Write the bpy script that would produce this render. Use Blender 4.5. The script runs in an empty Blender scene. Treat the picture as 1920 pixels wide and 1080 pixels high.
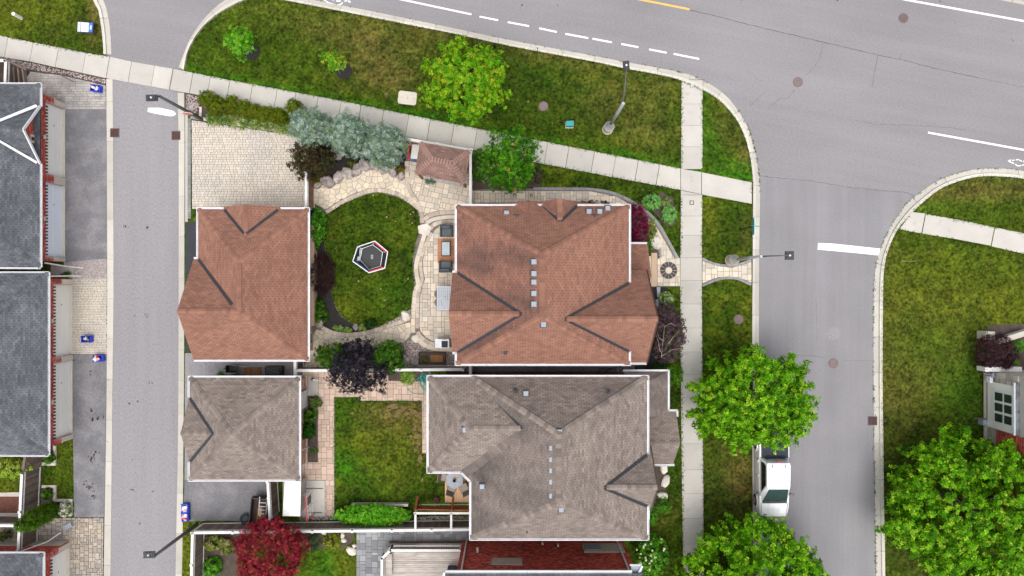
import bpy, math, random
import numpy as np
from mathutils import Vector, Matrix, noise

# ------------------------------------------------------------------ camera, light, exposure
CAMH = 45.7            # drone height above the road, metres
FPX = 1280.0           # focal length in pixels of the 1920 px wide photograph
SC = bpy.context.scene
COL = SC.collection
cam_data = bpy.data.cameras.new("camera")
cam_data.sensor_width = 36.0
cam_data.lens = 36.0 * FPX / 1920.0
cam_data.clip_start = 0.5
cam_data.clip_end = 3000.0
cam = bpy.data.objects.new("camera", cam_data)
cam.location = (0, 0, CAMH)
cam.rotation_euler = (0, 0, 0)
COL.objects.link(cam)
SC.camera = cam

SUN_EL, SUN_AZ = 72.0, -90.0      # azimuth measured from +x towards +y, degrees
world = bpy.data.worlds.new("World")
SC.world = world
world.use_nodes = True
wn = world.node_tree
wn.nodes.clear()
sky = wn.nodes.new("ShaderNodeTexSky")
sky.sky_type = 'NISHITA'
sky.sun_disc = False
sky.sun_elevation = math.radians(SUN_EL)
sky.sun_rotation = math.radians(90.0 - SUN_AZ)
sky.air_density = 1.0
sky.dust_density = 4.0
sky.ozone_density = 1.0
hsv = wn.nodes.new("ShaderNodeHueSaturation")
hsv.inputs['Saturation'].default_value = 0.28
bg = wn.nodes.new("ShaderNodeBackground")
bg.inputs['Strength'].default_value = 0.15
wo = wn.nodes.new("ShaderNodeOutputWorld")
wn.links.new(sky.outputs[0], hsv.inputs['Color'])
wn.links.new(hsv.outputs[0], bg.inputs[0])
wn.links.new(bg.outputs[0], wo.inputs[0])
sl = bpy.data.lights.new("sun", 'SUN')
sl.energy = 0.7
sl.angle = math.radians(60)
sl.color = (1.0, 0.965, 0.92)
sun = bpy.data.objects.new("sun", sl)
_d = Vector((math.cos(math.radians(SUN_EL)) * math.cos(math.radians(SUN_AZ)), math.cos(math.radians(SUN_EL)) * math.sin(math.radians(SUN_AZ)), math.sin(math.radians(SUN_EL))))
sun.rotation_euler = _d.to_track_quat('Z', 'Y').to_euler()
sun.location = (0, 0, 60)
COL.objects.link(sun)
SC.view_settings.view_transform = 'Standard'
SC.view_settings.look = 'None'
SC.view_settings.exposure = 0.72
SC.view_settings.gamma = 1.0
SC.view_settings.use_curve_mapping = False
SC.cycles.max_bounces = 6
SC.cycles.diffuse_bounces = 3
SC.cycles.transparent_max_bounces = 6

# ------------------------------------------------------------------ helpers
random.seed(11)
RNG = np.random.default_rng(5)
def P(px, py, z=0.0):
    s = (CAMH - z) / FPX
    return Vector(((px - 960.0) * s, (540.0 - py) * s, z))
def PL(pts, z=0.0):
    return [P(x, y, z) for x, y in pts]
def XY(pts, z=0.0):
    return [tuple(P(x, y, z)[:2]) for x, y in pts]

ORG = {}
_mesh_cache = {}
def _reg(o, parent, worldpos):
    ORG[o] = worldpos
    if parent is not None:
        o.parent = parent
    return o
def thing(name, label, cat, loc=(0, 0, 0), rz=0.0, group=None):
    o = bpy.data.objects.new(name, None)
    o.empty_display_size = 0.3
    o.location = loc
    o.rotation_euler = (0, 0, rz)
    COL.objects.link(o)
    o['label'] = label
    o['category'] = cat
    if group: o['group'] = group
    ORG[o] = Vector(loc)
    return o
def tag(o, label, cat, group=None):
    o['label'] = label; o['category'] = cat
    if group: o['group'] = group
    return o
def kind(o, k):
    o['kind'] = k
    return o

class MB:
    """collects polygons; build() links them as one mesh object"""
    def __init__(s):
        s.v = []; s.f = []; s.t = []; s.cur = 0.5; s.sm = False
    def add(s, vs, fs, t=None):
        n = len(s.v)
        s.v.extend([tuple(x) for x in vs])
        for f in fs:
            s.f.append(tuple(i + n for i in f))
            s.t.append(s.cur if t is None else t)
        return s
    def box(s, c, d, rz=0.0, t=None, tilt=None):
        x, y, z = d[0] / 2, d[1] / 2, d[2] / 2
        vs = [Vector((a * x, b * y, e * z)) for e in (-1, 1) for a, b in ((-1, -1), (1, -1), (1, 1), (-1, 1))]
        m = Matrix.Rotation(rz, 3, 'Z')
        if tilt: m = m @ tilt
        c = Vector(c)
        return s.add([m @ q + c for q in vs], [(3, 2, 1, 0), (4, 5, 6, 7), (0, 1, 5, 4), (1, 2, 6, 5), (2, 3, 7, 6), (3, 0, 4, 7)], t)
    def beam(s, a, b, w, h, t=None, up=None):
        a = Vector(a); b = Vector(b); d = (b - a)
        L = d.length
        if L < 1e-6: return s
        d.normalize()
        upv = Vector(up) if up is not None else (Vector((0, 0, 1)) if abs(d.z) < 0.95 else Vector((0, 1, 0)))
        sd = d.cross(upv).normalized(); u2 = sd.cross(d).normalized()
        vs = []
        for q in (a, b):
            for i, j in ((-1, -1), (1, -1), (1, 1), (-1, 1)):
                vs.append(q + sd * (i * w / 2) + u2 * (j * h / 2))
        return s.add(vs, [(3, 2, 1, 0), (4, 5, 6, 7), (0, 1, 5, 4), (1, 2, 6, 5), (2, 3, 7, 6), (3, 0, 4, 7)], t)
    def tube(s, pts, rs, n=8, t=None, cap=True):
        pts = [Vector(p) for p in pts]
        if not hasattr(rs, '__len__'): rs = [rs] * len(pts)
        base = len(s.v); ref = None
        for i, p in enumerate(pts):
            d = (pts[min(i + 1, len(pts) - 1)] - pts[max(i - 1, 0)])
            if d.length < 1e-9: d = Vector((0, 0, 1))
            d.normalize()
            if ref is None or abs(ref.dot(d)) > 0.97: ref = Vector((0, 0, 1)) if abs(d.z) < 0.9 else Vector((1, 0, 0))
            a = d.cross(ref).normalized(); b = d.cross(a).normalized()
            for k in range(n):
                an = 2 * math.pi * k / n
                s.v.append(tuple(p + (a * math.cos(an) + b * math.sin(an)) * rs[i]))
        tt = s.cur if t is None else t
        for i in range(len(pts) - 1):
            for k in range(n):
                s.f.append((base + i * n + k, base + i * n + (k + 1) % n, base + (i + 1) * n + (k + 1) % n, base + (i + 1) * n + k)); s.t.append(tt)
        if cap:
            s.f.append(tuple(base + k for k in range(n))[::-1]); s.t.append(tt)
            m = base + (len(pts) - 1) * n
            s.f.append(tuple(m + k for k in range(n))); s.t.append(tt)
        return s
    def lathe(s, c, prof, n=16, t=None):
        """prof: (r, z) from bottom to top about vertical axis at c"""
        base = len(s.v); c = Vector(c); tt = s.cur if t is None else t
        for r, z in prof:
            for k in range(n):
                a = 2 * math.pi * k / n
                s.v.append((c.x + r * math.cos(a), c.y + r * math.sin(a), c.z + z))
        for i in range(len(prof) - 1):
            for k in range(n):
                s.f.append((base + i * n + k, base + i * n + (k + 1) % n, base + (i + 1) * n + (k + 1) % n, base + (i + 1) * n + k)); s.t.append(tt)
        s.f.append(tuple(base + k for k in range(n))[::-1]); s.t.append(tt)
        m = base + (len(prof) - 1) * n
        s.f.append(tuple(m + k for k in range(n))); s.t.append(tt)
        return s
    def prism(s, poly, z0, z1, bev=0.0, t=None):
        """poly: list of (x, y); optional small bevel round the top"""
        poly = [(p[0], p[1]) for p in poly]
        if area(poly) < 0: poly = poly[::-1]
        n = len(poly)
        if n < 3: return s
        vs = [(x, y, z0) for x, y in poly]
        fs = [tuple(range(n))[::-1]]
        if bev > 0:
            ins = inset(poly, bev)
            vs += [(x, y, z1 - bev * 0.7) for x, y in poly] + [(x, y, z1) for x, y in ins]
            rings = 3
        else:
            vs += [(x, y, z1) for x, y in poly]; rings = 2
        for r in range(rings - 1):
            for k in range(n):
                fs.append((r * n + k, r * n + (k + 1) % n, (r + 1) * n + (k + 1) % n, (r + 1) * n + k))
        fs.append(tuple((rings - 1) * n + k for k in range(n)))
        return s.add(vs, fs, t)
    def poly(s, pts, t=None):
        return s.add(pts, [tuple(range(len(pts)))], t)
    def build(s, name, mat, parent=None, world=True, smooth=False, link=True):
        me = bpy.data.meshes.new(name)
        off = ORG[parent] if (parent is not None and world) else Vector((0, 0, 0))
        if parent is None and not world: off = Vector((0, 0, 0))
        v = np.array(s.v, dtype=np.float32)
        if len(v): v = v - np.array(off, dtype=np.float32)
        me.from_pydata(v.tolist(), [], s.f)
        if mat is not None: me.materials.append(mat)
        if len(s.f):
            at = me.attributes.new('tint', 'FLOAT', 'FACE')
            at.data.foreach_set('value', np.array(s.t, dtype=np.float32))
        if smooth:
            me.polygons.foreach_set('use_smooth', np.ones(len(me.polygons), dtype=bool))
        me.update()
        o = bpy.data.objects.new(name, me)
        if link: COL.objects.link(o)
        return _reg(o, parent, off)

def area(p):
    return 0.5 * sum(p[i][0] * p[(i + 1) % len(p)][1] - p[(i + 1) % len(p)][0] * p[i][1] for i in range(len(p)))
def inset(poly, d):
    """move vertices inwards (counter-clockwise polygon)"""
    n = len(poly); out = []
    for i in range(n):
        ax, ay = poly[i - 1]; bx, by = poly[i]; cx, cy = poly[(i + 1) % n]
        e1 = (bx - ax, by - ay); e2 = (cx - bx, cy - by)
        l1 = math.hypot(*e1) or 1e-9; l2 = math.hypot(*e2) or 1e-9
        n1 = (-e1[1] / l1, e1[0] / l1); n2 = (-e2[1] / l2, e2[0] / l2)
        mx, my = n1[0] + n2[0], n1[1] + n2[1]
        k = mx * n1[0] + my * n1[1]
        if k < 0.35: k = 0.35
        dd = min(d, 0.45 * min(l1, l2) + 1e-4)
        out.append((bx + mx / k * dd, by + my / k * dd))
    return out
def clip_half(poly, px, py, nx, ny):
    """keep the part where (p - (px,py)).n >= 0"""
    out = []; n = len(poly)
    for i in range(n):
        a = poly[i]; b = poly[(i + 1) % n]
        da = (a[0] - px) * nx + (a[1] - py) * ny; db = (b[0] - px) * nx + (b[1] - py) * ny
        if da >= 0: out.append(a)
        if (da >= 0) != (db >= 0):
            t = da / (da - db); out.append((a[0] + (b[0] - a[0]) * t, a[1] + (b[1] - a[1]) * t))
    return out
def clip_rect(poly, x0, y0, x1, y1):
    for q in ((x0, 0, 1, 0), (x1, 0, -1, 0)):
        poly = clip_half(poly, q[0], 0, q[2], 0)
        if len(poly) < 3: return []
    for q in ((y0, 1), (y1, -1)):
        poly = clip_half(poly, 0, q[0], 0, q[1])
        if len(poly) < 3: return []
    return dedupe(poly)
def clip_convex(subj, win):
    if area(win) < 0: win = win[::-1]
    for i in range(len(win)):
        a = win[i]; b = win[(i + 1) % len(win)]
        subj = clip_half(subj, a[0], a[1], -(b[1] - a[1]), b[0] - a[0])
        if len(subj) < 3: return []
    return dedupe(subj)
def dedupe(p, e=1e-4):
    out = []
    for q in p:
        if not out or abs(q[0] - out[-1][0]) + abs(q[1] - out[-1][1]) > e: out.append(q)
    if len(out) > 1 and abs(out[0][0] - out[-1][0]) + abs(out[0][1] - out[-1][1]) < e: out.pop()
    return out if len(out) > 2 else []
def inside(p, poly):
    x, y = p; c = False; n = len(poly); j = n - 1
    for i in range(n):
        xi, yi = poly[i][0], poly[i][1]; xj, yj = poly[j][0], poly[j][1]
        if (yi > y) != (yj > y) and x < (xj - xi) * (y - yi) / (yj - yi) + xi: c = not c
        j = i
    return c
def smooth_line(pts, k=4):
    """Catmull-Rom through 2D points"""
    out = []
    n = len(pts)
    for i in range(n - 1):
        p0 = pts[max(i - 1, 0)]; p1 = pts[i]; p2 = pts[i + 1]; p3 = pts[min(i + 2, n - 1)]
        for j in range(k):
            t = j / k
            out.append(tuple(0.5 * ((2 * p1[a]) + (-p0[a] + p2[a]) * t + (2 * p0[a] - 5 * p1[a] + 4 * p2[a] - p3[a]) * t * t + (-p0[a] + 3 * p1[a] - 3 * p2[a] + p3[a]) * t ** 3) for a in (0, 1)))
    out.append(tuple(pts[-1]))
    return out
def resample(pts, n):
    L = [0]
    for a, b in zip(pts, pts[1:]): L.append(L[-1] + math.dist(a, b))
    out = []
    for i in range(n + 1):
        d = L[-1] * i / n; k = 0
        while k < len(L) - 2 and L[k + 1] < d: k += 1
        t = (d - L[k]) / ((L[k + 1] - L[k]) or 1)
        out.append(tuple(pts[k][a] + (pts[k + 1][a] - pts[k][a]) * t for a in range(len(pts[0]))))
    return out

# ------------------------------------------------------------------ materials
def mat(name, col, rough=0.85, var=0.12, scale=3.0, fine=0.10, fscale=40.0, bump=0.0, tint=0.0, orand=0.0, metal=0.0,
        col2=None, mixscale=1.0, mixlo=0.45, mixhi=0.6, tintcol=None, stretch=None, spec=None, coat=0.0, trans=0.0,
        fcol=None, flo=0.6, fhi=0.7, ffs=12.0, rot=0.0, streak=0.0, sdir=(1, .05, 1), sscale=.9):
    m = bpy.data.materials.new(name); m.use_nodes = True
    nt = m.node_tree; N = nt.nodes; Lk = nt.links
    b = N['Principled BSDF']
    b.inputs['Roughness'].default_value = rough
    b.inputs['Metallic'].default_value = metal
    if spec is not None: b.inputs['Specular IOR Level'].default_value = spec
    if coat: b.inputs['Coat Weight'].default_value = coat
    tc = N.new('ShaderNodeNewGeometry')
    src = tc.outputs['Position']
    if stretch:
        mp = N.new('ShaderNodeMapping'); mp.inputs['Scale'].default_value = stretch
        Lk.new(src, mp.inputs[0]); src = mp.outputs[0]
    def nz(sc, det=3):
        n = N.new('ShaderNodeTexNoise'); n.inputs['Scale'].default_value = sc; n.inputs['Detail'].default_value = det
        Lk.new(src, n.inputs['Vector']); return n.outputs['Fac']
    def ma(op, a, bb, c=None):
        x = N.new('ShaderNodeMath'); x.operation = op
        for i, q in enumerate((a, bb, c)):
            if q is None: continue
            if isinstance(q, (int, float)): x.inputs[i].default_value = q
            else: Lk.new(q, x.inputs[i])
        return x.outputs[0]
    cur = None
    base = N.new('ShaderNodeRGB'); base.outputs[0].default_value = (*col, 1); cur = base.outputs[0]
    def mix(fac, a, c2):
        x = N.new('ShaderNodeMix'); x.data_type = 'RGBA'
        if isinstance(fac, (int, float)): x.inputs[0].default_value = fac
        else: Lk.new(fac, x.inputs[0])
        Lk.new(a, x.inputs[6])
        if isinstance(c2, tuple): x.inputs[7].default_value = (*c2, 1)
        else: Lk.new(c2, x.inputs[7])
        return x.outputs[2]
    def ramp(v, lo, hi):
        r = N.new('ShaderNodeMapRange'); r.inputs[1].default_value = lo; r.inputs[2].default_value = hi; Lk.new(v, r.inputs[0]); return r.outputs[0]
    if col2 is not None: cur = mix(ramp(nz(mixscale, 5), mixlo, mixhi), cur, col2)
    if tintcol is not None:
        at = N.new('ShaderNodeAttribute'); at.attribute_name = 'tint'; cur = mix(at.outputs['Fac'], cur, tintcol)
    if fcol is not None: cur = mix(ramp(nz(ffs, 2), flo, fhi), cur, fcol)
    fac = ma('MULTIPLY_ADD', nz(scale), 3.6 * var, 1 - 1.8 * var)
    if fine: fac = ma('MULTIPLY', fac, ma('MULTIPLY_ADD', nz(fscale, 2), 3.6 * fine, 1 - 1.8 * fine))
    if tint:
        at = N.new('ShaderNodeAttribute'); at.attribute_name = 'tint'
        fac = ma('MULTIPLY', fac, ma('MULTIPLY_ADD', at.outputs['Fac'], 2 * tint, 1 - tint))
    if orand:
        oi = N.new('ShaderNodeObjectInfo'); fac = ma('MULTIPLY', fac, ma('MULTIPLY_ADD', oi.outputs['Random'], 2 * orand, 1 - orand))
    vm = N.new('ShaderNodeVectorMath'); vm.operation = 'SCALE'; Lk.new(cur, vm.inputs[0]); Lk.new(fac, vm.inputs['Scale'])
    Lk.new(vm.outputs[0], b.inputs['Base Color'])
    if streak:
        mp2 = N.new('ShaderNodeMapping'); mp2.vector_type = 'TEXTURE'; mp2.inputs['Rotation'].default_value = (0, 0, rot); mp2.inputs['Scale'].default_value = tuple(1 / q for q in sdir)
        Lk.new(tc.outputs['Position'], mp2.inputs[0]); ns = N.new('ShaderNodeTexNoise'); ns.inputs['Scale'].default_value = sscale; ns.inputs['Detail'].default_value = 4; ns.inputs['Roughness'].default_value = .65
        Lk.new(mp2.outputs[0], ns.inputs['Vector']); sf = ma('MULTIPLY_ADD', ns.outputs['Fac'], 2 * streak, 1 - streak); vs2 = N.new('ShaderNodeVectorMath'); vs2.operation = 'SCALE'
        Lk.new(vm.outputs[0], vs2.inputs[0]); Lk.new(sf, vs2.inputs['Scale']); Lk.new(vs2.outputs[0], b.inputs['Base Color'])
    if bump:
        bp = N.new('ShaderNodeBump'); bp.inputs['Strength'].default_value = bump; bp.inputs['Distance'].default_value = 0.02
        Lk.new(nz(fscale * 0.7, 4), bp.inputs['Height']); Lk.new(bp.outputs[0], b.inputs['Normal'])
    if trans:
        tr = N.new('ShaderNodeBsdfTranslucent'); Lk.new(vm.outputs[0], tr.inputs[0])
        mx = N.new('ShaderNodeMixShader'); mx.inputs[0].default_value = trans
        Lk.new(b.outputs[0], mx.inputs[1]); Lk.new(tr.outputs[0], mx.inputs[2])
        Lk.new(mx.outputs[0], N['Material Output'].inputs[0])
    return m
def vcol_mat(name, rough=0.95, var=0.38, scale=1.6, fine=0.80, fscale=5.5, bump=0.5):
    """material whose colour comes from a point colour attribute, broken up by noise"""
    m = mat(name, (1, 1, 1), rough, var, scale, fine, fscale, bump)
    nt = m.node_tree
    at = nt.nodes.new('ShaderNodeAttribute'); at.attribute_name = 'Col'
    vm = [n for n in nt.nodes if n.type == 'VECT_MATH'][0]
    nt.links.new(at.outputs['Color'], vm.inputs[0])
    return m
def grass_mat():
    m = vcol_mat('grass'); m.node_tree.nodes['Principled BSDF'].inputs['Specular IOR Level'].default_value = .08; nt = m.node_tree; N = nt.nodes
    vm = [n for n in N if n.type == 'VECT_MATH'][0]; at = [n for n in N if n.type == 'ATTRIBUTE' and n.attribute_name == 'Col'][0]
    geo = [n for n in N if n.type == 'NEW_GEOMETRY'][0]
    cur = at.outputs['Color']
    for sc, lo, hi, col, amt in ((2.6, .57, .74, (.11, .085, .02), .34), (4.2, .56, .70, (.045, .11, .004), .45), (9.0, .60, .70, (.12, .13, .02), .38), (.55, .52, .74, (.075, .075, .01), .3), (3.3, .55, .70, (.012, .03, .002), .55)):
        nz = N.new('ShaderNodeTexNoise'); nz.inputs['Scale'].default_value = sc; nz.inputs['Detail'].default_value = 4
        mp = N.new('ShaderNodeMapping'); mp.inputs['Location'].default_value = (sc * 7, sc * 3, 0); nt.links.new(geo.outputs['Position'], mp.inputs[0]); nt.links.new(mp.outputs[0], nz.inputs['Vector'])
        r = N.new('ShaderNodeMapRange'); r.inputs[1].default_value = lo; r.inputs[2].default_value = hi; r.inputs[4].default_value = amt; nt.links.new(nz.outputs['Fac'], r.inputs[0])
        x = N.new('ShaderNodeMix'); x.data_type = 'RGBA'; nt.links.new(r.outputs[0], x.inputs[0]); nt.links.new(cur, x.inputs[6]); x.inputs[7].default_value = (*col, 1); cur = x.outputs[2]
    nt.links.new(cur, vm.inputs[0])
    return m
M = {}
M['asphalt'] = mat('old asphalt', (.218, .207, .214), .9, .07, .35, .13, 13, .4, streak=.17, rot=math.radians(-11), sdir=(.05, 1, 1), sscale=.8, col2=(.238, .226, .230), mixscale=.2, mixlo=.3, mixhi=.75, stretch=(.45, 1, 1), fcol=(.13, .125, .13), flo=.70, fhi=.78, ffs=16)
M['asphalt_lane'] = mat('lane asphalt', (.262, .250, .257), .9, .05, .5, .20, 13, .4, streak=.16, sscale=1.4, col2=(.240, .229, .238), mixscale=.5, mixlo=.3, mixhi=.7, stretch=(1, .5, 1), fcol=(.13, .12, .12), flo=.68, fhi=.76, ffs=14)
M['asphalt_street'] = mat('side street asphalt', (.220, .211, .220), .9, .07, .4, .14, 13, .4, streak=.22, sdir=(1, .03, 1), sscale=.9, fcol=(.13, .125, .13), flo=.72, fhi=.8, ffs=14)
M['asphalt_patch'] = mat('lighter worn asphalt', (.245, .234, .234), .9, .08, .8, .22, 9, .4)
M['asphalt_dark'] = mat('driveway asphalt', (.155, .152, .162), .9, .14, .6, .26, 13, .4, col2=(.205, .195, .202), mixscale=.8, fcol=(.07, .06, .055), flo=.74, fhi=.80, ffs=2.2)
M['asphalt_black'] = mat('sealed asphalt', (.035, .037, .042), .85, .1, 1, .2, 50, .3)
M['concrete'] = mat('concrete', (.455, .43, .388), .9, .07, .9, .08, 18, .2, orand=.10, fcol=(.36, .34, .31), flo=.62, fhi=.80, ffs=2.2)
M['kerb'] = mat('kerb concrete', (.475, .445, .39), .9, .08, 1.2, .08, 30, .2, orand=.10, tint=.14, fcol=(.36, .33, .30), flo=.64, fhi=.8, ffs=2.5)
M['joint'] = mat('joint sand', (.17, .15, .125), .95, .2, 4, .2, 40)
M['mulch'] = mat('dark mulch', (.022, .019, .018), .95, .3, 6, .5, 30, .8)
M['mulch_red'] = mat('red mulch', (.13, .05, .035), .95, .3, 6, .5, 30, .8)
M['soil'] = mat('garden soil', (.075, .055, .045), .95, .3, 3, .4, 25, .8)
M['paint_white'] = mat('road paint white', (.80, .80, .80), .7, .04, 2, .08, 14, fcol=(.45, .44, .44), flo=.66, fhi=.76, ffs=9)
M['paint_yellow'] = mat('road paint yellow', (.75, .42, .10), .7, .08, 2, .1, 30)
M['crack'] = mat('crack', (.075, .07, .072), .95, .2, 4, .2, 30)
M['iron'] = mat('rusty iron', (.14, .10, .098), .8, .15, 6, .2, 40, .3)
M['iron_dark'] = mat('grate iron', (.10, .035, .03), .75, .2, 6, .2, 40, .3)
M['grass'] = grass_mat()
M['roof_brown'] = mat('brown shingle', (.246, .118, .080), .95, .06, .5, .16, 25, .3, tint=.20, col2=(.222, .106, .072), mixscale=.55, stretch=None)
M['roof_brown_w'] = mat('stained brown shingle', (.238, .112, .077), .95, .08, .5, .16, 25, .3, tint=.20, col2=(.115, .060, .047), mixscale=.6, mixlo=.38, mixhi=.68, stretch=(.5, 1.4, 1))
M['roof_brown_dk'] = mat('brown roof deck', (.075, .04, .032), .95, .1, 2, .1, 30)
M['roof_tan'] = mat('taupe shingle', (.212, .172, .147), .95, .05, .5, .14, 25, .3, tint=.28, col2=(.188, .153, .131), mixscale=.6)
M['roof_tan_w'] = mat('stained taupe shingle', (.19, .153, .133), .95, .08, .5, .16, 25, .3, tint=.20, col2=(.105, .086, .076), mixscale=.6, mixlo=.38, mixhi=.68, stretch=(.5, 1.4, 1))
M['roof_tan_dk'] = mat('taupe roof deck', (.075, .06, .052), .95, .1, 2, .1, 30)
M['roof_grey'] = mat('grey shingle', (.088, .094, .105), .95, .08, .5, .16, 25, .3, tint=.30, col2=(.118, .126, .138), mixscale=.7)
M['roof_grey_dk'] = mat('grey roof deck', (.035, .038, .045), .95, .1, 2, .1, 30)
M['roof_gaz'] = mat('gazebo shingle', (.225, .135, .105), .95, .12, .8, .18, 25, .3, tint=.26, col2=(.20, .118, .10), mixscale=1.2)
M['valley'] = mat('dark metal valley', (.028, .03, .036), .45, .15, 2, .1, 20, spec=.5)
M['white'] = mat('white metal trim', (.72, .72, .74), .5, .07, 1.5, .06, 9, fcol=(.40, .38, .36), flo=.64, fhi=.8, ffs=5)
M['offwhite'] = mat('cream painted panel', (.77, .755, .71), .55, .03, .8, .02, 20)
M['doorwhite'] = mat('cool white panel', (.72, .76, .84), .5, .03, .8, .02, 20)
M['brick'] = mat('red brick', (.45, .050, .042), .9, .12, 1.2, .2, 18, .3, tint=.4, tintcol=(.50, .10, .06), col2=(.30, .035, .05), mixscale=.7)
M['mortar'] = mat('mortar', (.38, .30, .29), .95, .1, 2, .1, 30)
M['brick_brown'] = mat('brown brick', (.19, .075, .055), .9, .15, 2, .2, 20, .3, tint=.35)
M['brick_tan'] = mat('tan brick', (.46, .27, .20), .9, .15, 2, .15, 20, .3, tint=.35)
M['siding_tan'] = mat('tan stone', (.50, .36, .25), .9, .1, 2, .1, 20, .2, tint=.2)
M['stone'] = mat('pale cast stone', (.52, .47, .40), .85, .1, 3, .1, 25, .2, tint=.15, orand=.1)
M['stone_grey'] = mat('grey wall stone', (.42, .385, .34), .9, .15, 4, .15, 25, .4, tint=.25)
M['vent'] = mat('roof vent grey', (.26, .29, .33), .5, .05, 3, .05, 20)
M['vent_dark'] = mat('dark vent', (.03, .03, .034), .6, .1, 3, .1, 20)
M['paver_cream'] = mat('cream paver', (.60, .51, .40), .9, .08, .9, .10, 22, .25, tint=.12, orand=.11, col2=(.54, .475, .395), mixscale=.8)
M['paver_pink'] = mat('pink tan paver', (.54, .40, .31), .9, .08, .8, .10, 22, .25, tint=.10, orand=.09, col2=(.49, .37, .295), mixscale=.8)
M['paver_band'] = mat('beige band paver', (.48, .40, .325), .9, .08, .9, .10, 22, .25, tint=.14, orand=.16)
M['paver_grey'] = mat('grey paver', (.235, .24, .25), .9, .1, .8, .12, 22, .25, tint=.15, orand=.26)
M['paver_greyed'] = mat('grey edging paver', (.24, .235, .24), .9, .1, .8, .12, 22, .25, tint=.15, orand=.08)
M['paver_drive'] = mat('grey beige paver', (.43, .395, .365), .9, .08, .8, .10, 22, .25, tint=.16, col2=(.34, .315, .30), mixscale=.6)
M['paver_drive2'] = mat('sandy paver', (.55, .485, .41), .9, .06, .8, .08, 22, .25, tint=.10, col2=(.50, .45, .39), mixscale=.5)
M['paver_drive3'] = mat('warm beige paver', (.41, .345, .275), .9, .08, .8, .10, 22, .25, tint=.2, col2=(.34, .30, .26), mixscale=.6)
M['bare'] = mat('bare dry turf', (.17, .115, .05), .95, .2, 3, .3, 9, .6)
M['flag'] = mat('flagstone', (.63, .535, .405), .85, .10, 1.2, .08, 18, .25, orand=.12, col2=(.54, .47, .38), mixscale=1.4)
M['boulder'] = mat('boulder', (.36, .31, .285), .95, .25, 2.5, .25, 10, .9, orand=.2, col2=(.22, .19, .18), mixscale=3)
M['boulder_w'] = mat('pale boulder', (.62, .57, .50), .95, .15, 2.5, .15, 10, .6, orand=.1)
M['pebble'] = mat('river pebble', (.36, .27, .255), .8, .1, 3, .1, 30, 0, tint=.0, tintcol=(.66, .58, .56))
M['gravel'] = mat('fine gravel', (.34, .31, .30), .95, .15, 2, .5, 16, .8)
M['wood_dark'] = mat('weathered dark wood', (.16, .12, .10), .85, .2, 3, .2, 20, .3, orand=.3, tint=.1)
M['wood_brown'] = mat('brown wood', (.23, .12, .055), .8, .15, 3, .2, 20, .3, orand=.2)
M['wood_red'] = mat('stained red wood', (.26, .058, .018), .7, .15, 3, .15, 20, .2, orand=.15)
M['wood_cedar'] = mat('new cedar', (.58, .35, .20), .75, .10, 2, .15, 14, .2, orand=.14, stretch=(1, .15, 1))
M['wood_grey'] = mat('bleached grey wood', (.42, .38, .34), .85, .15, 2, .3, 12, .3, orand=.12, stretch=(.12, 1, 1))
M['wood_white'] = mat('weathered white paint', (.66, .64, .62), .7, .08, 2, .1, 14)
M['metal'] = mat('galvanised metal', (.40, .40, .41), .45, .08, 3, .05, 20, metal=.3)
M['pole_dark'] = mat('dark grey pole', (.085, .085, .085), .55, .1, 2, .05, 20)
M['black'] = mat('black plastic', (.012, .013, .015), .5, .1, 3, .1, 20)
M['lamp_head'] = mat('lamp housing', (.022, .025, .03), .45, .1, 3, .05, 20)
M['charcoal'] = mat('charcoal wicker', (.045, .052, .058), .75, .12, 4, .2, 40)
M['charcoal_l'] = mat('charcoal cushion', (.10, .118, .13), .85, .12, 4, .1, 40)
M['glass_grey'] = mat('grey glass top', (.34, .41, .45), .25, .15, 3, .05, 20, spec=.6)
M['blue'] = mat('blue plastic', (.005, .04, .52), .45, .1, 3, .05, 20)
M['red'] = mat('red plastic', (.62, .01, .03), .45, .08, 3, .05, 20)
M['teal'] = mat('teal metal', (.02, .27, .28), .5, .1, 3, .05, 20)
M['teal_hose'] = mat('teal hose', (.04, .36, .29), .5, .1, 3, .05, 20)
M['sign_blue'] = mat('sign blue', (.04, .16, .46), .5, .03, 3, .02, 20)
M['navy'] = mat('navy', (.012, .02, .13), .6, .1, 3, .05, 20)
M['paper'] = mat('crumpled paper', (.70, .68, .68), .8, .1, 10, .1, 30, tintcol=(.55, .12, .10))
M['carpaint'] = mat('white car paint', (.88, .88, .89), .3, .01, 1, .0, 20, coat=.5)
M['carglass'] = mat('tinted glass', (.012, .05, .045), .06, .1, 3, .0, 20, spec=.8)
M['carglass_dk'] = mat('dark glass', (.008, .008, .01), .1, .1, 3, .0, 20, spec=.8)
M['grille'] = mat('grey plastic', (.10, .10, .105), .5, .1, 3, .05, 20)
M['rubber'] = mat('rubber', (.03, .034, .036), .8, .1, 5, .1, 20)
M['tonneau'] = mat('bed cover vinyl', (.04, .047, .06), .8, .08, 2, .05, 20, spec=.2)
M['slat'] = mat('pale grey slat', (.50, .55, .60), .6, .05, 3, .05, 20)
M['rug'] = mat('terracotta tile', (.42, .19, .09), .85, .08, 2, .1, 20, orand=.16)
M['taupe'] = mat('taupe mesh fabric', (.30, .25, .20), .85, .06, 4, .1, 50)
M['taupe_d'] = mat('dark taupe fabric', (.15, .125, .11), .85, .06, 4, .1, 50)
M['rust'] = mat('rusty copper', (.20, .09, .03), .9, .3, 4, .3, 12)
M['window'] = mat('window glass', (.02, .035, .028), .08, .2, 2, .0, 10, spec=.8)
M['darkmetalroof'] = mat('dark metal roof', (.115, .135, .15), .6, .25, 1.4, .1, 12, col2=(.05, .055, .06), mixscale=2.5)

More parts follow.
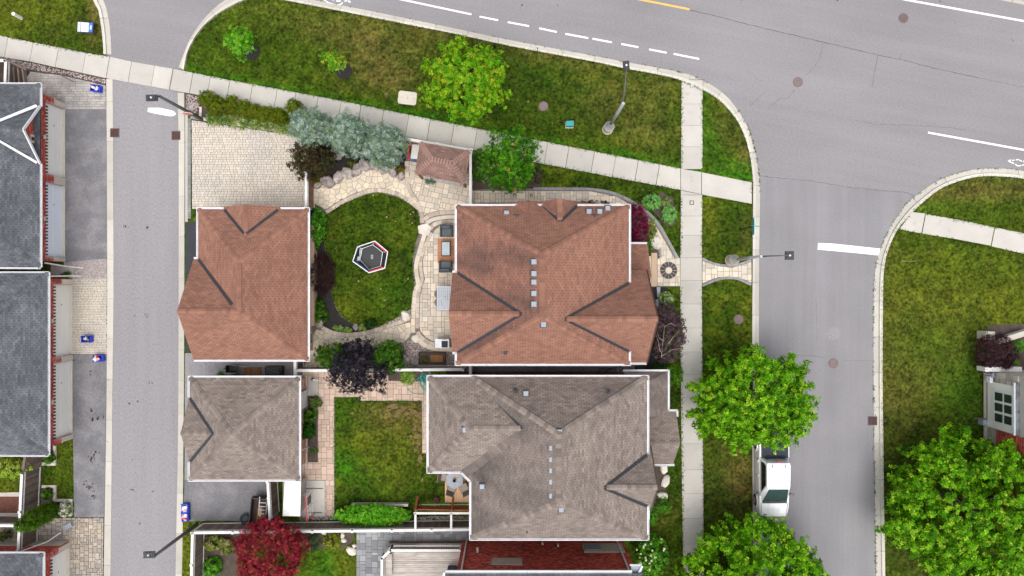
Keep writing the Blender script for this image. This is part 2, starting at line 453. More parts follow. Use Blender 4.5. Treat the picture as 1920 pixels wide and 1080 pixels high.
# ------------------------------------------------------------------ ground, roads, lawns
G_DARK = np.array((.020, .043, .003)); G_MID = np.array((.045, .078, .004)); G_OL = np.array((.095, .110, .008)); G_DRY = np.array((.115, .086, .024)); G_LUSH = np.array((.026, .125, .004))
# (px, py, rx, ry, angle, colour, strength) in photograph pixels on the ground
BLOBS = [
 (640,60,170,30,12,'dry',.45),(560,95,60,35,20,'dark',.5),(700,120,60,35,0,'dry',.65),(520,100,90,25,12,'mid',.8),(740,150,50,20,10,'dry',.5),(800,60,120,16,11,'dry',.4),(930,130,110,60,10,'dark',.6),
 (1020,215,60,50,0,'dark',.5),(1160,180,60,40,0,'dry',.35),(1200,240,80,30,20,'dry',.35),(1240,150,30,60,0,'dry',.3),(470,40,80,25,-10,'mid',.6),(390,110,30,40,30,'mid',.8),(1060,110,100,14,11,'dry',.4),
 (60,20,80,40,0,'ol',.8),(130,60,60,25,10,'dark',.5),(180,30,12,60,0,'dry',.8),(90,90,110,12,12,'mid',.7),
 (1330,260,14,90,-10,'lush',.5),(1365,230,30,40,0,'dry',.3),(1395,290,12,30,0,'dry',.5),(1370,310,60,14,12,'lush',.5),
 (1180,345,120,16,13,'dark',.5),(1245,420,20,60,0,'dark',.6),(1335,410,14,50,0,'ol',.7),(1375,430,30,50,0,'dark',.5),(1400,440,10,40,0,'dry',.4),
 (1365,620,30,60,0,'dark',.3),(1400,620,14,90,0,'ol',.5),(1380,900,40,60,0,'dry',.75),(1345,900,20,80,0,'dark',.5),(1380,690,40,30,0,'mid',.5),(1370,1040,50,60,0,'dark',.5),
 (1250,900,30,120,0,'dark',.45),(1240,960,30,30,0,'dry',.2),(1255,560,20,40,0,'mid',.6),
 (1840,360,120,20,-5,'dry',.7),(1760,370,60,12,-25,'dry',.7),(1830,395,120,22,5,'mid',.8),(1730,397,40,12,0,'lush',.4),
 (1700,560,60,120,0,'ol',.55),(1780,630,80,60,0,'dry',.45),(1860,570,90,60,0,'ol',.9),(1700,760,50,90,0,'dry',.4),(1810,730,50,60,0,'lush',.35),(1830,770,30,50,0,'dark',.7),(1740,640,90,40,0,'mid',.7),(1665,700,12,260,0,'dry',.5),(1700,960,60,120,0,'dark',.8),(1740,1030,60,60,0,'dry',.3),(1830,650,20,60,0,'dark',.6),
 (700,400,70,40,0,'dark',.3),(640,500,50,60,0,'dark',.35),(700,560,60,40,0,'mid',.35),(650,580,30,25,0,'ol',.4),(745,560,30,40,0,'lush',.25),(730,420,40,40,0,'mid',.4),
 (640,780,30,40,0,'lush',.35),(700,780,60,30,0,'mid',.4),(740,800,60,30,0,'dry',.45),(735,775,40,14,0,'dry',.9),(785,810,10,40,0,'dry',.9),(645,870,22,25,0,'lush',.75),(690,880,40,40,0,'lush',.4),(740,870,50,40,0,'ol',.6),(700,830,50,25,0,'ol',.6),(780,900,30,60,0,'dark',.4),(660,930,40,20,0,'dark',.4),(790,760,20,16,0,'dry',.7),
 (605,1065,30,40,20,'lush',.6),(650,1050,20,50,0,'ol',.6),(560,1060,40,60,0,'mid',.5),(430,1060,20,60,0,'ol',.8),(350,1020,14,80,0,'ol',.9),
 (110,880,30,60,0,'mid',.7),(100,920,30,20,0,'ol',.4),(20,915,40,20,0,'ol',.6)]
_GC = dict(dark=G_DARK, mid=G_MID, ol=G_OL, dry=G_DRY, lush=G_LUSH)
SW_TOP = [(-300,10),(0,66),(45,76),(107,88),(160,99),(205,106),(250,116),(332,130),(430,150),(480,159),(640,189),(767,215),(925,247),(1045,270),(1197,300),(1276,316),(1315,322),(1411,342)]
SW_BOT = [(-300,45),(0,106),(55,115),(197,146),(240,154),(342,172),(480,199),(640,230),(767,257),(925,289),(1017,307),(1107,324),(1276,356),(1315,364),(1411,382)]
def interp(line, x):
    for (x0, y0), (x1, y1) in zip(line, line[1:]):
        if x <= x1: return y0 + (y1 - y0) * (x - x0) / (x1 - x0)
    return line[-1][1]
def grass_col(px, py, rnd=0.0):
    n1 = noise.noise(Vector((px / 60, py / 60, 3.1))); n2 = noise.noise(Vector((px / 22, py / 22, 9.7)))
    t = min(max(.44 + .6 * n1 + .8 * n2 + rnd, 0), 1)
    c = G_DARK + (G_MID - G_DARK) * min(t * 1.6, 1)
    if t > .62: c = c + (G_OL - c) * (t - .62) * 1.8
    for bx, by, rx, ry, an, k, s in BLOBS:
        dx, dy = px - bx, py - by
        if abs(dx) > 2.2 * max(rx, ry) or abs(dy) > 2.2 * max(rx, ry): continue
        a = math.radians(an); u = (dx * math.cos(a) + dy * math.sin(a)) / rx; v = (-dx * math.sin(a) + dy * math.cos(a)) / ry
        w = s * math.exp(-(u * u + v * v) * .75) * (1.05 + .9 * n2 + .5 * n1)
        w = max(0, min(1, w)); c = c + (_GC[k] - c) * w
    # well watered strip along the north side of the diagonal sidewalk
    if 350 < px < 1408:
        d = interp(SW_TOP, px) - py
        if 0 <= d < 14 or (px > 1320 and 0 <= d < 22):
            w = min(1, 1.5 * (1 - d / (22 if px > 1320 else 14))) * 1.0 * (.6 + .6 * noise.noise(Vector((px / 35, 5.5, 1)))); c = c + (G_LUSH - c) * max(0, min(1, w))
    return c

def set_cols(o, cols):
    at = o.data.attributes.new('Col', 'FLOAT_COLOR', 'POINT')
    a = np.ones((len(cols), 4), dtype=np.float32); a[:, :3] = np.array(cols)
    at.data.foreach_set('color', a.ravel())
def lawn_sheet(name, poly_px, z, cell=.3, skirt=.2):
    """lawn top split in cells carrying the grass colour per vertex, with an earth skirt down to the road"""
    w = XY(poly_px, z)
    if area(w) < 0: w = w[::-1]
    x0 = min(p[0] for p in w); x1 = max(p[0] for p in w); y0 = min(p[1] for p in w); y1 = max(p[1] for p in w)
    vid = {}; vs = []; fs = []
    def vx(p):
        k = (round(p[0], 3), round(p[1], 3))
        if k not in vid: vid[k] = len(vs); vs.append((p[0], p[1], z))
        return vid[k]
    ny = max(1, int((y1 - y0) / cell)); 
    for j in range(ny):
        a, b = y0 + (y1 - y0) * j / ny, y0 + (y1 - y0) * (j + 1) / ny
        strip = clip_half(clip_half(w, 0, a, 0, 1), 0, b, 0, -1)
        if len(strip) < 3: continue
        sx0 = min(p[0] for p in strip); sx1 = max(p[0] for p in strip)
        i0 = int((sx0 - x0) / cell); i1 = int((sx1 - x0) / cell) + 1
        for i in range(i0, i1):
            c = clip_half(clip_half(strip, x0 + i * cell, 0, 1, 0), x0 + (i + 1) * cell, 0, -1, 0)
            c = dedupe(c)
            if c and abs(area(c)) > 1e-4: 
                f = []
                for p in c:
                    k = vx(p)
                    if k not in f: f.append(k)
                if len(f) > 2: fs.append(tuple(f))
    m = MB(); m.v = vs; m.f = fs; m.t = [.5] * len(fs)
    n = len(w)
    m.add([(x, y, z) for x, y in w] + [(x, y, z - skirt) for x, y in w], [(k, n + k, n + (k + 1) % n, (k + 1) % n) for k in range(n)])
    o = m.build(name, M['grass'])
    s = FPX / (CAMH - z)
    set_cols(o, [grass_col(v[0] * s + 960, 540 - v[1] * s) for v in m.v])
    return kind(o, 'structure')

kind(MB().add([(-900, -900, -.09), (900, -900, -.09), (900, 900, -.09), (-900, 900, -.09)], [(0, 1, 2, 3)]).build('ground', mat('far ground', (.075, .09, .02), .95, .3, .05, .3, 1.5, .4)), 'structure')
kind(MB().prism(XY([(-700, -700), (2600, -700), (2600, 1700), (-700, 1700)]), -.08, 0).build('road', M['asphalt']), 'structure')
kind(MB().prism(XY([(200, 150), (345, 168), (338, 1500), (190, 1500)]), -.03, .004).build('lane', M['asphalt_lane']), 'structure')

kind(MB().prism(XY([(1412, 329), (1440, 331), (1520, 339), (1600, 352), (1700, 361), (1717, 366), (1740, 380), (1660, 600), (1660, 1500), (1412, 1500)]), -.03, .0042).build('side_street', M['asphalt_street']), 'structure')
KIN = [(346,132),(352,100),(367,70),(385,47),(412,25),(445,7),(467,-1),(500,-3),(537,2),(640,22),(760,46),(865,67),(960,88),(1110,116),(1165,128),(1220,138),(1262,147),(1292,157),(1317,169),(1340,183),(1360,200),(1380,225),(1392,248),(1400,272),(1406,297),(1410,330),(1411,360)]
KOUT = [(334,130),(345,100),(357,72),(375,45),(397,20),(422,0),(450,-14),(490,-19),(540,-9),(640,10),(765,35),(865,56),(960,76),(1110,104),(1165,115),(1222,125),(1268,134),(1301,143),(1335,160),(1362,180),(1382,205),(1400,234),(1410,262),(1417,292),(1422,322),(1425,360)]
KIN2 = KIN + [(1410,500),(1409,700),(1410,900),(1412,1080),(1414,1500)]
KOUT2 = KOUT + [(1423,500),(1423,700),(1424,900),(1426,1080),(1428,1500)]
RIN = [(2300,420),(2050,362),(1920,336),(1865,331),(1830,332),(1790,342),(1757,357),(1732,377),(1710,397),(1680,432),(1665,465),(1657,495),(1654,540),(1653,700),(1654,810),(1656,960),(1658,1080),(1662,1500)]
ROUT = [(2300,402),(2050,345),(1920,321),(1897,317),(1850,316),(1810,321),(1765,336),(1732,356),(1695,387),(1669,427),(1655,457),(1645,485),(1640,520),(1638,560),(1638,700),(1639,810),(1641,960),(1643,1080),(1647,1500)]
LIN = [(150,-160),(165,-50),(176,0),(185,15),(191,45),(195,80),(196,103)]
LOUT = [(163,-160),(180,-50),(194,0),(200,17),(206,50),(208,80),(209,106)]
def kerb(name, inn, out, n, zc=.13, zp=.012, frac=.42, flat=False):
    bi = resample(smooth_line(inn, 5), n * 4); bo = []
    so = resample(smooth_line(out, 5), 600)
    for p in bi: bo.append(min(so, key=lambda q: (q[0] - p[0]) ** 2 + (q[1] - p[1]) ** 2))
    I = XY(bi); O = XY(bo)
    base = MB()
    for k in range(n * 4):
        base.prism([I[k], I[k + 1], O[k + 1], O[k]], -.07, min(zp, .012) - .01)
    root = kind(base.build(name, M['joint']), 'structure')
    L = lambda a, b, t: (a[0] + (b[0] - a[0]) * t, a[1] + (b[1] - a[1]) * t)
    for s in range(n):
        m = MB(); ks = list(range(s * 4, s * 4 + 5))
        for j in range(4):
            a, b = ks[j], ks[j + 1]
            ga = .02 if j == 0 else 0; gb = .02 if j == 3 else 0
            i0 = L(I[a], I[b], ga); i1 = L(I[b], I[a], gb); o0 = L(O[a], O[b], ga); o1 = L(O[b], O[a], gb)
            if flat:
                m.prism([i0, i1, o1, o0], -.05, zp)
            else:
                m0 = L(i0, o0, frac); m1 = L(i1, o1, frac); q0 = L(i0, o0, frac * .86); q1 = L(i1, o1, frac * .86)
                z0, z1 = -.05, zp
                v = [(*i0, z0), (*i1, z0), (*i0, zc), (*i1, zc), (*q0, zc), (*q1, zc), (*m0, zp + .025), (*m1, zp + .025), (*o0, zp), (*o1, zp), (*o0, z0), (*o1, z0)]
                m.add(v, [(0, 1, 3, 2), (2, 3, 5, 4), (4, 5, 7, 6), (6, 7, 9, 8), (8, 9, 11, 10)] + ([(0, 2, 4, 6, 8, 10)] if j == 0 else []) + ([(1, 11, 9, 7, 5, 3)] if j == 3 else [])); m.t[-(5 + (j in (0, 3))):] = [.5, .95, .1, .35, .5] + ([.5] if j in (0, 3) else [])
        m.build('kerb_segment', M['kerb'], root)
    return root
kerb('kerb', KIN2, KOUT2, 40)
kerb('kerb', RIN, ROUT, 26)
kerb('kerb', LIN, LOUT, 4)
kerb('kerb', [(1500,-75),(1892,-2),(1920,4),(2300,75)], [(1500,-60),(1880,10),(1908,16),(2300,90)], 10) if False else kerb('kerb', [(1400,-105),(1900,-6),(2000,12),(2300,66)], [(1400,-93),(1895,4),(2000,25),(2300,79)], 9)
def band_slabs(name, left, right, ys, z, matl, nm='slab', gap=.012, bed=None):
    """slabs between a left and a right polyline given as (y, x) knots, cut at ys"""
    root = None
    fl = lambda y: interp([(a, b) for a, b in left], y); fr = lambda y: interp([(a, b) for a, b in right], y)
    base = MB()
    for a, b in zip(ys, ys[1:]):
        base.prism(XY([(fl(a), a), (fr(a), a), (fr(b), b), (fl(b), b)]), -.05, z - .025)
    root = kind(base.build(name, M['joint']), 'structure')
    for a, b in zip(ys, ys[1:]):
        g = gap * 28 / 2
        MB().prism(XY([(fl(a), a + g), (fr(a), a + g), (fr(b), b - g), (fl(b), b - g)], z), z - .08, z, .008).build(nm, matl, root)
    return root
band_slabs('kerb', [(146, 199), (270, 200), (540, 201), (810, 199), (1080, 194), (1500, 188)], [(146, 211), (270, 212), (540, 213), (810, 210), (1080, 207), (1500, 201)], [148,190,246,265,340,411,486,560,635,711,788,865,911,985,1060,1135,1210,1300,1400], .03, M['kerb'], 'kerb_slab')
band_slabs('kerb', [(172, 333), (270, 335), (540, 335), (810, 334), (1080, 329), (1500, 322)], [(172, 345), (270, 347), (540, 347), (810, 346), (1080, 341), (1500, 334)], [174,244,268,368,443,522,655,714,775,853,925,1000,1075,1150,1225,1300,1400], .03, M['kerb'], 'kerb_slab')
# lawns (raised blocks)
lawn_sheet('lawn', KIN2 + [(338, 1500), (345, 700), (346, 300)], .10)
lawn_sheet('lawn', RIN + [(2300, 1500)], .10, 1.0)
lawn_sheet('lawn', [(-500, -160)] + LIN + [(205, 106), (0, 66), (-500, -30)], .10, .6)
lawn_sheet('lawn', [(-500, 30), (0, 100), (200, 142), (200, 600), (194, 1080), (188, 1500), (-500, 1500)], .02, .8)
lawn_sheet('lawn', [(-500, -500), (-500, -400), (1400, -106), (1900, -7), (2000, 11), (2400, 84), (2400, -500)], .10, 2.5)

# sidewalks, slab by slab
def diag_slabs():
    xt = [-60,-30,15,62,110,161,205,247,290,325,362,395,431,474,520,555,597,640,677,720,767,807,852,895,936,984,1027,1067,1115,1155,1197,1237,1276]
    base = MB()
    root_pts = []
    for i in range(len(xt) - 1):
        base.prism(XY([(xt[i], interp(SW_TOP, xt[i]) + .5), (xt[i + 1], interp(SW_TOP, xt[i + 1]) + .5), (xt[i + 1] - 7, interp(SW_BOT, xt[i + 1] - 7) - .5), (xt[i] - 7, interp(SW_BOT, xt[i] - 7) - .5)]), -.05, .02 if 190 < xt[i] < 320 else .09)
    root = kind(base.build('sidewalk', M['joint']), 'structure')
    for i in range(len(xt) - 1):
        z = .035 if 190 < xt[i] < 320 else .12
        s = 7 if xt[i] < 1230 else 7; e = 7 if xt[i + 1] < 1270 else 0
        dark = i % 3 == 0; g = .55 if dark else .3
        a = [(xt[i] + g, interp(SW_TOP, xt[i])), (xt[i + 1] - g, interp(SW_TOP, xt[i + 1])), (xt[i + 1] - e - g, interp(SW_BOT, xt[i + 1] - e)), (xt[i] - s + g, interp(SW_BOT, xt[i] - s))]
        MB().prism(XY(a, z), z - .1, z, .01).build('slab', M['concrete'], root)
    for a in ([(1276.6,316.5),(1315,322.5),(1315,364),(1276.6,356)], [(1316,323),(1409.5,342),(1409.5,382),(1316,364.5)]):
        MB().prism(XY(a, .12), .02, .12, .01).build('slab', M['concrete'], root)
diag_slabs()
kind(MB().prism(XY([(1276.6,357),(1316,364.8),(1316,366),(1276.6,366)], .118), .02, .118).build('slab_edge', M['concrete']), 'structure')
band_slabs('sidewalk', [(150, 1278), (270, 1277.3), (540, 1275.5), (810, 1277.5), (1080, 1281), (1500, 1286)], [(150, 1317.5), (270, 1317.3), (540, 1316), (810, 1318), (1080, 1320), (1500, 1325)], [150,195,235,275,317], .118, M['concrete'])
band_slabs('sidewalk', [(150, 1278), (270, 1277.3), (540, 1275.5), (810, 1277.5), (1080, 1281), (1500, 1286)], [(150, 1317.5), (270, 1317.3), (540, 1316), (810, 1318), (1080, 1320), (1500, 1325)], [365,405,441,483,526,570,615,660,702,745,787,832,881,926,972,1020,1068,1116,1170,1220,1300], .118, M['concrete'])
def px_slabs(name, polys, z, matl, nm='slab', th=.1):
    base = MB()
    for p in polys: base.prism(XY(p, z), z - th - .02, z - .03)
    root = kind(base.build(name, M['joint']), 'structure')
    for p in polys: MB().prism(inset(ccw(XY(p, z)), .012), z - th, z, .01).build(nm, matl, root)
    return root
def ccw(p): return p if area(p) > 0 else p[::-1]
px_slabs('sidewalk', [[(1710,397),(1735,400),(1728,438),(1686,430)],[(1736,401),(1800,412),(1865,426),(1858,461),(1795,449),(1729,438)],[(1866,426),(1935,440),(1928,478),(1859,462)],[(1936,440),(2060,466),(2052,504),(1929,478)],[(2061,466),(2250,505),(2240,545),(2053,505)]], .12, M['concrete'])

# paint
paint = MB()
def strip(mb, a, b, w, z=.006):
    a = P(*a); b = P(*b); d = (b - a).normalized(); n = Vector((-d.y, d.x, 0)) * w / 2
    mb.poly([(q.x, q.y, z) for q in (a - n, b - n, b + n, a + n)])
def mark(name, label, segs, w, mt='paint_white', z=.006):
    m = MB()
    for a, b in segs: strip(m, a, b, w, z)
    return kind(m.build(name, M[mt]), 'structure')
mark('painted_line', '', [((560,-42),(884,27))], .12)
mark('painted_line', '', [((1690,-2),(1925,40.5))], .13); mark('painted_line', '', [((1925,40.5),(2300,108))], .13)
mark('painted_line', '', [((1740,248.5),(1925,282)),((1925,282),(2300,352))], .13)
mark('painted_line', '', [((900,-60),(1293,17.5))], .13, 'paint_yellow')
for a, b in [((899,31),(934,38)),((952,41.5),(992,49)),((1011,53),(1044,60)),((1060,63.5),(1103,71.5)),((1111,72.5),(1147,79.5)),((1165,82.5),(1197,88.5)),((1217,92.5),(1250,99)),((1263,101),(1311,110.5))]:
    mark('lane_dash', '', [(a, b)], .12)
kind(MB().poly([tuple(P(x, y, .006)) for x, y in [(1534,455.5),(1560,456.5),(1650,466),(1648.5,479),(1600,474),(1533,468)]]).build('stop_bar', M['paint_white']), 'structure')
kind(MB().poly([tuple(P(x, y, .009)) for x, y in [(277.5,202),(300,202),(322,207),(328,210),(330,214),(326,217.5),(318,218),(290,213),(276.5,209.5)]]).build('stop_bar', M['paint_white']), 'structure')
def bike(pts_list):
    m = MB()
    for pts in pts_list:
        for a, b in zip(pts, pts[1:]): strip(m, a, b, .07)
    return kind(m.build('bicycle_marking', M['paint_white']), 'structure')
bike([[(606,-3),(609,1),(616,5),(626,8),(636,9),(641,7),(642,4)],[(625,-3),(625,1)],[(630,2),(644,2),(655,1)],[(634,-4),(640,2),(648,3)],[(651,-3),(652,2),(656,5),(657,2)],[(643,-6),(652,-4)]])
bike([[(1890,301.5),(1896,300)],[(1898,301),(1902,300.3)],[(1904.5,300),(1910,299)],[(1911,300),(1916,302.5)],[(1890,302),(1901,306.5)],[(1903,308),(1908,311),(1915,310.5)],[(1917,310),(1924,306)],[(1918,303),(1926,300)]])
def cracks():
    m = MB()
    def path(pts, w, j=1.2, k=6):
        pts = resample(pts, max(3, int(sum(math.dist(a, b) for a, b in zip(pts, pts[1:])) / k)))
        pts = [(x + random.uniform(-j, j) * .5, y + random.uniform(-j, j) * .5) for x, y in pts]
        for a, b in zip(pts, pts[1:]): strip(m, a, b, w * random.uniform(.6, 1.3), .0045)
    path([(1294,19),(1330,27),(1380,40),(1440,55),(1540,78),(1646,103),(1690,112),(1740,125),(1836,146)], .032)
    path([(1836,146),(1920,163)], .015); path([(1646,103),(1642,120),(1635,165)], .022); path([(1543,80),(1538,108),(1525,128),(1510,143)], .018)
    path([(1490,168),(1476,186),(1462,184),(1442,202)], .018, 2); path([(1689,111),(1690,100)], .014)
    path([(1432,331),(1520,339),(1600,352),(1700,361),(1717,366)], .022, 1.6); path([(1440,331),(1424,330)], .02)
    path([(1605,225),(1640,233),(1740,236),(1810,243)], .014, 2); path([(1480,665),(1520,667),(1546,671)], .016, 1.5); path([(1583,676),(1640,676)], .012, 1.5)
    path([(1400,130),(1420,150),(1430,152)], .01); path([(1432,175),(1405,200)], .01); path([(1530,560),(1532,640)], .012)
    return kind(m.build('road_crack', M['crack']), 'structure')
cracks()
def worn(px, py, rx, ry, n=26, z=.0045):
    c = P(px, py); m = MB(); s = random.uniform(0, 9)
    m.poly([(c.x + rx / 28 * (1 + .35 * noise.noise(Vector((math.cos(k * 6.283 / n) * 1.5 + s, math.sin(k * 6.283 / n) * 1.5, s)))) * math.cos(k * 6.283 / n), c.y + ry / 28 * (1 + .35 * noise.noise(Vector((math.cos(k * 6.283 / n) * 1.5, math.sin(k * 6.283 / n) * 1.5 + s, 2)))) * math.sin(k * 6.283 / n), z) for k in range(n)])
    return kind(m.build('asphalt_patch', M['asphalt_patch']), 'structure')
worn(1562.5, 625, 13, 12, z=.0075)
# darker stains and droppings on lane and drives, flat marks
def blots(spots, mt, z):
    m = MB()
    for px, py, r, n in spots:
        for _ in range(n):
            a = random.uniform(0, 6.28); d = r * abs(random.gauss(0, .5)); q = P(px + math.cos(a) * d, py + math.sin(a) * d * 1.1)
            rr = random.uniform(.015, .055) if n > 1 else r / 28
            ph = random.uniform(0, 6.28)
            m.poly([(q.x + rr * random.uniform(.6, 1.2) * math.cos(ph + k * 1.047), q.y + rr * random.uniform(.6, 1.2) * math.sin(ph + k * 1.047), z) for k in range(6)])
    return kind(m.build('stain_spots', M[mt]), 'stuff')
M['spot'] = mat('dark spot', (.05, .042, .038), .9, .2, 5, .2, 30)
blots([(172,770,4,14),(174,786,5,16),(184,785,8,14),(195,782,4,6),(173,860,10,26),(178,850,9,12),(168,912,10,34),(176,930,8,10),(170,697,6,6)], 'spot', .066)
blots([(253,592,2,4),(274,592,7,6),(235,425,2,5),(241,426,2,3),(277,427,4,7),(258,752,2,4),(282,718,6,5),(242,757,2,5),(249,918,4,8),(288,921,5,4),(248,861,2,2),(262,982,3,3)], 'spot', .009)
blots([(1390,0,6,3),(1571,1,2,3),(1764,3,4,5),(1899,76,2,3),(1046,10,2,2),(980,11,2,2),(1537,693,1,1),(1636,842,2,3)], 'spot', .009)

# ------------------------------------------------------------------ paving
def grid_pieces(region, g, ang, sizes, rect=(1, 1)):
    """modular tiling of a region by 1x1, 2x1, 1x2, 2x2 stones; returns clipped polygons"""
    ca, sa = math.cos(ang), math.sin(ang)
    R = [(x * ca + y * sa, -x * sa + y * ca) for x, y in region]
    gx, gy = g * rect[0], g * rect[1]
    x0 = min(p[0] for p in R) - gx; y0 = min(p[1] for p in R) - gy
    nx = int((max(p[0] for p in R) - x0) / gx) + 2; ny = int((max(p[1] for p in R) - y0) / gy) + 2
    used = set(); out = []
    for j in range(ny):
        for i in range(nx):
            if (i, j) in used: continue
            opts = [s for s in sizes for _ in range(s[2])]
            random.shuffle(opts)
            for w, h, _ in opts + [(1, 1, 1)]:
                if all((i + a, j + b) not in used for a in range(w) for b in range(h)):
                    break
            for a in range(w):
                for b in range(h): used.add((i + a, j + b))
            gp = .011
            c = clip_rect(R, x0 + i * gx + gp, y0 + j * gy + gp, x0 + (i + w) * gx - gp, y0 + (j + h) * gy - gp)
            if c and abs(area(c)) > .004: out.append([(x * ca - y * sa, x * sa + y * ca) for x, y in c])
    return out
def bond_pieces(region, L, W, ang, gp=.008):
    ca, sa = math.cos(ang), math.sin(ang)
    R = [(x * ca + y * sa, -x * sa + y * ca) for x, y in region]
    x0 = min(p[0] for p in R) - L; y0 = min(p[1] for p in R); x1 = max(p[0] for p in R); y1 = max(p[1] for p in R)
    out = []; j = 0
    while y0 + j * W < y1:
        st = clip_half(clip_half(R, 0, y0 + j * W + gp, 0, 1), 0, y0 + (j + 1) * W - gp, 0, -1)
        x = x0 + random.uniform(0, L)
        while x < x1 and len(st) > 2:
            l = L * random.choice((.7, 1, 1, 1.3))
            c = dedupe(clip_half(clip_half(st, x + gp, 0, 1, 0), x + l - gp, 0, -1, 0))
            if c and abs(area(c)) > .003: out.append([(a * ca - b * sa, a * sa + b * ca) for a, b in c])
            x += l
        j += 1
    return out
def voro_pieces(region, d, gap=.02):
    x0 = min(p[0] for p in region) - d; y0 = min(p[1] for p in region) - d; x1 = max(p[0] for p in region) + d; y1 = max(p[1] for p in region) + d
    pts = {}
    nx = int((x1 - x0) / d) + 1; ny = int((y1 - y0) / d) + 1
    for i in range(nx):
        for j in range(ny): pts[i, j] = (x0 + (i + .5 + random.uniform(-.42, .42)) * d, y0 + (j + .5 + random.uniform(-.42, .42)) * d)
    out = []
    for (i, j), p in pts.items():
        c = [(p[0] - 2 * d, p[1] - 2 * d), (p[0] + 2 * d, p[1] - 2 * d), (p[0] + 2 * d, p[1] + 2 * d), (p[0] - 2 * d, p[1] + 2 * d)]
        for a in range(-2, 3):
            for b in range(-2, 3):
                q = pts.get((i + a, j + b))
                if q is None or q == p: continue
                dx, dy = p[0] - q[0], p[1] - q[1]; l = math.hypot(dx, dy)
                c = clip_half(c, (p[0] + q[0]) / 2 + dx / l * gap / 2, (p[1] + q[1]) / 2 + dy / l * gap / 2, dx / l, dy / l)
                if len(c) < 3: break
            if len(c) < 3: break
        if len(c) < 3: continue
        c = clip_convex(region, c)
        if c and abs(area(c)) > .008: out.append(c)
    return out
def lay(root, pieces, z, matl, name, th=.07, cap=300, stuff=False, bev=.008, jit=.004):
    pieces = sorted(pieces, key=lambda p: -abs(area(p)))
    keep = [] if stuff else pieces[:cap]; rest = pieces if stuff else pieces[cap:]
    for p in keep:
        zz = z + random.uniform(-jit, jit); m = MB(); m.cur = random.random()
        m.prism(p, z - th, zz, bev).build(name, matl, root)
    if rest:
        m = MB()
        for p in rest: m.prism(p, z - .03, z + random.uniform(-jit, jit), bev * .8 if stuff else bev, random.random())
        kind(m.build(name + ('s' if not name.endswith('s') else ''), matl, root), 'stuff')
def bed(name, px, z, mt, th=.1, k='structure'):
    return kind(MB().prism(XY(px, z), z - th, z).build(name, M[mt]), k)
def course(root, line_px, w, L, z, matl, name='edging_stone', th=.07):
    """stones laid side by side along a curve"""
    pts = XY(smooth_line(line_px, 6), z); tot = sum(math.dist(a, b) for a, b in zip(pts, pts[1:])); n = max(1, round(tot / L))
    fr = resample(pts, n * 4)
    for s in range(n):
        seg = fr[s * 4:s * 4 + 5]; left = []; right = []
        for k, p in enumerate(seg):
            a = seg[max(k - 1, 0)]; b = seg[min(k + 1, 4)]; d = math.hypot(b[0] - a[0], b[1] - a[1]) or 1; nx, ny = -(b[1] - a[1]) / d, (b[0] - a[0]) / d
            left.append((p[0] + nx * w / 2, p[1] + ny * w / 2)); right.append((p[0] - nx * w / 2, p[1] - ny * w / 2))
        poly = inset(ccw(left + right[::-1]), .007)
        MB().prism(poly, z - th, z + random.uniform(-.003, .003), .007, random.random()).build(name, matl, root)
def rock(px, py, r, zb=.1, h=.35, mt='boulder', el=1.2, name='boulder', label=None, lx=0):
    """an irregular stone as its own thing"""
    c = P(px, py, zb); rr = r / 28.0
    import itertools
    m = MB(); n = 12; seed = random.uniform(0, 99); ph = random.uniform(0, 3.14)
    prof = [(.82, -.05), (1.0, .3), (.93, .7), (.72, .96), (.34, 1.06)]
    for ir, (q, zz) in enumerate(prof):
        for k in range(n):
            a = 2 * math.pi * k / n
            rad = rr * q * (1 + .30 * noise.noise(Vector((math.cos(a) * 1.4 + seed, math.sin(a) * 1.4, zz * .8))) + .10 * noise.noise(Vector((a * 3, seed, zz * 3))))
            x = rad * math.cos(a) * el; y = rad * math.sin(a) / el
            m.v.append((c.x + x * math.cos(ph) - y * math.sin(ph), c.y + x * math.sin(ph) + y * math.cos(ph), zb + zz * h * (1 + .2 * noise.noise(Vector((x * 3, y * 3, seed))))))
    for i in range(len(prof) - 1):
        for k in range(n):
            m.f.append((i * n + k, i * n + (k + 1) % n, (i + 1) * n + (k + 1) % n, (i + 1) * n + k)); m.t.append(.5)
    m.f.append(tuple((len(prof) - 1) * n + k for k in range(n))); m.t.append(.5)
    o = m.build(name, M[mt])
    if label: tag(o, label, 'boulder')
    return o
def pebbles(region_px, z, dens, r0=.025, r1=.055, name='pebbles', mt='pebble', parent=None):
    R = XY(region_px, z); x0 = min(p[0] for p in R); x1 = max(p[0] for p in R); y0 = min(p[1] for p in R); y1 = max(p[1] for p in R)
    m = MB(); n = int((x1 - x0) * (y1 - y0) * dens)
    for _ in range(n):
        p = (random.uniform(x0, x1), random.uniform(y0, y1))
        if not inside(p, R): continue
        r = random.uniform(r0, r1); a = random.uniform(0, 3.14); e = random.uniform(.6, 1); h = r * random.uniform(.5, .9)
        ca, sa = math.cos(a) * r, math.sin(a) * r; zz = z + random.uniform(0, .02)
        v = [(p[0] + ca, p[1] + sa, zz), (p[0] - sa * e, p[1] + ca * e, zz), (p[0] - ca, p[1] - sa, zz), (p[0] + sa * e, p[1] - ca * e, zz), (p[0] + ca * .3, p[1] + sa * .3, zz + h), (p[0] - ca * .3, p[1] - sa * .3, zz + h)]
        m.add(v, [(0, 1, 4), (1, 5, 4), (1, 2, 5), (2, 3, 5), (3, 4, 5), (3, 0, 4)], random.random() ** 1.5)
    return kind(m.build(name, M[mt], parent), 'stuff')

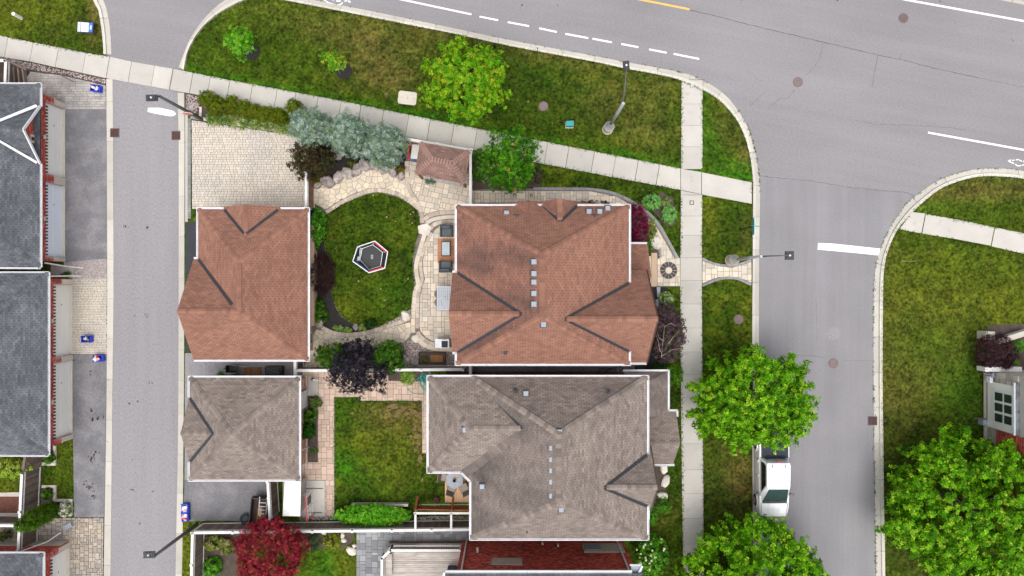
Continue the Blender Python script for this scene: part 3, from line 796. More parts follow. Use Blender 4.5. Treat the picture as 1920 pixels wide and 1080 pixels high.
# back garden of the brown roofed house
patio = bed('patio', [(581,318),(640,300),(760,286),(886,322),(886,400),(880,690),(560,704),(566,640),(588,600),(588,345)], .105, 'joint', .12)
FLN = [(589,349),(612,346),(650,329),(690,311),(722,312),(762,338),(770,356),(783,384),(766,371),(745,359),(716,352),(692,353),(663,363),(638,375),(610,393),(589,381)]
FLS = [(592,617),(607,621),(625,629),(650,633),(680,630),(707,623),(731,615),(757,607),(770,602),(770,628),(758,642),(735,645),(700,662),(640,700),(566,702),(575,672),(582,640)]
lay(patio, voro_pieces(XY(FLN, .12), .36), .125, M['flag'], 'flagstone')
lay(patio, voro_pieces(XY(FLS, .12), .38), .125, M['flag'], 'flagstone')
MPV = [(855,420),(838,420),(824,424),(815,432),(804,452),(797,470),(793,490),(794,508),(797,523),(792,537),(788,557),(787,590),(786.5,612),(789,622),(800,633),(812,640),(846,645),(880,645),(880,420)]
NPV = [(768,302),(886,328),(886,394),(855,393),(838,394),(820,395),(805,399),(795,404),(792,390),(783,372),(772,354),(767,340)]
pc = grid_pieces(XY(MPV, .12), .185, 0, [(2, 2, 3), (2, 3, 1), (3, 2, 2), (1, 2, 1), (2, 1, 1)])
lay(patio, pc, .125, M['paver_cream'], 'paver', cap=200)
pc = grid_pieces(XY(NPV, .12), .185, math.radians(-12), [(2, 2, 3), (2, 3, 1), (3, 2, 2), (1, 2, 1), (2, 1, 1)])
lay(patio, pc, .125, M['paver_cream'], 'paver', cap=100)
course(patio, [(763,302),(763,330),(766,352),(777,372),(787,389),(791,406),(792,418)], .29, .36, .126, M['paver_band'])
course(patio, [(612,399),(640,380),(665,368),(692,358),(716,357),(745,364),(768,377),(785,391)], .28, .24, .126, M['paver_band'])
course(patio, [(603,614),(612,619),(625,624.5),(650,628),(680,625.5),(705,619),(730,611),(755,602),(769,597)], .28, .28, .126, M['paver_band'])
course(patio, [(796,440),(787,469),(780.5,495),(781,514),(784,533),(779,545),(776,570),(774.5,595),(774.5,624)], .29, .48, .126, M['paver_cream'])
course(patio, [(809,436),(800,455),(793,471),(788.5,490),(789.5,509),(791.5,523),(787,538),(783.5,557),(782.5,587),(782.3,616)], .25, .34, .126, M['paver_band'])
course(patio, [(783,622),(788,631),(797,638),(808,644),(822,646),(846,646)], .27, .36, .126, M['paver_band'])
course(patio, [(781,634),(789,642),(800,649),(815,654),(832,655),(848,655)], .30, .8, .126, M['paver_cream'])
course(patio, [(795,412),(806,404),(821,400),(840,398),(857,398)], .28, .36, .126, M['paver_band'])
course(patio, [(799,419),(808,413),(822,409),(840,407),(857,407)], .26, 1.2, .126, M['paver_cream'])
course(patio, [(806,430),(813,422),(824,417),(840,415.5),(857,415.5)], .27, .34, .126, M['paver_band'])
OVAL = [(609,404),(640,384),(665,373),(690,364),(715,362),(745,370),(765,381),(780,392),(785,405),(787,422),(783,438),(779,455),(775,475),(773,495),(775,520),(776,535),(773,548),(771,565),(770,579),(757,588),(735,600),(712,612),(690,612),(660,606),(640,592),(630,575),(622,550),(627,530),(628,510),(622,490),(611,470),(607,440)]
lawn_sheet('lawn', OVAL, .13, .3, .1)
bed('mulch_bed', [(588,388),(606,402),(606,440),(610,470),(621,490),(627,510),(626,530),(621,550),(629,576),(639,593),(660,607),(690,613),(700,617),(680,621),(650,624),(625,620),(606,612),(588,604)], .118, 'mulch')
bed('mulch_bed', [(640,235),(760,268),(762,318),(740,322),(715,308),(690,308),(650,322),(612,340),(588,344),(577,322),(577,290)], .108, 'mulch')
bed('mulch_bed', [(590,650),(700,646),(760,655),(790,660),(856,665),(856,690),(560,690)], .085, 'soil')
pebbles([(712,613),(735,601),(757,589),(770,580),(771,596),(755,600),(735,607),(715,615)], .125, 420)
pebbles([(746,650),(762,640),(776,638),(786,645),(800,655),(818,660),(856,661),(856,688),(762,688),(764,668)], .125, 330)
bed('rug', [(1,1),(2,1),(2,2)], -.2, 'rug') if False else None
ROCKS = [(596,348,7),(615,341,13),(635,332,11),(652,325,12),(671,318,11),(684,311,11),(698,312,8),(707,315,6),(721,320,9),(737,325,9),(752,331,8),(633,289,11),(600,607,9),(762,592,10),(667,613,6),(757,670,7),(763,679,9),(778,678,9),(596,399,6),(1230,455,13)]
_where = ['low grey boulder beside the wooden gate', 'broad flat boulder behind the dark bronze shrub', 'rounded boulder at the west end of the flagstone path', 'long boulder below the mulch pocket', 'tall pale boulder in the row behind the flagstones', 'middle boulder of the curved retaining row', 'small square boulder of the retaining row', 'smallest boulder of the retaining row under the spruces', 'boulder below the eastmost blue spruce', 'dark boulder beside the grass tuft in the retaining row', 'last boulder of the retaining row beside the paved band', 'lone boulder in the mulch between spruce and bronze shrub', 'grey boulder at the south end of the mulch bed by the garage', 'pale boulder on the pebbles beside the oval lawn', 'small orange brown stone in the path edge planting', 'upper grey stone beside the pebbles and the green shrub', 'large grey stone near the fence by the green shrub', 'reddish stone beside the long wooden planter', 'small grey stone at the north end of the garage bed', 'white boulder beside the curved front walk']
for (x, y, r), lb in zip(ROCKS, _where):
    rock(x, y, r, .1, .12 + r * .022, 'boulder_w' if lb.startswith(('white', 'pale')) else 'boulder', 1.15, 'boulder', lb)
m = MB().prism(inset(ccw(XY([(784,424),(800,419),(809,427),(803,441),(796,441),(786,437)], .15)), -.02), .11, .19, .02); tag(m.build('stepping_stone', M['boulder_w']), 'pale flat stone where the patio bands meet the oval lawn', 'stone')
m = MB().prism(XY([(773,630),(783,627),(785,634),(783,643),(776,642),(771,636)], .15), .11, .18, .02); tag(m.build('stepping_stone', M['boulder_w']), 'cream flat stone at the south tip of the patio band', 'stone')

# front walk of the brown roofed house
walk = bed('front_walk', [(880,354),(1000,353),(1110,354),(1160,364),(1205,389),(1235,416),(1255,450),(1274,484),(1275.5,537),(1221,538),(1219,480),(1190,384),(1170,378),(880,380)], .106, 'joint', .12)
FW = [(884,358),(1000,358),(1108,359),(1156,369),(1200,394),(1228,421),(1247,453),(1264,484),(1275,484),(1275,536),(1233,536),(1233,484),(1239,482),(1235,460),(1223,430),(1206,406),(1187,386),(1100,380),(884,380)]
lay(walk, grid_pieces(XY(FW, .12), .20, math.radians(0), [(2, 2, 3), (2, 3, 1), (3, 2, 1), (1, 2, 1)]), .125, M['paver_cream'], 'paver', cap=300)
course(walk, [(1000,353.5),(1060,354),(1110,355),(1158,365),(1204,390),(1233,418),(1253,452),(1271,485)], .2, .5, .14, M['paver_greyed'])
course(walk, [(1222,432),(1232,447),(1237,462),(1239,483)], .16, .45, .14, M['paver_greyed'])
MB().prism(XY([(1221.5,474),(1232,474),(1232.5,537),(1222,537)], .2), .1, .2, .012).build('step_slab', M['siding_tan'], walk)
MB().prism(XY([(1213,480),(1221,480),(1221.5,537),(1213,537)], .36), .1, .36, .012).build('step_slab', M['paver_cream'], walk)
def ring(cx, cy):
    c = P(cx, cy)
    for k in range(12):
        a0 = k * math.pi / 6 + .025; a1 = (k + 1) * math.pi / 6 - .025
        arc = [a0 + (a1 - a0) * i / 3 for i in range(4)]
        MB().prism([(c.x + .575 * math.cos(a), c.y + .575 * math.sin(a)) for a in arc] + [(c.x + .225 * math.cos(a), c.y + .225 * math.sin(a)) for a in arc[::-1]], .08, .138, .006).build('ring_stone', M['ringstone'], walk)
    MB().prism([(c.x + .205 * math.cos(k * .393), c.y + .205 * math.sin(k * .393)) for k in range(16)], .08, .139, .006).build('ring_centre', M['paver_cream'], walk)
M['ringstone'] = mat('dark ring stone', (.07, .06, .06), .9, .12, 2, .12, 22, .25, orand=.15)
ring(1253, 507)
walk2 = bed('kerb_walk', [(1317,486),(1345,497),(1372,500),(1398,493),(1409,487),(1409,534),(1396,528),(1366,521),(1338,526),(1317,535)], .106, 'joint', .12)
lay(walk2, grid_pieces(XY([(1317,489),(1345,499),(1372,502),(1398,495),(1409,490),(1409,530),(1396,524),(1366,518),(1338,522),(1317,531)], .12), .2, 0, [(2, 2, 3), (2, 3, 1), (3, 2, 1), (1, 2, 1)]), .125, M['paver_cream'], 'paver')
course(walk2, [(1317,484.5),(1330,491),(1348,496.5),(1372,498),(1392,494),(1409,487)], .17, .42, .13, M['paver_greyed'])
course(walk2, [(1317,536),(1330,530),(1348,523.5),(1366,521),(1384,523),(1398,529),(1409,534)], .17, .42, .13, M['paver_greyed'])

# back garden of the taupe roofed house
pat2 = bed('garden_paving', [(560,697),(806,697),(806,856),(790,856),(790,752),(675,752),(675,745),(628,745),(628,970),(600,972),(560,972)], .105, 'joint', .12)
pc = grid_pieces(XY([(566,699),(804,699),(804,854),(792,854),(792,751),(676,751),(676,744),(626,744),(626,968),(610,968),(610,900),(566,900)], .12), .185, 0, [(2, 2, 3), (2, 3, 1), (3, 2, 2), (1, 2, 1), (2, 1, 1)])
lay(pat2, pc, .125, M['paver_pink'], 'paver', cap=300)
lawn_sheet('lawn', [(628,746),(674,746),(674,753.5),(790,753.5),(791,850),(813,852),(813,950),(628,962)], .128, .3, .1)
def bare(spots, z):
    m = MB()
    for x, y, rx, ry in spots:
        c = P(x, y, z); s = random.uniform(0, 9)
        m.poly([(c.x + rx / 28 * (1 + .95 * noise.noise(Vector((math.cos(k * .3927) * 2 + s, math.sin(k * .3927) * 2, s)))) * math.cos(k * .3927), c.y + ry / 28 * (1 + .7 * noise.noise(Vector((math.cos(k * .3927) * 2, s, math.sin(k * .3927) * 2)))) * math.sin(k * .3927), z) for k in range(16)])
    return kind(m.build('bare_patch', M['bare']), 'structure')
bare([(735,762,10,5),(748,772,6,4),(757,765,6,4),(762,776,5,3),(775,772,7,4),(783,778,5,3),(742,780,6,3),(778,800,3,5),(782,818,5,5),(776,806,3,3),(785,832,3,4),(779,845,3,3),(788,860,4,8),(770,818,3,3),(661,775,3,3),(792,900,2,4),(728,768,4,3),(752,762,3,2),(768,768,3,2),(766,784,3,2),(780,790,3,3),(775,830,2,4),(783,838,2,3)], .134)
bare([(724,176,3,3),(671,165,1.6,1.6),(640,172,2,1.6),(990,190,3,2)], .106)
bed('planting_bed', [(577,742),(596,742),(596,867),(577,867)], .14, 'soil')
bed('planting_bed', [(728,694),(806,694),(806,716),(728,714)], .14, 'soil')
bed('concrete_pad', [(577,708),(596,708),(596,742),(577,742)], .155, 'concrete')
bed('concrete_pad', [(530,901),(609,901),(609,968),(530,968)], .15, 'concrete')
pebbles([(560,967),(640,966),(640,974),(560,976)], .12, 300)
pebbles([(780,968),(884,968),(884,974),(780,976)], .12, 300)
# grey paving by the deck
pat3 = bed('grey_paving', [(668,994),(892,994),(892,1014),(862,1014),(740,1040),(722,1060),(720,1200),(668,1200)], .105, 'joint', .12)
pc = grid_pieces(XY([(669,995),(890,995),(890,1013),(862,1013),(760,1020),(722,1052),(720,1120),(669,1120)], .12), .20, 0, [(2, 2, 3), (2, 3, 1), (3, 2, 2), (1, 2, 1), (2, 1, 1)])
lay(pat3, pc, .125, M['paver_grey'], 'paver', cap=300)
# driveways and side strips
def drive(name, px, mt, L=.26, W=.19, ang=0, z=.13, tiles=None):
    r = bed(name, px, z - .03, 'joint', .12)
    lay(r, tiles or bond_pieces(inset(ccw(XY(px, z)), .01), L, W, ang), z, M[mt], 'paver', stuff=True, bev=.006)
    return r
d = drive('paved_driveway', [(359,225),(556,254),(578,262),(578,392),(360,392)], 'paver_drive2', .24, .165, math.radians(0))
course(d, [(355,222),(355,300),(355,410)], .2, .15, .132, M['paver_greyed'])
course(d, [(357,220),(450,235),(556,250)], .2, .15, .132, M['paver_greyed'])
bed('gravel_strip', [(347,212),(352,212),(352,416),(347,416)], .11, 'concrete')
d = drive('paved_driveway', [(57,134),(120,142),(198,160),(199,205),(123,205),(60,205),(40,200),(40,160)], 'paver_drive', .42, .17, 0, .045)
bed('asphalt_driveway', [(118,204.5),(199.5,204.5),(200.5,484),(122,492),(118,492)], .035, 'asphalt_dark')
kind(pebbles([(128,491),(200,486),(200,521),(128,522)], .04, 260, .02, .045, 'gravel_patch'), 'stuff'); bed('gravel_bed', [(120,490),(200,485),(200,522),(120,522)], .03, 'gravel')
bed('concrete_pad', [(95,497),(138,497),(138,520),(95,520)], .06, 'concrete')
drive('paved_driveway', [(130,522),(200.5,522),(200,664),(130,664)], 'paver_drive2', .26, .11, 0, .045)
bed('asphalt_driveway', [(130,664),(200,664),(195.5,970),(139,970),(137,820),(130,820)], .035, 'asphalt_dark')
d = bed('paved_driveway', [(-60,970),(195,970),(193,1180),(-60,1180)], .02, 'joint', .12)
lay(d, grid_pieces(XY([(60,971),(194,971),(192,1110),(60,1110)], .05), .145, 0, [(2, 2, 3), (2, 3, 1), (3, 2, 1), (1, 2, 1), (1, 1, 1), (2, 1, 1)]), .05, M['paver_drive3'], 'paver', stuff=True, bev=.006)
lay(d, grid_pieces(XY([(-55,971),(59,971),(59,1110),(-55,1110)], .05), .145, 0, [(2, 2, 3), (2, 3, 1), (1, 2, 1)]), .05, M['paver_drive3'], 'paver', stuff=True, bev=.006)
bed('sealed_asphalt', [(348,416),(380,416),(380,658),(348,658)], .12, 'asphalt_black', .15)
bed('asphalt_driveway', [(346,900),(508,900),(508,978),(400,976),(344,978)], .12, 'asphalt_dark', .15)
bed('asphalt_strip', [(347,662),(562,662),(562,712),(380,712),(380,902),(346,902)], .115, 'asphalt_lane', .15)
pebbles([(-20,103),(0,106.5),(55,117),(198,149),(198,157),(120,140),(60,131),(0,116),(-20,112)], .05, 330)
bed('gravel_bed', [(-40,95),(0,106),(199,147),(199,160),(50,135),(50,160),(-40,160)], .035, 'soil')
pebbles([(349,176),(374,181),(374,205),(366,212),(349,211)], .115, 420); bed('gravel_bed', [(346,173),(376,179),(374,213),(347,213)], .11, 'soil')
m = bed('garden_soil', [(376,208),(380,188),(560,222),(556,248),(460,236),(376,221)], .16, 'soil')
course(m, [(374,221.5),(420,229),(470,237.5),(556,249)], .2, .9, .2, M['stone']); course(m, [(375,222),(376,200)], .18, .5, .2, M['stone'])
bed('garden_bed', [(1182,390),(1196,392),(1222,432),(1236,478),(1214,480),(1182,470)], .13, 'soil')
bed('garden_bed', [(1205,538),(1248,538),(1262,600),(1262,665),(1240,700),(1190,700),(1190,538)], .12, 'mulch')
bed('garden_bed', [(1215,868),(1244,868),(1249,920),(1236,955),(1210,960)], .12, 'soil')
bed('garden_bed', [(878,300),(1010,325),(1015,350),(880,356)], .12, 'soil'); bed('garden_bed', [(1215,384),(1240,360),(1262,372),(1268,420),(1250,425)], .115, 'soil')
bed('side_yard', [(856,684),(1235,684),(1235,700),(856,700)], .11, 'asphalt_dark', .15)
bed('garden_bed', [(362,1000),(450,1000),(440,1200),(362,1200)], .12, 'soil'); bed('garden_bed', [(560,997),(666,997),(660,1018),(640,1028),(590,1030),(560,1020)], .12, 'soil')
bed('garden_bed', [(76,838),(102,838),(102,872),(76,872)], .05, 'soil'); bed('garden_bed', [(76,912),(102,912),(102,935),(128,940),(128,966),(76,966)], .05, 'soil')
bed('mulch_bed', [(-60,931),(36,931),(36,962),(-60,962)], .05, 'mulch_red'); bed('concrete_pad', [(-60,925),(36,923),(36,931),(-60,931)], .08, 'stone'); bed('concrete_pad', [(-60,962),(36,962),(36,972),(-60,972)], .07, 'stone')
bed('garden_bed', [(1850,610),(2100,600),(2100,700),(1850,690)], .12, 'soil')
for a in ([(78,867),(104,867),(104,873),(78,873)],[(99,836),(104,836),(104,868),(99,868)],[(78,910),(104,910),(104,915),(78,915)],[(99,915),(104,915),(104,936),(99,936)],[(99,936),(135,936),(135,941),(99,941)],[(128,941),(134,941),(134,968),(128,968)]):
    bed('garden_edging', a, .16, 'stone', .14)

# ------------------------------------------------------------------ grass blades on every lawn in view
def tufts(poly_px, z, dens):
    R = XY(poly_px, z); x0 = min(p[0] for p in R); x1 = max(p[0] for p in R); y0 = min(p[1] for p in R); y1 = max(p[1] for p in R)
    n = int((x1 - x0) * (y1 - y0) * dens); s = FPX / (CAMH - z); pts = RNG.uniform((x0, y0), (x1, y1), (n, 2))
    # vectorised even-odd test
    c = np.zeros(n, bool); j = len(R) - 1
    for i in range(len(R)):
        xi, yi = R[i]; xj, yj = R[j]
        t = ((yi > pts[:, 1]) != (yj > pts[:, 1])) & (pts[:, 0] < (xj - xi) * (pts[:, 1] - yi) / ((yj - yi) or 1e-9) + xi)
        c ^= t; j = i
    return pts[c], z
LAWNS = [([(-20,-20)] + LIN[2:] + [(0,66),(-20,62)], .10), (KIN[:17] + [(1277,151),(1276,316)] + SW_TOP[14:6:-1], .10), ([(1318,170)] + KIN[19:] + [(1410,342),(1316,322)], .10),
 ([(1017,309),(1276,357),(1276,482),(1255,446),(1236,412),(1205,387),(1160,361),(1110,351),(1015,351)], .10), ([(1318,366),(1410,383),(1409,486),(1372,496),(1318,483)], .10),
 ([(1317,538),(1345,525),(1366,522),(1409,536),(1409,800),(1411,1100),(1320,1100)], .10), ([(1228,538),(1275,538),(1277,800),(1281,1100),(1180,1100),(1215,900)], .10),
 ([(1925,337)] + RIN[3:9] + [(1712,397),(1925,438)], .10), (RIN[9:16] + [(1658,1090),(1925,1090),(1925,800),(1845,800),(1845,620),(1925,600),(1925,478),(1686,433)], .10), (OVAL, .13),
 ([(628,746),(674,746),(674,754),(790,754),(791,850),(813,852),(813,950),(628,960)], .128), ([(410,1000),(668,998),(666,1090),(410,1090)], .10), ([(346,978),(365,978),(360,1090),(340,1090)], .10), ([(80,834),(138,826),(138,936),(78,966)], .02), ([(-10,885),(36,885),(36,925),(-10,925)], .02)]
def grass_all():
    V = []; C = []; F = 0; faces = []
    for poly, z in LAWNS:
        pts, z = tufts(poly, z, 75); n = len(pts)
        if not n: continue
        s = FPX / (CAMH - z)
        key = {}; base = np.zeros((n, 3))
        for i, (x, y) in enumerate(pts):
            k = (int(x / .22), int(y / .22))
            if k not in key: key[k] = grass_col(x * s + 960, 540 - y * s)
            base[i] = key[k]
        f = RNG.uniform(.3, 2.1, (n, 1)); hue = RNG.uniform(-.18, .25, n)
        col = base * f; col[:, 0] *= 1 + hue
        yel = RNG.random(n) < .03; col[yel] = (.24, .19, .06)
        for b in range(2):
            a = RNG.uniform(0, 6.28, n); L = RNG.uniform(.04, .11, n); h = RNG.uniform(.015, .055, n); w = .02
            dx, dy = np.cos(a), np.sin(a)
            v0 = np.stack([pts[:, 0] - dy * w, pts[:, 1] + dx * w, np.full(n, z - .01)], 1); v1 = np.stack([pts[:, 0] + dy * w, pts[:, 1] - dx * w, np.full(n, z - .01)], 1)
            v2 = np.stack([pts[:, 0] + dx * L, pts[:, 1] + dy * L, z + h], 1)
            V.append(np.stack([v0, v1, v2], 1).reshape(-1, 3)); C.append(np.repeat(col, 3, 0))
    V = np.concatenate(V).astype(np.float32); C = np.concatenate(C)
    o = tri_mesh('grass', V, M['grass'])
    set_cols(o, C)
    return kind(o, 'stuff')
def tri_mesh(name, V, matl, n=3, parent=None, link=True):
    """mesh of separate n-gons from an array of corner positions"""
    k = len(V) // n; me = bpy.data.meshes.new(name)
    me.vertices.add(len(V)); me.vertices.foreach_set('co', np.ascontiguousarray(V, dtype=np.float32).ravel())
    me.loops.add(len(V)); me.loops.foreach_set('vertex_index', np.arange(len(V), dtype=np.int32))
    me.polygons.add(k); me.polygons.foreach_set('loop_start', np.arange(0, k * n, n, dtype=np.int32))
    me.materials.append(matl); me.update(calc_edges=True)
    o = bpy.data.objects.new(name, me); COL.objects.link(o)
    return o
grass_all()
def edge_tufts():
    V = []; C = []
    lines = [([(x, interp(SW_TOP, x)) for x in range(346, 1277, 6)], 1), ([(x, interp(SW_BOT, x)) for x in range(1015, 1277, 6)], -1), ([(1278, y) for y in range(152, 316, 6)], 0), ([(1317.5, y) for y in range(170, 322, 6)], 0), ([(1276, y) for y in range(358, 482, 6)], 0), ([(1317, y) for y in range(366, 484, 6)], 0), ([(1276 + (y - 540) * .009, y) for y in range(540, 1090, 6)], 0), ([(1316.5 + (y - 540) * .007, y) for y in range(540, 1090, 6)], 0), (KIN[5:], 0), (RIN[2:16], 0), ([(0, 66), (45, 76), (107, 88), (160, 99), (196, 105)], 0), ([(1735, 400), (1925, 438)], 0), ([(1690, 431), (1925, 478)], 0), (OVAL + OVAL[:1], 0), ([(628, 746), (628, 960)], 0), ([(676, 753), (790, 753)], 0)]
    for ln, _ in lines:
        w = XY(ln, .11); L = sum(math.dist(a, b) for a, b in zip(w, w[1:])); n = int(L * 26)
        if n < 2: continue
        r = resample(w, n); p = np.array(r) + RNG.normal(size=(len(r), 2)) * .055
        p = p[RNG.random(len(p)) < .75]; n = len(p); s = FPX / (CAMH - .1)
        base = np.array([grass_col(x * s + 960, 540 - y * s) for x, y in p]) * RNG.uniform(.5, 1.6, (n, 1))
        for b in range(3):
            a = RNG.uniform(0, 6.28, n); l = RNG.uniform(.04, .11, n); dx, dy = np.cos(a), np.sin(a); q = .018; z = .115
            V.append(np.stack([np.stack([p[:, 0] - dy * q, p[:, 1] + dx * q, np.full(n, z)], 1), np.stack([p[:, 0] + dy * q, p[:, 1] - dx * q, np.full(n, z)], 1), np.stack([p[:, 0] + dx * l, p[:, 1] + dy * l, z + .02 + RNG.uniform(0, .04, n)], 1)], 1).reshape(-1, 3)); C.append(np.repeat(base, 3, 0))
    o = tri_mesh('edge_grass', np.concatenate(V).astype(np.float32), M['grass']); set_cols(o, np.concatenate(C)); kind(o, 'stuff')
edge_tufts()

# ------------------------------------------------------------------ buildings
def Z(*v): return Vector(v)
def roof_slope(parent, pts, deck, shing, seed=0, tab=.305, exp=.128, gap=.010, name='roof_slope', shingles=True, th=.12):
    """one roof plane: a deck slab and the courses of shingles laid on it (pts in order, eave edge first)"""
    pts = [Vector(p) for p in pts]
    n = Vector((0, 0, 0))
    for i in range(len(pts)):
        a, b = pts[i], pts[(i + 1) % len(pts)]
        n += Vector(((a.y - b.y) * (a.z + b.z), (a.z - b.z) * (a.x + b.x), (a.x - b.x) * (a.y + b.y)))
    n.normalize()
    if n.z < 0: n = -n; pts = pts[::-1]
    m = MB(); k = len(pts)
    m.add(pts + [p - Vector((0, 0, th)) for p in pts], [tuple(range(k)), tuple(range(k, 2 * k))[::-1]] + [(i, k + i, k + (i + 1) % k, (i + 1) % k) for i in range(k)])
    d = m.build(name, deck, parent)
    if not shingles: return d
    u = Vector((0, 0, 1)).cross(n)
    if u.length < .02: u = Vector((1, 0, 0))
    u.normalize(); v = n.cross(u).normalized()
    if v.z < 0: v = -v; u = -u
    o = min(pts, key=lambda p: p.z)
    Q = [((p - o).dot(u), (p - o).dot(v)) for p in pts]
    if area(Q) < 0: Q = Q[::-1]
    vmin = min(q[1] for q in Q); vmax = max(q[1] for q in Q)
    R = random.Random(seed); s = MB(); row = 0; y = vmin
    while y < vmax - .01:
        st = dedupe(clip_half(clip_half(Q, 0, y, 0, 1), 0, min(y + exp, vmax), 0, -1))
        if st:
            x0 = min(q[0] for q in st); x1 = max(q[0] for q in st)
            x = math.floor(x0 / tab) * tab + (row % 2) * tab / 2 - tab
            rowt = R.uniform(-.08, .08)
            while x < x1:
                c = dedupe(clip_half(clip_half(st, x + gap, 0, 1, 0), x + tab - gap, 0, -1, 0), 1e-3)
                if c and abs(area(c)) > 1e-3:
                    if area(c) < 0: c = c[::-1]
                    t = min(1, max(0, R.gauss(.5, .24) + rowt))
                    lift = .013 + R.uniform(0, .004)
                    vs = []
                    for a, b in c: vs.append(o + u * a + v * b + n * (lift + (.003 - lift) * (b - y) / exp + .004))
                    kk = len(c); fs = [tuple(range(kk))]
                    low = [i for i in range(kk) if abs(c[i][1] - y) < 1e-3 and abs(c[(i + 1) % kk][1] - y) < 1e-3]
                    for i in low:
                        j = (i + 1) % kk; vs.append(o + u * c[i][0] + v * c[i][1] + n * .002); vs.append(o + u * c[j][0] + v * c[j][1] + n * .002)
                        fs.append((j, i, len(vs) - 2, len(vs) - 1))
                    s.add(vs, fs, t)
                x += tab
        y += exp; row += 1
    kind(s.build('shingles', shing, d), 'stuff')
    return d
def ridge_cap(parent, a, b, matl, w=.3, L=.24, drop=.55, name='ridge_cap', k=1.1):
    a, b = Vector(a), Vector(b); d = b - a; n = max(1, int(d.length / L)); dn = d.normalized()
    sd = dn.cross(Vector((0, 0, 1))).normalized(); up = sd.cross(dn).normalized()
    if up.z < 0: up = -up
    m = MB()
    for i in range(n):
        p = a + d * (i / n) ; q = a + d * ((i + k) / n); l0 = .055; l1 = .03
        e = drop * w / 2
        v = [p + up * (l0), q + up * l1, p + sd * w / 2 + up * l0 - Vector((0, 0, e)), q + sd * w / 2 + up * l1 - Vector((0, 0, e)), p - sd * w / 2 + up * l0 - Vector((0, 0, e)), q - sd * w / 2 + up * l1 - Vector((0, 0, e))]
        v += [v[2] - Vector((0, 0, .03)), v[3] - Vector((0, 0, .03)), v[4] - Vector((0, 0, .03)), v[5] - Vector((0, 0, .03)), p - Vector((0, 0, .01))]
        m.add(v, [(0, 1, 3, 2), (0, 4, 5, 1), (2, 3, 7, 6), (4, 8, 9, 5), (0, 2, 6, 10), (0, 10, 8, 4)], random.random() if k > 1 else 1.0)
    return m.build(name, matl, parent)
def valley(parent, a, b, matl=None, w=.2, name='valley_flashing', lift=.05):
    a, b = Vector(a), Vector(b); m = MB(); d = (b - a).normalized(); sd = d.cross(Vector((0, 0, 1))).normalized()
    for s in (-1, 1):
        q = sd * s * w / 2 + Vector((0, 0, w * .22))
        m.poly([a + Vector((0, 0, lift)), b + Vector((0, 0, lift)), b + q * .8 + Vector((0, 0, lift)), a + q + Vector((0, 0, lift))][::s])
    return m.build(name, matl or M['valley'], parent)
def gutter(parent, pts, out=None, w=.115, h=.11, name='gutter', closed=False, mt='white'):
    """open trough along eave points (world); the trough lies outside the eave; pts run clockwise seen from above"""
    m = MB(); pts = [Vector(p) for p in pts]
    for a, b in zip(pts, pts[1:]):
        d = (b - a).normalized(); o = Vector((-d.y, d.x, 0)).normalized()
        a2, b2 = a - d * .0, b + d * .0
        m.beam(a2 + o * .012 - Z(0, 0, .05), b2 + o * .012 - Z(0, 0, .05), .02, h)
        m.beam(a2 + o * w - Z(0, 0, .05), b2 + o * w - Z(0, 0, .05), .028, h)
        m.beam(a2 + o * (w / 2) - Z(0, 0, .05 + h * .35), b2 + o * (w / 2) - Z(0, 0, .05 + h * .35), w - .045, .02)
        L = (b - a).length; k = 1.3
        while k < L:
            c = a + d * k; m.beam(c - Z(0, 0, .01), c + o * w - Z(0, 0, .01), .025, .012); k += random.uniform(1.6, 2.4)
    for p in pts[1:-1]: m.box(p - Z(0, 0, .052), (2 * w, 2 * w, h * .98)) if False else None
    return m.build(name, M[mt], parent)
def rake(parent, a, b, w=.07, mt='white', name='rake_trim', lift=.03):
    return MB().beam(Vector(a) + Z(0, 0, lift - .06), Vector(b) + Z(0, 0, lift - .06), w, .16).build(name, M[mt], parent)
def wall(parent, poly, z0, z1, mt, name='wall'):
    return MB().prism(poly, z0, z1).build(name, M[mt], parent)
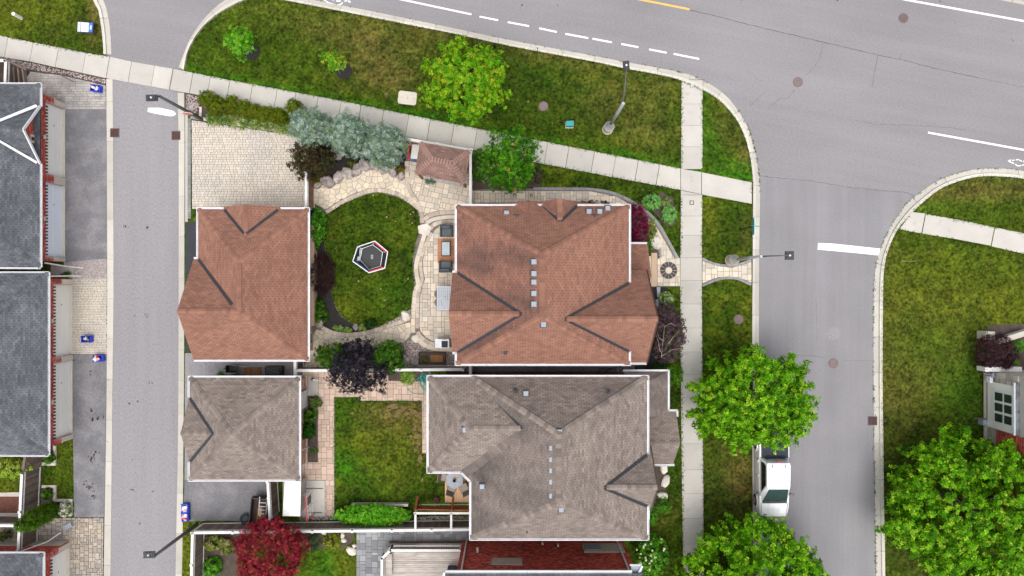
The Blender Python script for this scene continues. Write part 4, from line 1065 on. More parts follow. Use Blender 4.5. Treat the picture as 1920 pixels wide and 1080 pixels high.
def brick_wall(parent, a, b, z0, z1, mt='brick', L=.215, Hc=.075, holes=(), thick=.25, name='wall', topf=None):
    """mortar core and bricks on the outer face of the wall from a to b (outside on the right of a->b)"""
    a = Vector((*a, 0)); b = Vector((*b, 0)); d = (b - a); T = d.length; d.normalize(); o = Vector((d.y, -d.x, 0))
    ang = math.atan2(d.y, d.x)
    core = MB()
    xs = [0] + sorted({h[0] for h in holes} | {h[1] for h in holes}) + [T]
    for x0, x1 in zip(xs, xs[1:]):
        if x1 - x0 < .01: continue
        hs = [h for h in holes if h[0] <= x0 + .01 and h[1] >= x1 - .01]
        zs = [(z0, hs[0][2]), (hs[0][3], z1)] if hs else [(z0, z1)]
        for q0, q1 in zs:
            if q1 - q0 < .01: continue
            c = a + d * ((x0 + x1) / 2) - o * thick / 2; core.box((c.x, c.y, (q0 + q1) / 2), (x1 - x0, thick, q1 - q0), ang)
    if topf:
        n = 12; xs2 = [T * i / n for i in range(n + 1)]
        v = [a + d * x - o * y + Z(0, 0, z) for x in xs2 for y, z in ((0.004, z1), (.004, z1 + topf(x)), (thick, z1), (thick, z1 + topf(x)))]
        core.add(v, [f for i in range(n) for f in ((i * 4, i * 4 + 4, i * 4 + 5, i * 4 + 1), (i * 4 + 1, i * 4 + 5, i * 4 + 7, i * 4 + 3))])
    w = core.build(name, M['mortar'], parent)
    m = MB(); r = 0; z = z0
    zt = z1 + (max(topf(T * i / 20) for i in range(21)) if topf else 0)
    while z < zt - .02:
        x = -(r % 2) * L / 2
        while x < T:
            p0, p1 = max(x + .006, 0), min(x + L - .006, T)
            if p1 - p0 > .03 and (z + Hc <= z1 + .01 or (topf and z + Hc < z1 + topf((p0 + p1) / 2))) and not any(p1 > h[0] + .01 and p0 < h[1] - .01 and z + Hc > h[2] + .02 and z < h[3] - .02 for h in holes):
                q = .012 + random.uniform(0, .004); q0 = a + d * p0; q1 = a + d * p1; A = z + .006; B = min(z + Hc - .006, zt)
                v = [q0 + Z(0, 0, A), q1 + Z(0, 0, A), q1 + Z(0, 0, B), q0 + Z(0, 0, B)]; v = [s - o * .001 for s in v] + [s + o * q for s in v]
                m.add(v, [(4, 5, 6, 7), (3, 7, 6, 2), (0, 4, 7, 3), (1, 2, 6, 5)], random.random())
            x += L
        z += Hc; r += 1
    kind(m.build('bricks', M[mt], w), 'stuff')
    return w
def box_vent(parent, px, py, z, size=.30, tilt=None, mt='vent'):
    c = P(px, py, z); o = MB().box(c + Z(0, 0, .03), (size * 1.25, size * 1.25, .10)).build('roof_vent', M['vent_dark'], parent)
    m = MB(); s = size / 2
    m.add([(c.x + a * s * q, c.y + b * s * q, c.z + zz) for q, zz in ((1.0, .085), (1.0, .16), (.86, .20)) for a, b in ((-1, -1), (1, -1), (1, 1), (-1, 1))],
          [(i * 4 + k, i * 4 + (k + 1) % 4, i * 4 + 4 + (k + 1) % 4, i * 4 + 4 + k) for i in range(2) for k in range(4)] + [(8, 9, 10, 11)])
    m.build('vent_cap', M[mt], o)
def pipe_vent(parent, px, py, z, bar=True):
    c = P(px, py, z); m = MB().lathe(c - Z(0, 0, .1), [(.15, 0), (.13, .13), (.06, .16), (.055, .42)], 10)
    if bar: m.box(c + Z(0, .07, .12), (.42, .07, .05))
    m.build('vent_pipe', M['vent_dark'], parent)

# --- the brown roofed house in the middle
h1 = thing('brick_house', 'two storey house with a brown shingle roof and a row of roof vents', 'house', (1.8, -.2, 0))
ex0, ex1, ey0, ey1, ez = -3.20, 6.79, -4.40, 4.76, 6.0
RZ = 9.0; RN = Z(1.62, 1.80, RZ); RS = Z(1.62, -1.49, RZ)
wall(h1, [(ex0 + .4, ey0 + .4), (ex1 - .4, ey0 + .4), (ex1 - .4, ey1 - .4), (ex0 + .4, ey1 - .4)], 0, ez - .05, 'brick_brown')
B, BW, BD = M['roof_brown'], M['roof_brown_w'], M['roof_brown_dk']
roof_slope(h1, [Z(ex1, ey1, ez), Z(ex0, ey1, ez), RN], BD, B, 1)
roof_slope(h1, [Z(ex0, ey0, ez), Z(ex1, ey0, ez), RS], BD, B, 2)
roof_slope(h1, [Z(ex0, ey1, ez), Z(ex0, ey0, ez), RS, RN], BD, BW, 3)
roof_slope(h1, [Z(ex1, ey0, ez), Z(ex1, ey1, ez), RN, RS], BD, B, 4)
for q in ((ex0, ey1), (ex1, ey1)): ridge_cap(h1, Z(*q, ez), RN, B, drop=.5)
for q in ((ex0, ey0), (ex1, ey0)): ridge_cap(h1, Z(*q, ez), RS, B, drop=.5)
ridge_cap(h1, RS, RN, B)
# west cross gable
wx, wz, wy = -3.47, 8.3, -1.42
gy1, gy0 = .87, -3.72; xi = ex0 + (wz - 6) / .622
roof_slope(h1, [Z(wx, gy1, 6), Z(ex0, gy1, 6), Z(xi, wy, wz), Z(wx, wy, wz)], BD, B, 5, name='gable_slope')
roof_slope(h1, [Z(ex0, gy0, 6), Z(wx, gy0, 6), Z(wx, wy, wz), Z(xi, wy, wz)], BD, B, 6, name='gable_slope')
ridge_cap(h1, Z(wx, wy, wz), Z(xi, wy, wz), B); valley(h1, Z(ex0 + .02, gy1, 6), Z(xi, wy, wz)); valley(h1, Z(ex0 + .02, gy0, 6), Z(xi, wy, wz))
MB().prism([(wx + .25, gy0 + .1), (ex0 + .6, gy0 + .1), (ex0 + .6, gy1 - .1), (wx + .25, gy1 - .1)], 0, 5.95).add([(wx + .25, gy0 + .1, 5.9), (wx + .25, gy1 - .1, 5.9), (wx + .25, wy, wz - .15)], [(0, 1, 2)]).build('wall', M['brick_brown'], h1)
# east cross gable
gx, gz, gy = 8.0, 8.25, -1.70; lo = 5.1; half = 2.75; xi = ex1 - (gz - 6) / .58
for s, sd in ((1, 7), (-1, 8)):
    vy = gy + s * 1.957
    pts = [Z(gx, gy + s * half, lo), Z(ex1 - .2, gy + s * half, lo), Z(ex1 - .2, vy, 6.0), Z(xi, gy, gz), Z(gx, gy, gz)]
    pl = (gz - lo) / half
    pts[2].z = gz - pl * abs(vy - gy)
    roof_slope(h1, pts, BD, B, sd, name='gable_slope')
    rake(h1, Z(gx + .03, gy + s * half, lo), Z(gx + .03, gy, gz), .05, 'roof_brown_dk')
    valley(h1, Z(ex1 + .01, gy + s * 1.957, 6.02), Z(xi, gy, gz))
ridge_cap(h1, Z(gx, gy, gz), Z(xi - .3, gy, gz), B)
MB().prism([(6.2, gy - half + .35), (7.5, gy - half + .35), (7.5, gy + half - .35), (6.2, gy + half - .35)], 0, 5.2).add([(7.5, gy - half + .3, 5.0), (7.5, gy + half - .3, 5.0), (7.5, gy, gz - .3)], [(0, 1, 2)]).build('wall', M['brick_brown'], h1)
# porch roof
roof_slope(h1, [Z(8.42, 2.72, 3.3), Z(6.4, 2.72, 3.3), Z(6.4, .8, 4.4), Z(8.42, .8, 4.4)], BD, B, 9, name='porch_roof')
roof_slope(h1, [Z(6.4, -1.2, 3.3), Z(8.42, -1.2, 3.3), Z(8.42, .8, 4.4), Z(6.4, .8, 4.4)], BD, B, 10, name='porch_roof')
gutter(h1, [Z(6.79, 2.72, 3.3), Z(8.4, 2.72, 3.3)])
for y in (2.5, -.9): MB().box((8.15, y, 1.7), (.25, .25, 3.1)).build('porch_post', M['wood_white'], h1)
# north gables
for cx, x0, x1, z0, zt, yl, yb, sd in ((2.72, 1.1, 4.48, 5.25, 7.0, 5.06, 3.7, 11), (.93, -.38, 2.05, 5.4, 6.55, 5.04, 4.2, 12)):
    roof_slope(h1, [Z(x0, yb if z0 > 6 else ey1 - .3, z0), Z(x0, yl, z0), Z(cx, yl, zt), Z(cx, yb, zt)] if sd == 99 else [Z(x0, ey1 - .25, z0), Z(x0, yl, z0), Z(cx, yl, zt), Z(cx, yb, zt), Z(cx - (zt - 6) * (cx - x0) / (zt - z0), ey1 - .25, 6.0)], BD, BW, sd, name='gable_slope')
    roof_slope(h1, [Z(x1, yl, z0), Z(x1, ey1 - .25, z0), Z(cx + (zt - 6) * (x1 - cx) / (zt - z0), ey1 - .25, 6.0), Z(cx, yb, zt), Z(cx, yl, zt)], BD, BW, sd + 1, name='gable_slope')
ridge_cap(h1, Z(2.72, 5.06, 7.0), Z(2.72, 3.75, 7.0), B)
valley(h1, Z(1.86, ey1, 6.0), Z(2.68, 3.78, 6.99), w=.17); valley(h1, Z(3.78, ey1, 6.0), Z(2.78, 3.78, 6.99), w=.17)
gutter(h1, [Z(ex0, ey1, 6), Z(1.86, ey1, 6)]); gutter(h1, [Z(3.8, ey1, 6), Z(ex1 + .1, ey1, 6)]); gutter(h1, [Z(ex1, ey1 + .1, 6), Z(ex1, .3, 6)])
gutter(h1, [Z(ex1, -3.66, 6), Z(ex1, ey0 - .1, 6)]); gutter(h1, [Z(ex1 + .1, ey0, 6), Z(ex0 - .1, ey0, 6)]); gutter(h1, [Z(gx, ey0 - .03, 5.15), Z(ex1, ey0 - .03, 5.15)])
gutter(h1, [Z(ex0, ey0 - .1, 6), Z(ex0, gy0 - .05, 6)]); gutter(h1, [Z(ex0, gy1 + .05, 6), Z(ex0, ey1 + .1, 6)]); gutter(h1, [Z(wx, gy1, 6), Z(ex0, gy1, 6)]); gutter(h1, [Z(ex0, gy0 - .0, 6), Z(wx, gy0, 6)])
for y, z in ((491, 8.95), (513, 8.95), (529, 8.95), (550, 8.95), (570, 8.95)): box_vent(h1, 1001, y, z - .28)
for x, y, z in ((1104, 397, 6.35), (1124, 397, 6.35), (1139, 391, 6.15), (950, 400, 6.35), (1019, 608, 8.5)): box_vent(h1, x, y, z)
pipe_vent(h1, 969, 405, 6.5); pipe_vent(h1, 1114, 405, 6.5); pipe_vent(h1, 948, 661, 6.7)
MB().box((-2.0, -3.95, .6), (.9, .05, .9)).build('window_frame', M['wood_white'], h1)

# --- taupe roofed house south of it
h2 = thing('brick_house', 'two storey house with a taupe shingle roof, a projecting west wing and a black valley', 'house', (2.7, -9.9, 0))
T_, TW, TD = M['roof_tan'], M['roof_tan_w'], M['roof_tan_dk']
ax0, ax1, ay0, ay1 = -2.36, 7.85, -14.56, -5.19
tz = 9.0; TN = Z(2.5, -7.88, tz); TS = Z(2.5, -11.55, tz)
brick_wall(h2, (7.35, -5.6), (-4.4, -5.6), 0, 5.95, 'brick_brown', .24, .11, thick=.3)
wall(h2, [(-4.4, -10.3), (7.35, -10.3), (7.35, -5.9), (-4.4, -5.9)], 0, 5.95, 'brick_brown'); wall(h2, [(-1.95, -14.15), (7.4, -14.15), (7.4, -10.302), (-1.95, -10.302)], 0, 5.94, 'brick_brown')
roof_slope(h2, [Z(ax1, ay1, ez), Z(ax0, ay1, ez), TN], TD, T_, 21)
roof_slope(h2, [Z(ax0, ay0, ez), Z(ax1, ay0, ez), TS], TD, T_, 22)
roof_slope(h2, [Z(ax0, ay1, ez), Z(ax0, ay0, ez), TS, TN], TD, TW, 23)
roof_slope(h2, [Z(ax1, ay0, ez), Z(ax1, ay1, ez), TN, TS], TD, T_, 24)
for q in ((ax0, ay1), (ax1, ay1)): ridge_cap(h2, Z(*q, ez), TN, T_, drop=.5, w=.36)
for q in ((ax0, ay0), (ax1, ay0)): ridge_cap(h2, Z(*q, ez), TS, T_, drop=.5, w=.36)
ridge_cap(h2, TS, TN, T_)
wy0, wy1, wwx = -10.67, -5.19, -4.84; AW = Z(-2.37, -7.8, 7.8); BX = .56; BWp = Z(BX, -7.8, 7.8)
roof_slope(h2, [Z(-2.0, wy1, ez), Z(wwx, wy1, ez), AW, BWp], TD, T_, 25, name='wing_slope')
roof_slope(h2, [Z(wwx, wy0, ez), Z(ax0 - .0, wy0, ez), BWp, AW], TD, T_, 26, name='wing_slope')
roof_slope(h2, [Z(wwx, wy1, ez), Z(wwx, wy0, ez), AW], TD, T_, 27, name='wing_slope')
MB().prism([(-2.95, -10.672), (-2.36, -10.672), (-2.36, -11.26)], 5.88, 6.02).build('roof_corner', T_, h2)
ridge_cap(h2, Z(wwx, wy1, ez), AW, T_, drop=.5, w=.36); ridge_cap(h2, Z(wwx, wy0, ez), AW, T_, drop=.5, w=.36); ridge_cap(h2, AW, BWp, T_)
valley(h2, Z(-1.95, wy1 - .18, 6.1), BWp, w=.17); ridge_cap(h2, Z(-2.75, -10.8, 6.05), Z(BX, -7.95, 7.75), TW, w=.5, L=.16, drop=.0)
gx, gz, gy = 8.13, 7.5, -11.17; lo = 5.6; half = 1.87; xi = ax1 - (gz - 6) / .56
for s, sd in ((1, 28), (-1, 29)):
    vy = gy + s * 1.45; pl = (gz - lo) / half
    roof_slope(h2, [Z(gx, gy + s * half, lo), Z(ax1 - .2, gy + s * half, lo), Z(ax1 - .2, vy, gz - pl * 1.45), Z(xi, gy, gz), Z(gx, gy, gz)], TD, T_, sd, name='gable_slope')
    valley(h2, Z(ax1 + .01, gy + s * 1.46, 6.02), Z(xi, gy, gz), w=.24)
    rake(h2, Z(gx + .03, gy + s * half, lo), Z(gx + .03, gy, gz), .05, 'roof_tan_dk')
ridge_cap(h2, Z(gx, gy, gz), Z(xi - .2, gy, gz), T_)
MB().prism([(6.9, gy - half + .3), (7.7, gy - half + .3), (7.7, gy + half - .3), (6.9, gy + half - .3)], 0, 5.7).build('wall', M['brick_brown'], h2)
gutter(h2, [Z(wwx - .1, wy1, ez), Z(ax1 + .1, wy1, ez)]); gutter(h2, [Z(ax1, ay1 + .1, ez), Z(ax1, gy + 1.46, ez)]); gutter(h2, [Z(ax1, gy - 1.46, ez), Z(ax1, ay0 - .1, ez)])
gutter(h2, [Z(ax1 + .1, ay0, ez), Z(ax0 - .1, ay0, ez)]); gutter(h2, [Z(ax0, ay0 - .1, ez), Z(ax0, -11.26, ez)]); gutter(h2, [Z(ax0, -11.26, ez), Z(-2.93, -10.67, ez)])
gutter(h2, [Z(-2.93, wy0, ez), Z(wwx - .1, wy0, ez)]); gutter(h2, [Z(wwx, wy0 - .1, ez), Z(wwx, wy1 + .1, ez)])
# low front roof
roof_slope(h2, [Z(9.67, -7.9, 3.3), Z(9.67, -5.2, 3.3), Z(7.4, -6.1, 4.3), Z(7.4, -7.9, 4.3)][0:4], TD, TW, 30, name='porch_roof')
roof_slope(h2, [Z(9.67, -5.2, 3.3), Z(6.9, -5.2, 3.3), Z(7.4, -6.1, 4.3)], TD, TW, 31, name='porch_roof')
roof_slope(h2, [Z(10.2, -7.68, 3.3), Z(7.4, -7.68, 3.3), Z(7.4, -9.4, 4.3), Z(10.2, -9.4, 4.3)], TD, T_, 32, name='porch_roof')
roof_slope(h2, [Z(7.6, -10.93, 3.3), Z(10.0, -10.93, 3.3), Z(10.2, -9.4, 4.3), Z(7.4, -9.4, 4.3)], TD, T_, 33, name='porch_roof')
gutter(h2, [Z(6.9, -5.2, 3.3), Z(9.77, -5.2, 3.3)]); gutter(h2, [Z(9.67, -5.1, 3.3), Z(9.67, -7.68, 3.3)]); gutter(h2, [Z(9.67, -7.68, 3.3), Z(10.3, -7.68, 3.3)]); gutter(h2, [Z(10.2, -7.6, 3.3), Z(10.2, -8.0, 3.3)]); gutter(h2, [Z(10.1, -10.93, 3.3), Z(8.2, -10.93, 3.3)])
for x, y in ((9.3, -5.6), (9.85, -8.1), (9.75, -10.6)): MB().box((x, y, 1.65), (.25, .25, 3.1)).build('porch_post', M['wood_white'], h2)
wall(h2, [(7.36, -10.5), (8.6, -10.5), (8.6, -5.7), (7.36, -5.7)], 0, 3.2, 'brick_brown')
for y in (839, 860, 881, 902, 928): box_vent(h2, 1034, y, 8.6, .29)
for x, y, z in ((986, 737, 7.0), (1049, 809, 8.72), (872, 805, 7.5), (904, 911, 6.9), (1052, 954, 8.4)): box_vent(h2, x, y, z, .29)
pipe_vent(h2, 967, 733, 6.9); pipe_vent(h2, 1141, 735, 6.9); pipe_vent(h2, 988, 995, 6.4)
MB().box((8.05, -13.2, 4.9), (.25, 1.1, .5)).build('bay_roof', M['doorwhite'], h2)

# --- brown garage
g1 = thing('garage', 'detached garage with a brown shingle roof and three gables beside the lane', 'garage', (-16.5, 0, 0))
qx0, qx1, qy0, qy1 = -19.62, -12.78, -4.48, 4.92; gz0 = 3.0
GN = Z(-16.25, 1.52, 5.1); GS = Z(-16.25, -1.38, 5.1)
wall(g1, [(qx0 + .35, qy0 + .35), (-13.28, qy0 + .35), (-13.28, qy1 - .35), (qx0 + .35, qy1 - .35)], 0, 2.92, 'siding_tan')
roof_slope(g1, [Z(qx1, qy1, gz0), Z(qx0, qy1, gz0), GN], BD, B, 41)
roof_slope(g1, [Z(qx0, qy1, gz0), Z(qx0, 1.0, gz0), Z(-17.5, -1.2, 4.3), GS, GN] if False else [Z(qx0, qy1, gz0), Z(qx0, qy0, gz0), GS, GN], BD, B, 42)
roof_slope(g1, [Z(qx1, qy0, gz0), Z(qx1, qy1, gz0), GN, GS], BD, B, 43)
wpx = -19.92; WP = Z(wpx, -1.38, 5.1)
roof_slope(g1, [Z(wpx, qy0, gz0), Z(qx1, qy0, gz0), GS, WP], BD, B, 44)
roof_slope(g1, [Z(-19.6, 1.80, gz0), Z(wpx, 1.80, gz0), WP, GS], BD, B, 45, name='gable_slope')
for a, b in ((Z(qx0, qy1, gz0), GN), (Z(qx1, qy1, gz0), GN), (Z(qx1, qy0, gz0), GS), (GS, GN), (WP, GS)): ridge_cap(g1, a, b, B, drop=.5)
valley(g1, Z(-19.58, 1.80, gz0), Z(-16.75, -1.0, 4.86), w=.19)
roof_slope(g1, [Z(-18.01, 4.85, gz0), Z(-18.01, 5.1, gz0), Z(-16.27, 5.1, 4.05), Z(-16.27, 3.22, 4.05)], BD, B, 46, name='gable_slope')
roof_slope(g1, [Z(-14.53, 5.1, gz0), Z(-14.53, 4.85, gz0), Z(-16.27, 3.22, 4.05), Z(-16.27, 5.1, 4.05)], BD, B, 47, name='gable_slope')
ridge_cap(g1, Z(-16.27, 5.1, 4.05), Z(-16.27, 3.2, 4.05), B)
valley(g1, Z(-17.95, 4.9, 3.02), Z(-16.35, 3.32, 4.02), w=.18); valley(g1, Z(-14.6, 4.9, 3.02), Z(-16.2, 3.32, 4.02), w=.18)
gutter(g1, [Z(qx0 - .1, qy1, gz0), Z(-18.05, qy1, gz0)]); gutter(g1, [Z(-14.5, qy1, gz0), Z(qx1 + .1, qy1, gz0)]); gutter(g1, [Z(qx1, qy1 + .1, gz0), Z(qx1, qy0 - .1, gz0)])
gutter(g1, [Z(qx1 + .1, qy0, gz0), Z(wpx, qy0, gz0)]); gutter(g1, [Z(qx0, 1.85, gz0), Z(qx0, qy1 + .1, gz0)]); gutter(g1, [Z(wpx, 1.80, gz0), Z(qx0, 1.80, gz0)])
MB().box((-13.15, 1.0, .5), (.3, 7.0, .8)).build('stone_base', M['siding_tan'], g1)
f = MB().box((-13.22, -3.3, 1.3), (.12, .8, 1.0)).build('window_frame', M['wood_white'], g1); MB().box((-13.15, -3.3, 1.3), (.05, .66, .86)).build('pane', M['window'], f)
# --- taupe garage
g2 = thing('garage', 'detached garage with a taupe pyramid roof and a small west gable', 'garage', (-16.7, -8.8, 0))
qx0, qx1, qy0, qy1 = -20.15, -13.33, -11.98, -5.62
AP = Z(-16.72, -8.75, 4.92)
brick_wall(g2, (-13.78, qy0 + .35), (-13.78, qy1 - .35), 0, 2.9, 'brick_tan', .24, .09, [(3.7, 4.9, .05, 2.1)], .3)
wall(g2, [(qx0 + .35, qy0 + .35), (-14.1, qy0 + .35), (-14.1, qy1 - .35), (qx0 + .35, qy1 - .35)], 0, 2.92, 'brick_tan')
roof_slope(g2, [Z(qx1, qy1, gz0), Z(qx0, qy1, gz0), AP], TD, T_, 51); roof_slope(g2, [Z(qx0, qy0, gz0), Z(qx1, qy0, gz0), AP], TD, T_, 52)
roof_slope(g2, [Z(qx0, qy1, gz0), Z(qx0, qy0, gz0), AP], TD, T_, 53); roof_slope(g2, [Z(qx1, qy0, gz0), Z(qx1, qy1, gz0), AP], TD, T_, 54)
for q in ((qx0, qy1), (qx0, qy0), (qx1, qy0), (qx1, qy1)): ridge_cap(g2, Z(*q, gz0), AP, T_, drop=.5, w=.34)
gyr = -8.86; tip = Z(-18.2, gyr, 4.08)
roof_slope(g2, [Z(-20.12, -6.86, gz0), Z(-20.2, -6.86, gz0), Z(-20.2, gyr, 4.08), tip], TD, T_, 55, name='gable_slope'); roof_slope(g2, [Z(-20.2, -10.86, gz0), Z(-20.12, -10.86, gz0), tip, Z(-20.2, gyr, 4.08)], TD, T_, 56, name='gable_slope')
valley(g2, Z(-20.1, -6.88, 3.02), tip, w=.19); valley(g2, Z(-20.1, -10.84, 3.02), tip, w=.19); ridge_cap(g2, Z(-20.2, gyr, 4.08), Z(-18.1, gyr, 4.08), T_, w=.3)
gutter(g2, [Z(qx0 - .1, qy1, gz0), Z(qx1 + .1, qy1, gz0)]); gutter(g2, [Z(qx1, qy1 + .1, gz0), Z(qx1, qy0 - .1, gz0)]); gutter(g2, [Z(qx1 + .1, qy0, gz0), Z(qx0 - .1, qy0, gz0)]); gutter(g2, [Z(qx0, qy0 - .1, gz0), Z(qx0, -10.9, gz0)]); gutter(g2, [Z(qx0, -6.85, gz0), Z(qx0, qy1 + .1, gz0)])
d = MB().box((-13.7, -7.33, 1.08), (.08, 1.1, 2.05)).build('door', M['wood_white'], g2); MB().box((-13.62, -6.9, 1.05), (.05, .05, .14)).build('handle', M['metal'], d)
MB().tube([(-13.55, -10.6, .2), (-13.6, -10.5, 1.5), (-13.62, -10.4, 2.85)], .04, 6).build('downspout', M['wood_white'], g2)

# --- grey roofed garages across the lane
def grey_garage(x0, x1, y0, y1, label, z=2.9, pitch=.56, hipcap=True):
    t = thing('garage', label, 'garage', ((x0 + x1) / 2, (y0 + y1) / 2, 0)); G, GD = M['roof_grey'], M['roof_grey_dk']
    hw = (x1 - x0) / 2; hd = (y1 - y0) / 2; r = min(hw, hd); zt = z + r * pitch; cx = (x0 + x1) / 2
    A = Z(cx, y1 - r, zt); B2 = Z(cx, y0 + r, zt)
    roof_slope(t, [Z(x1, y1, z), Z(x0, y1, z), A], GD, G, 61); roof_slope(t, [Z(x0, y0, z), Z(x1, y0, z), B2], GD, G, 62)
    roof_slope(t, [Z(x1, y0, z), Z(x1, y1, z), A, B2], GD, G, 63); roof_slope(t, [Z(x0, y1, z), Z(x0, y0, z), B2, A], GD, G, 64)
    for a, b in ((Z(x0, y1, z), A), (Z(x1, y1, z), A), (Z(x0, y0, z), B2), (Z(x1, y0, z), B2)): ridge_cap(t, a, b, G, drop=.5, w=.34)
    ridge_cap(t, A, B2, G)
    gutter(t, [Z(x0, y1, z), Z(x1 + .05, y1, z)], w=.09); gutter(t, [Z(x1, y0 - .05, z), Z(x0, y0, z)], w=.09)
    return t
def garage_front(t, xw, ya, yb, doors, piers, side=True, doorm=None, gable=None):
    """east wall with door openings; doors: (y0, y1, material), piers: (y0, y1)"""
    T = yb - ya; holes = [(d[0] - ya, d[1] - ya, 0, 1.92) for d in doors]
    w = brick_wall(t, (xw, ya), (xw, yb), 0, 2.75, 'brick', .215, .075, holes, .28, topf=gable)
    wall(t, [(xw - 7.5, ya), (xw - .3, ya), (xw - .3, yb), (xw - 7.5, yb)], 0, 2.74, 'brick')
    for a, b in piers:
        MB().box((xw + .012, (a + b) / 2, .55), (.05, b - a - .01, 1.1)).build('stone_facing', M['stone'], w)
        MB().box((xw - .10, (a + b) / 2, 1.13), (.34, b - a + .03, .06)).build('stone_cap', M['stone'], w)
    for a, b, mt in doors:
        d = MB().box((xw - .21, (a + b) / 2, .97), (.05, b - a, 1.94)).build('garage_door', M[mt], t)
        for k in range(4):
            MB().box((xw - .178, (a + b) / 2, .26 + k * .48), (.016, b - a - .1, .44)).build('door_panel', M[mt], d)
        MB().box((xw - .09, (a + b) / 2, .035), (.20, b - a, .06)).build('door_apron', M['stone'], t)
        MB().box((xw - .165, (a + b) / 2 + (b - a) * .22, .9), (.02, .09, .05)).build('handle', M['vent_dark'], d)
        m = MB(); y = a + .1
        while y < b - .1:
            m.box((xw + .02, y, 1.88), (.10, .10, .14)); y += .21
        kind(m.build('lintel_bricks', M['roof_brown_dk'], w), 'stuff')
        MB().box((xw + .03, (a + b) / 2, 2.0), (.03, .26, .34)).build('keystone', M['stone'], w)
ga = grey_garage(-37.6, -29.6, 1.34, 12.78, 'grey roofed garage in the upper left with white edged gable valleys')
def gab(x): # gable outline above wall top, x along wall from y=1.75
    y = 1.75 + x; return max(0, 1.42 - abs(y - 9.6) * .8)
garage_front(ga, -29.9, 1.75, 12.35, [(7.35, 11.95, 'offwhite'), (2.05, 6.8, 'doorwhite')], [(6.82, 7.33), (1.76, 2.03), (11.97, 12.34)], gable=gab)
G, GD = M['roof_grey'], M['roof_grey_dk']
tip = Z(-32.2, 9.6, 4.36)
roof_slope(ga, [Z(-29.65, 11.35, 2.93), Z(-29.62, 11.35, 2.93), Z(-29.62, 9.6, 4.36), tip], GD, G, 65, name='gable_slope')
roof_slope(ga, [Z(-29.62, 7.85, 2.93), Z(-29.65, 7.85, 2.93), tip, Z(-29.62, 9.6, 4.36)], GD, G, 66, name='gable_slope')
ridge_cap(ga, Z(-29.62, 9.6, 4.36), tip, G)
valley(ga, Z(-29.65, 11.38, 3.0), tip + Z(0, 0, .04), M['white'], .2, lift=.07); valley(ga, Z(-29.65, 7.82, 3.0), tip + Z(0, 0, .04), M['white'], .15, lift=.07)
rake(ga, Z(-29.58, 11.4, 2.93), Z(-29.58, 9.6, 4.4), .06); rake(ga, Z(-29.58, 7.8, 2.93), Z(-29.58, 9.6, 4.4), .06)
gutter(ga, [Z(-29.6, 12.83, 2.9), Z(-29.6, 11.4, 2.9)], w=.09); gutter(ga, [Z(-29.6, 7.8, 2.9), Z(-29.6, 1.3, 2.9)], w=.09)
s = MB().box((-29.87, 9.3, 3.2), (.06, .5, .34)).build('gable_vent', M['stone'], ga); MB().box((-29.83, 9.3, 3.2), (.04, .2, .2)).build('louvre', M['black'], s)
MB().tube([(-29.7, 1.6, 2.3), (-29.5, 1.45, .7), (-29.3, 1.40, .2), (-28.6, 1.35, .12)], .045, 6).build('downspout', M['wood_white'], ga)
gb = grey_garage(-37.1, -29.1, -10.43, .93, 'long grey roofed garage at the middle left with two cream doors')
garage_front(gb, -29.4, -10.1, .60, [(-4.45, .22, 'offwhite'), (-9.75, -4.85, 'offwhite')], [(.24, .58), (-4.83, -4.47), (-10.08, -9.77)])
gutter(gb, [Z(-29.1, .98, 2.9), Z(-29.1, -10.48, 2.9)], w=.09)
MB().tube([(-29.3, .75, 2.4), (-29.1, .8, .6), (-28.8, .8, .12)], .045, 6).build('downspout', M['wood_white'], gb)
gc = grey_garage(-37.4, -29.42, -28.0, -16.65, 'grey roofed garage in the lower left corner with a pale quoin')
garage_front(gc, -29.6, -27.6, -16.97, [(-22.0, -17.35, 'offwhite'), (-27.2, -22.4, 'offwhite')], [(-17.33, -16.98), (-22.38, -22.02)])
brick_wall(gc, (-29.62, -16.96), (-37.1, -16.96), 0, 2.75, 'brick', .215, .075, thick=.05)
MB().box((-32.3, -16.925, .42), (5.2, .05, .84)).build('stone_base', M['stone'], gc)
gutter(gc, [Z(-29.42, -16.6, 2.9), Z(-29.42, -28, 2.9)], w=.09)
MB().tube([(-31.5, -16.8, 2.7), (-30.3, -16.55, 1.2), (-29.9, -16.2, .5)], .045, 6).build('downspout', M['wood_white'], gc)
MB().box((-29.55, -15.85, .35), (.62, .3, .05), .5).build('splash_block', M['vent'], gc)

# --- brick house along the bottom edge
h3 = thing('brick_house', 'tall red brick house at the bottom edge with a cream window sill panel', 'house', (2, -17, 0))
brick_wall(h3, (7.4, -16.86), (-3.3, -16.86), 0, 5.85, 'brick', .235, .10, [(6.0, 7.55, 2.75, 4.55)] if False else [(6.8, 8.6, 3.2, 4.2)], .3)
wall(h3, [(-3.3, -26), (7.4, -26), (7.4, -17.16), (-3.3, -17.16)], 0, 5.84, 'brick')
MB().box((-.3, -16.83, 3.7), (1.85, .09, .95)).build('window_panel', M['stone'], h3)
w = MB().box((4.3 + 1.6, -16.82, 1.55), (2.6, .1, 1.4)).build('window_surround', M['stone_grey'], h3); MB().box((5.2, -16.76, 1.5), (1.0, .06, 1.0)).build('pane', M['vent'], w)
for x in (-3.0, 6.95): MB().tube([(x, -16.76, 0), (x, -16.76, 5.7)], .055, 6).build('downspout', M['wood_white'], h3)
roof_slope(h3, [Z(7.62, -16.62, 5.95), Z(-3.9, -16.62, 5.95), Z(-.6, -21, 8.2), Z(4.4, -21, 8.2)], M['roof_grey_dk'], M['roof_grey'], 71)
roof_slope(h3, [Z(7.62, -26, 5.95), Z(7.62, -16.62, 5.95), Z(4.4, -21, 8.2), Z(4.4, -24, 8.2)], M['roof_grey_dk'], M['roof_grey'], 72, shingles=False)
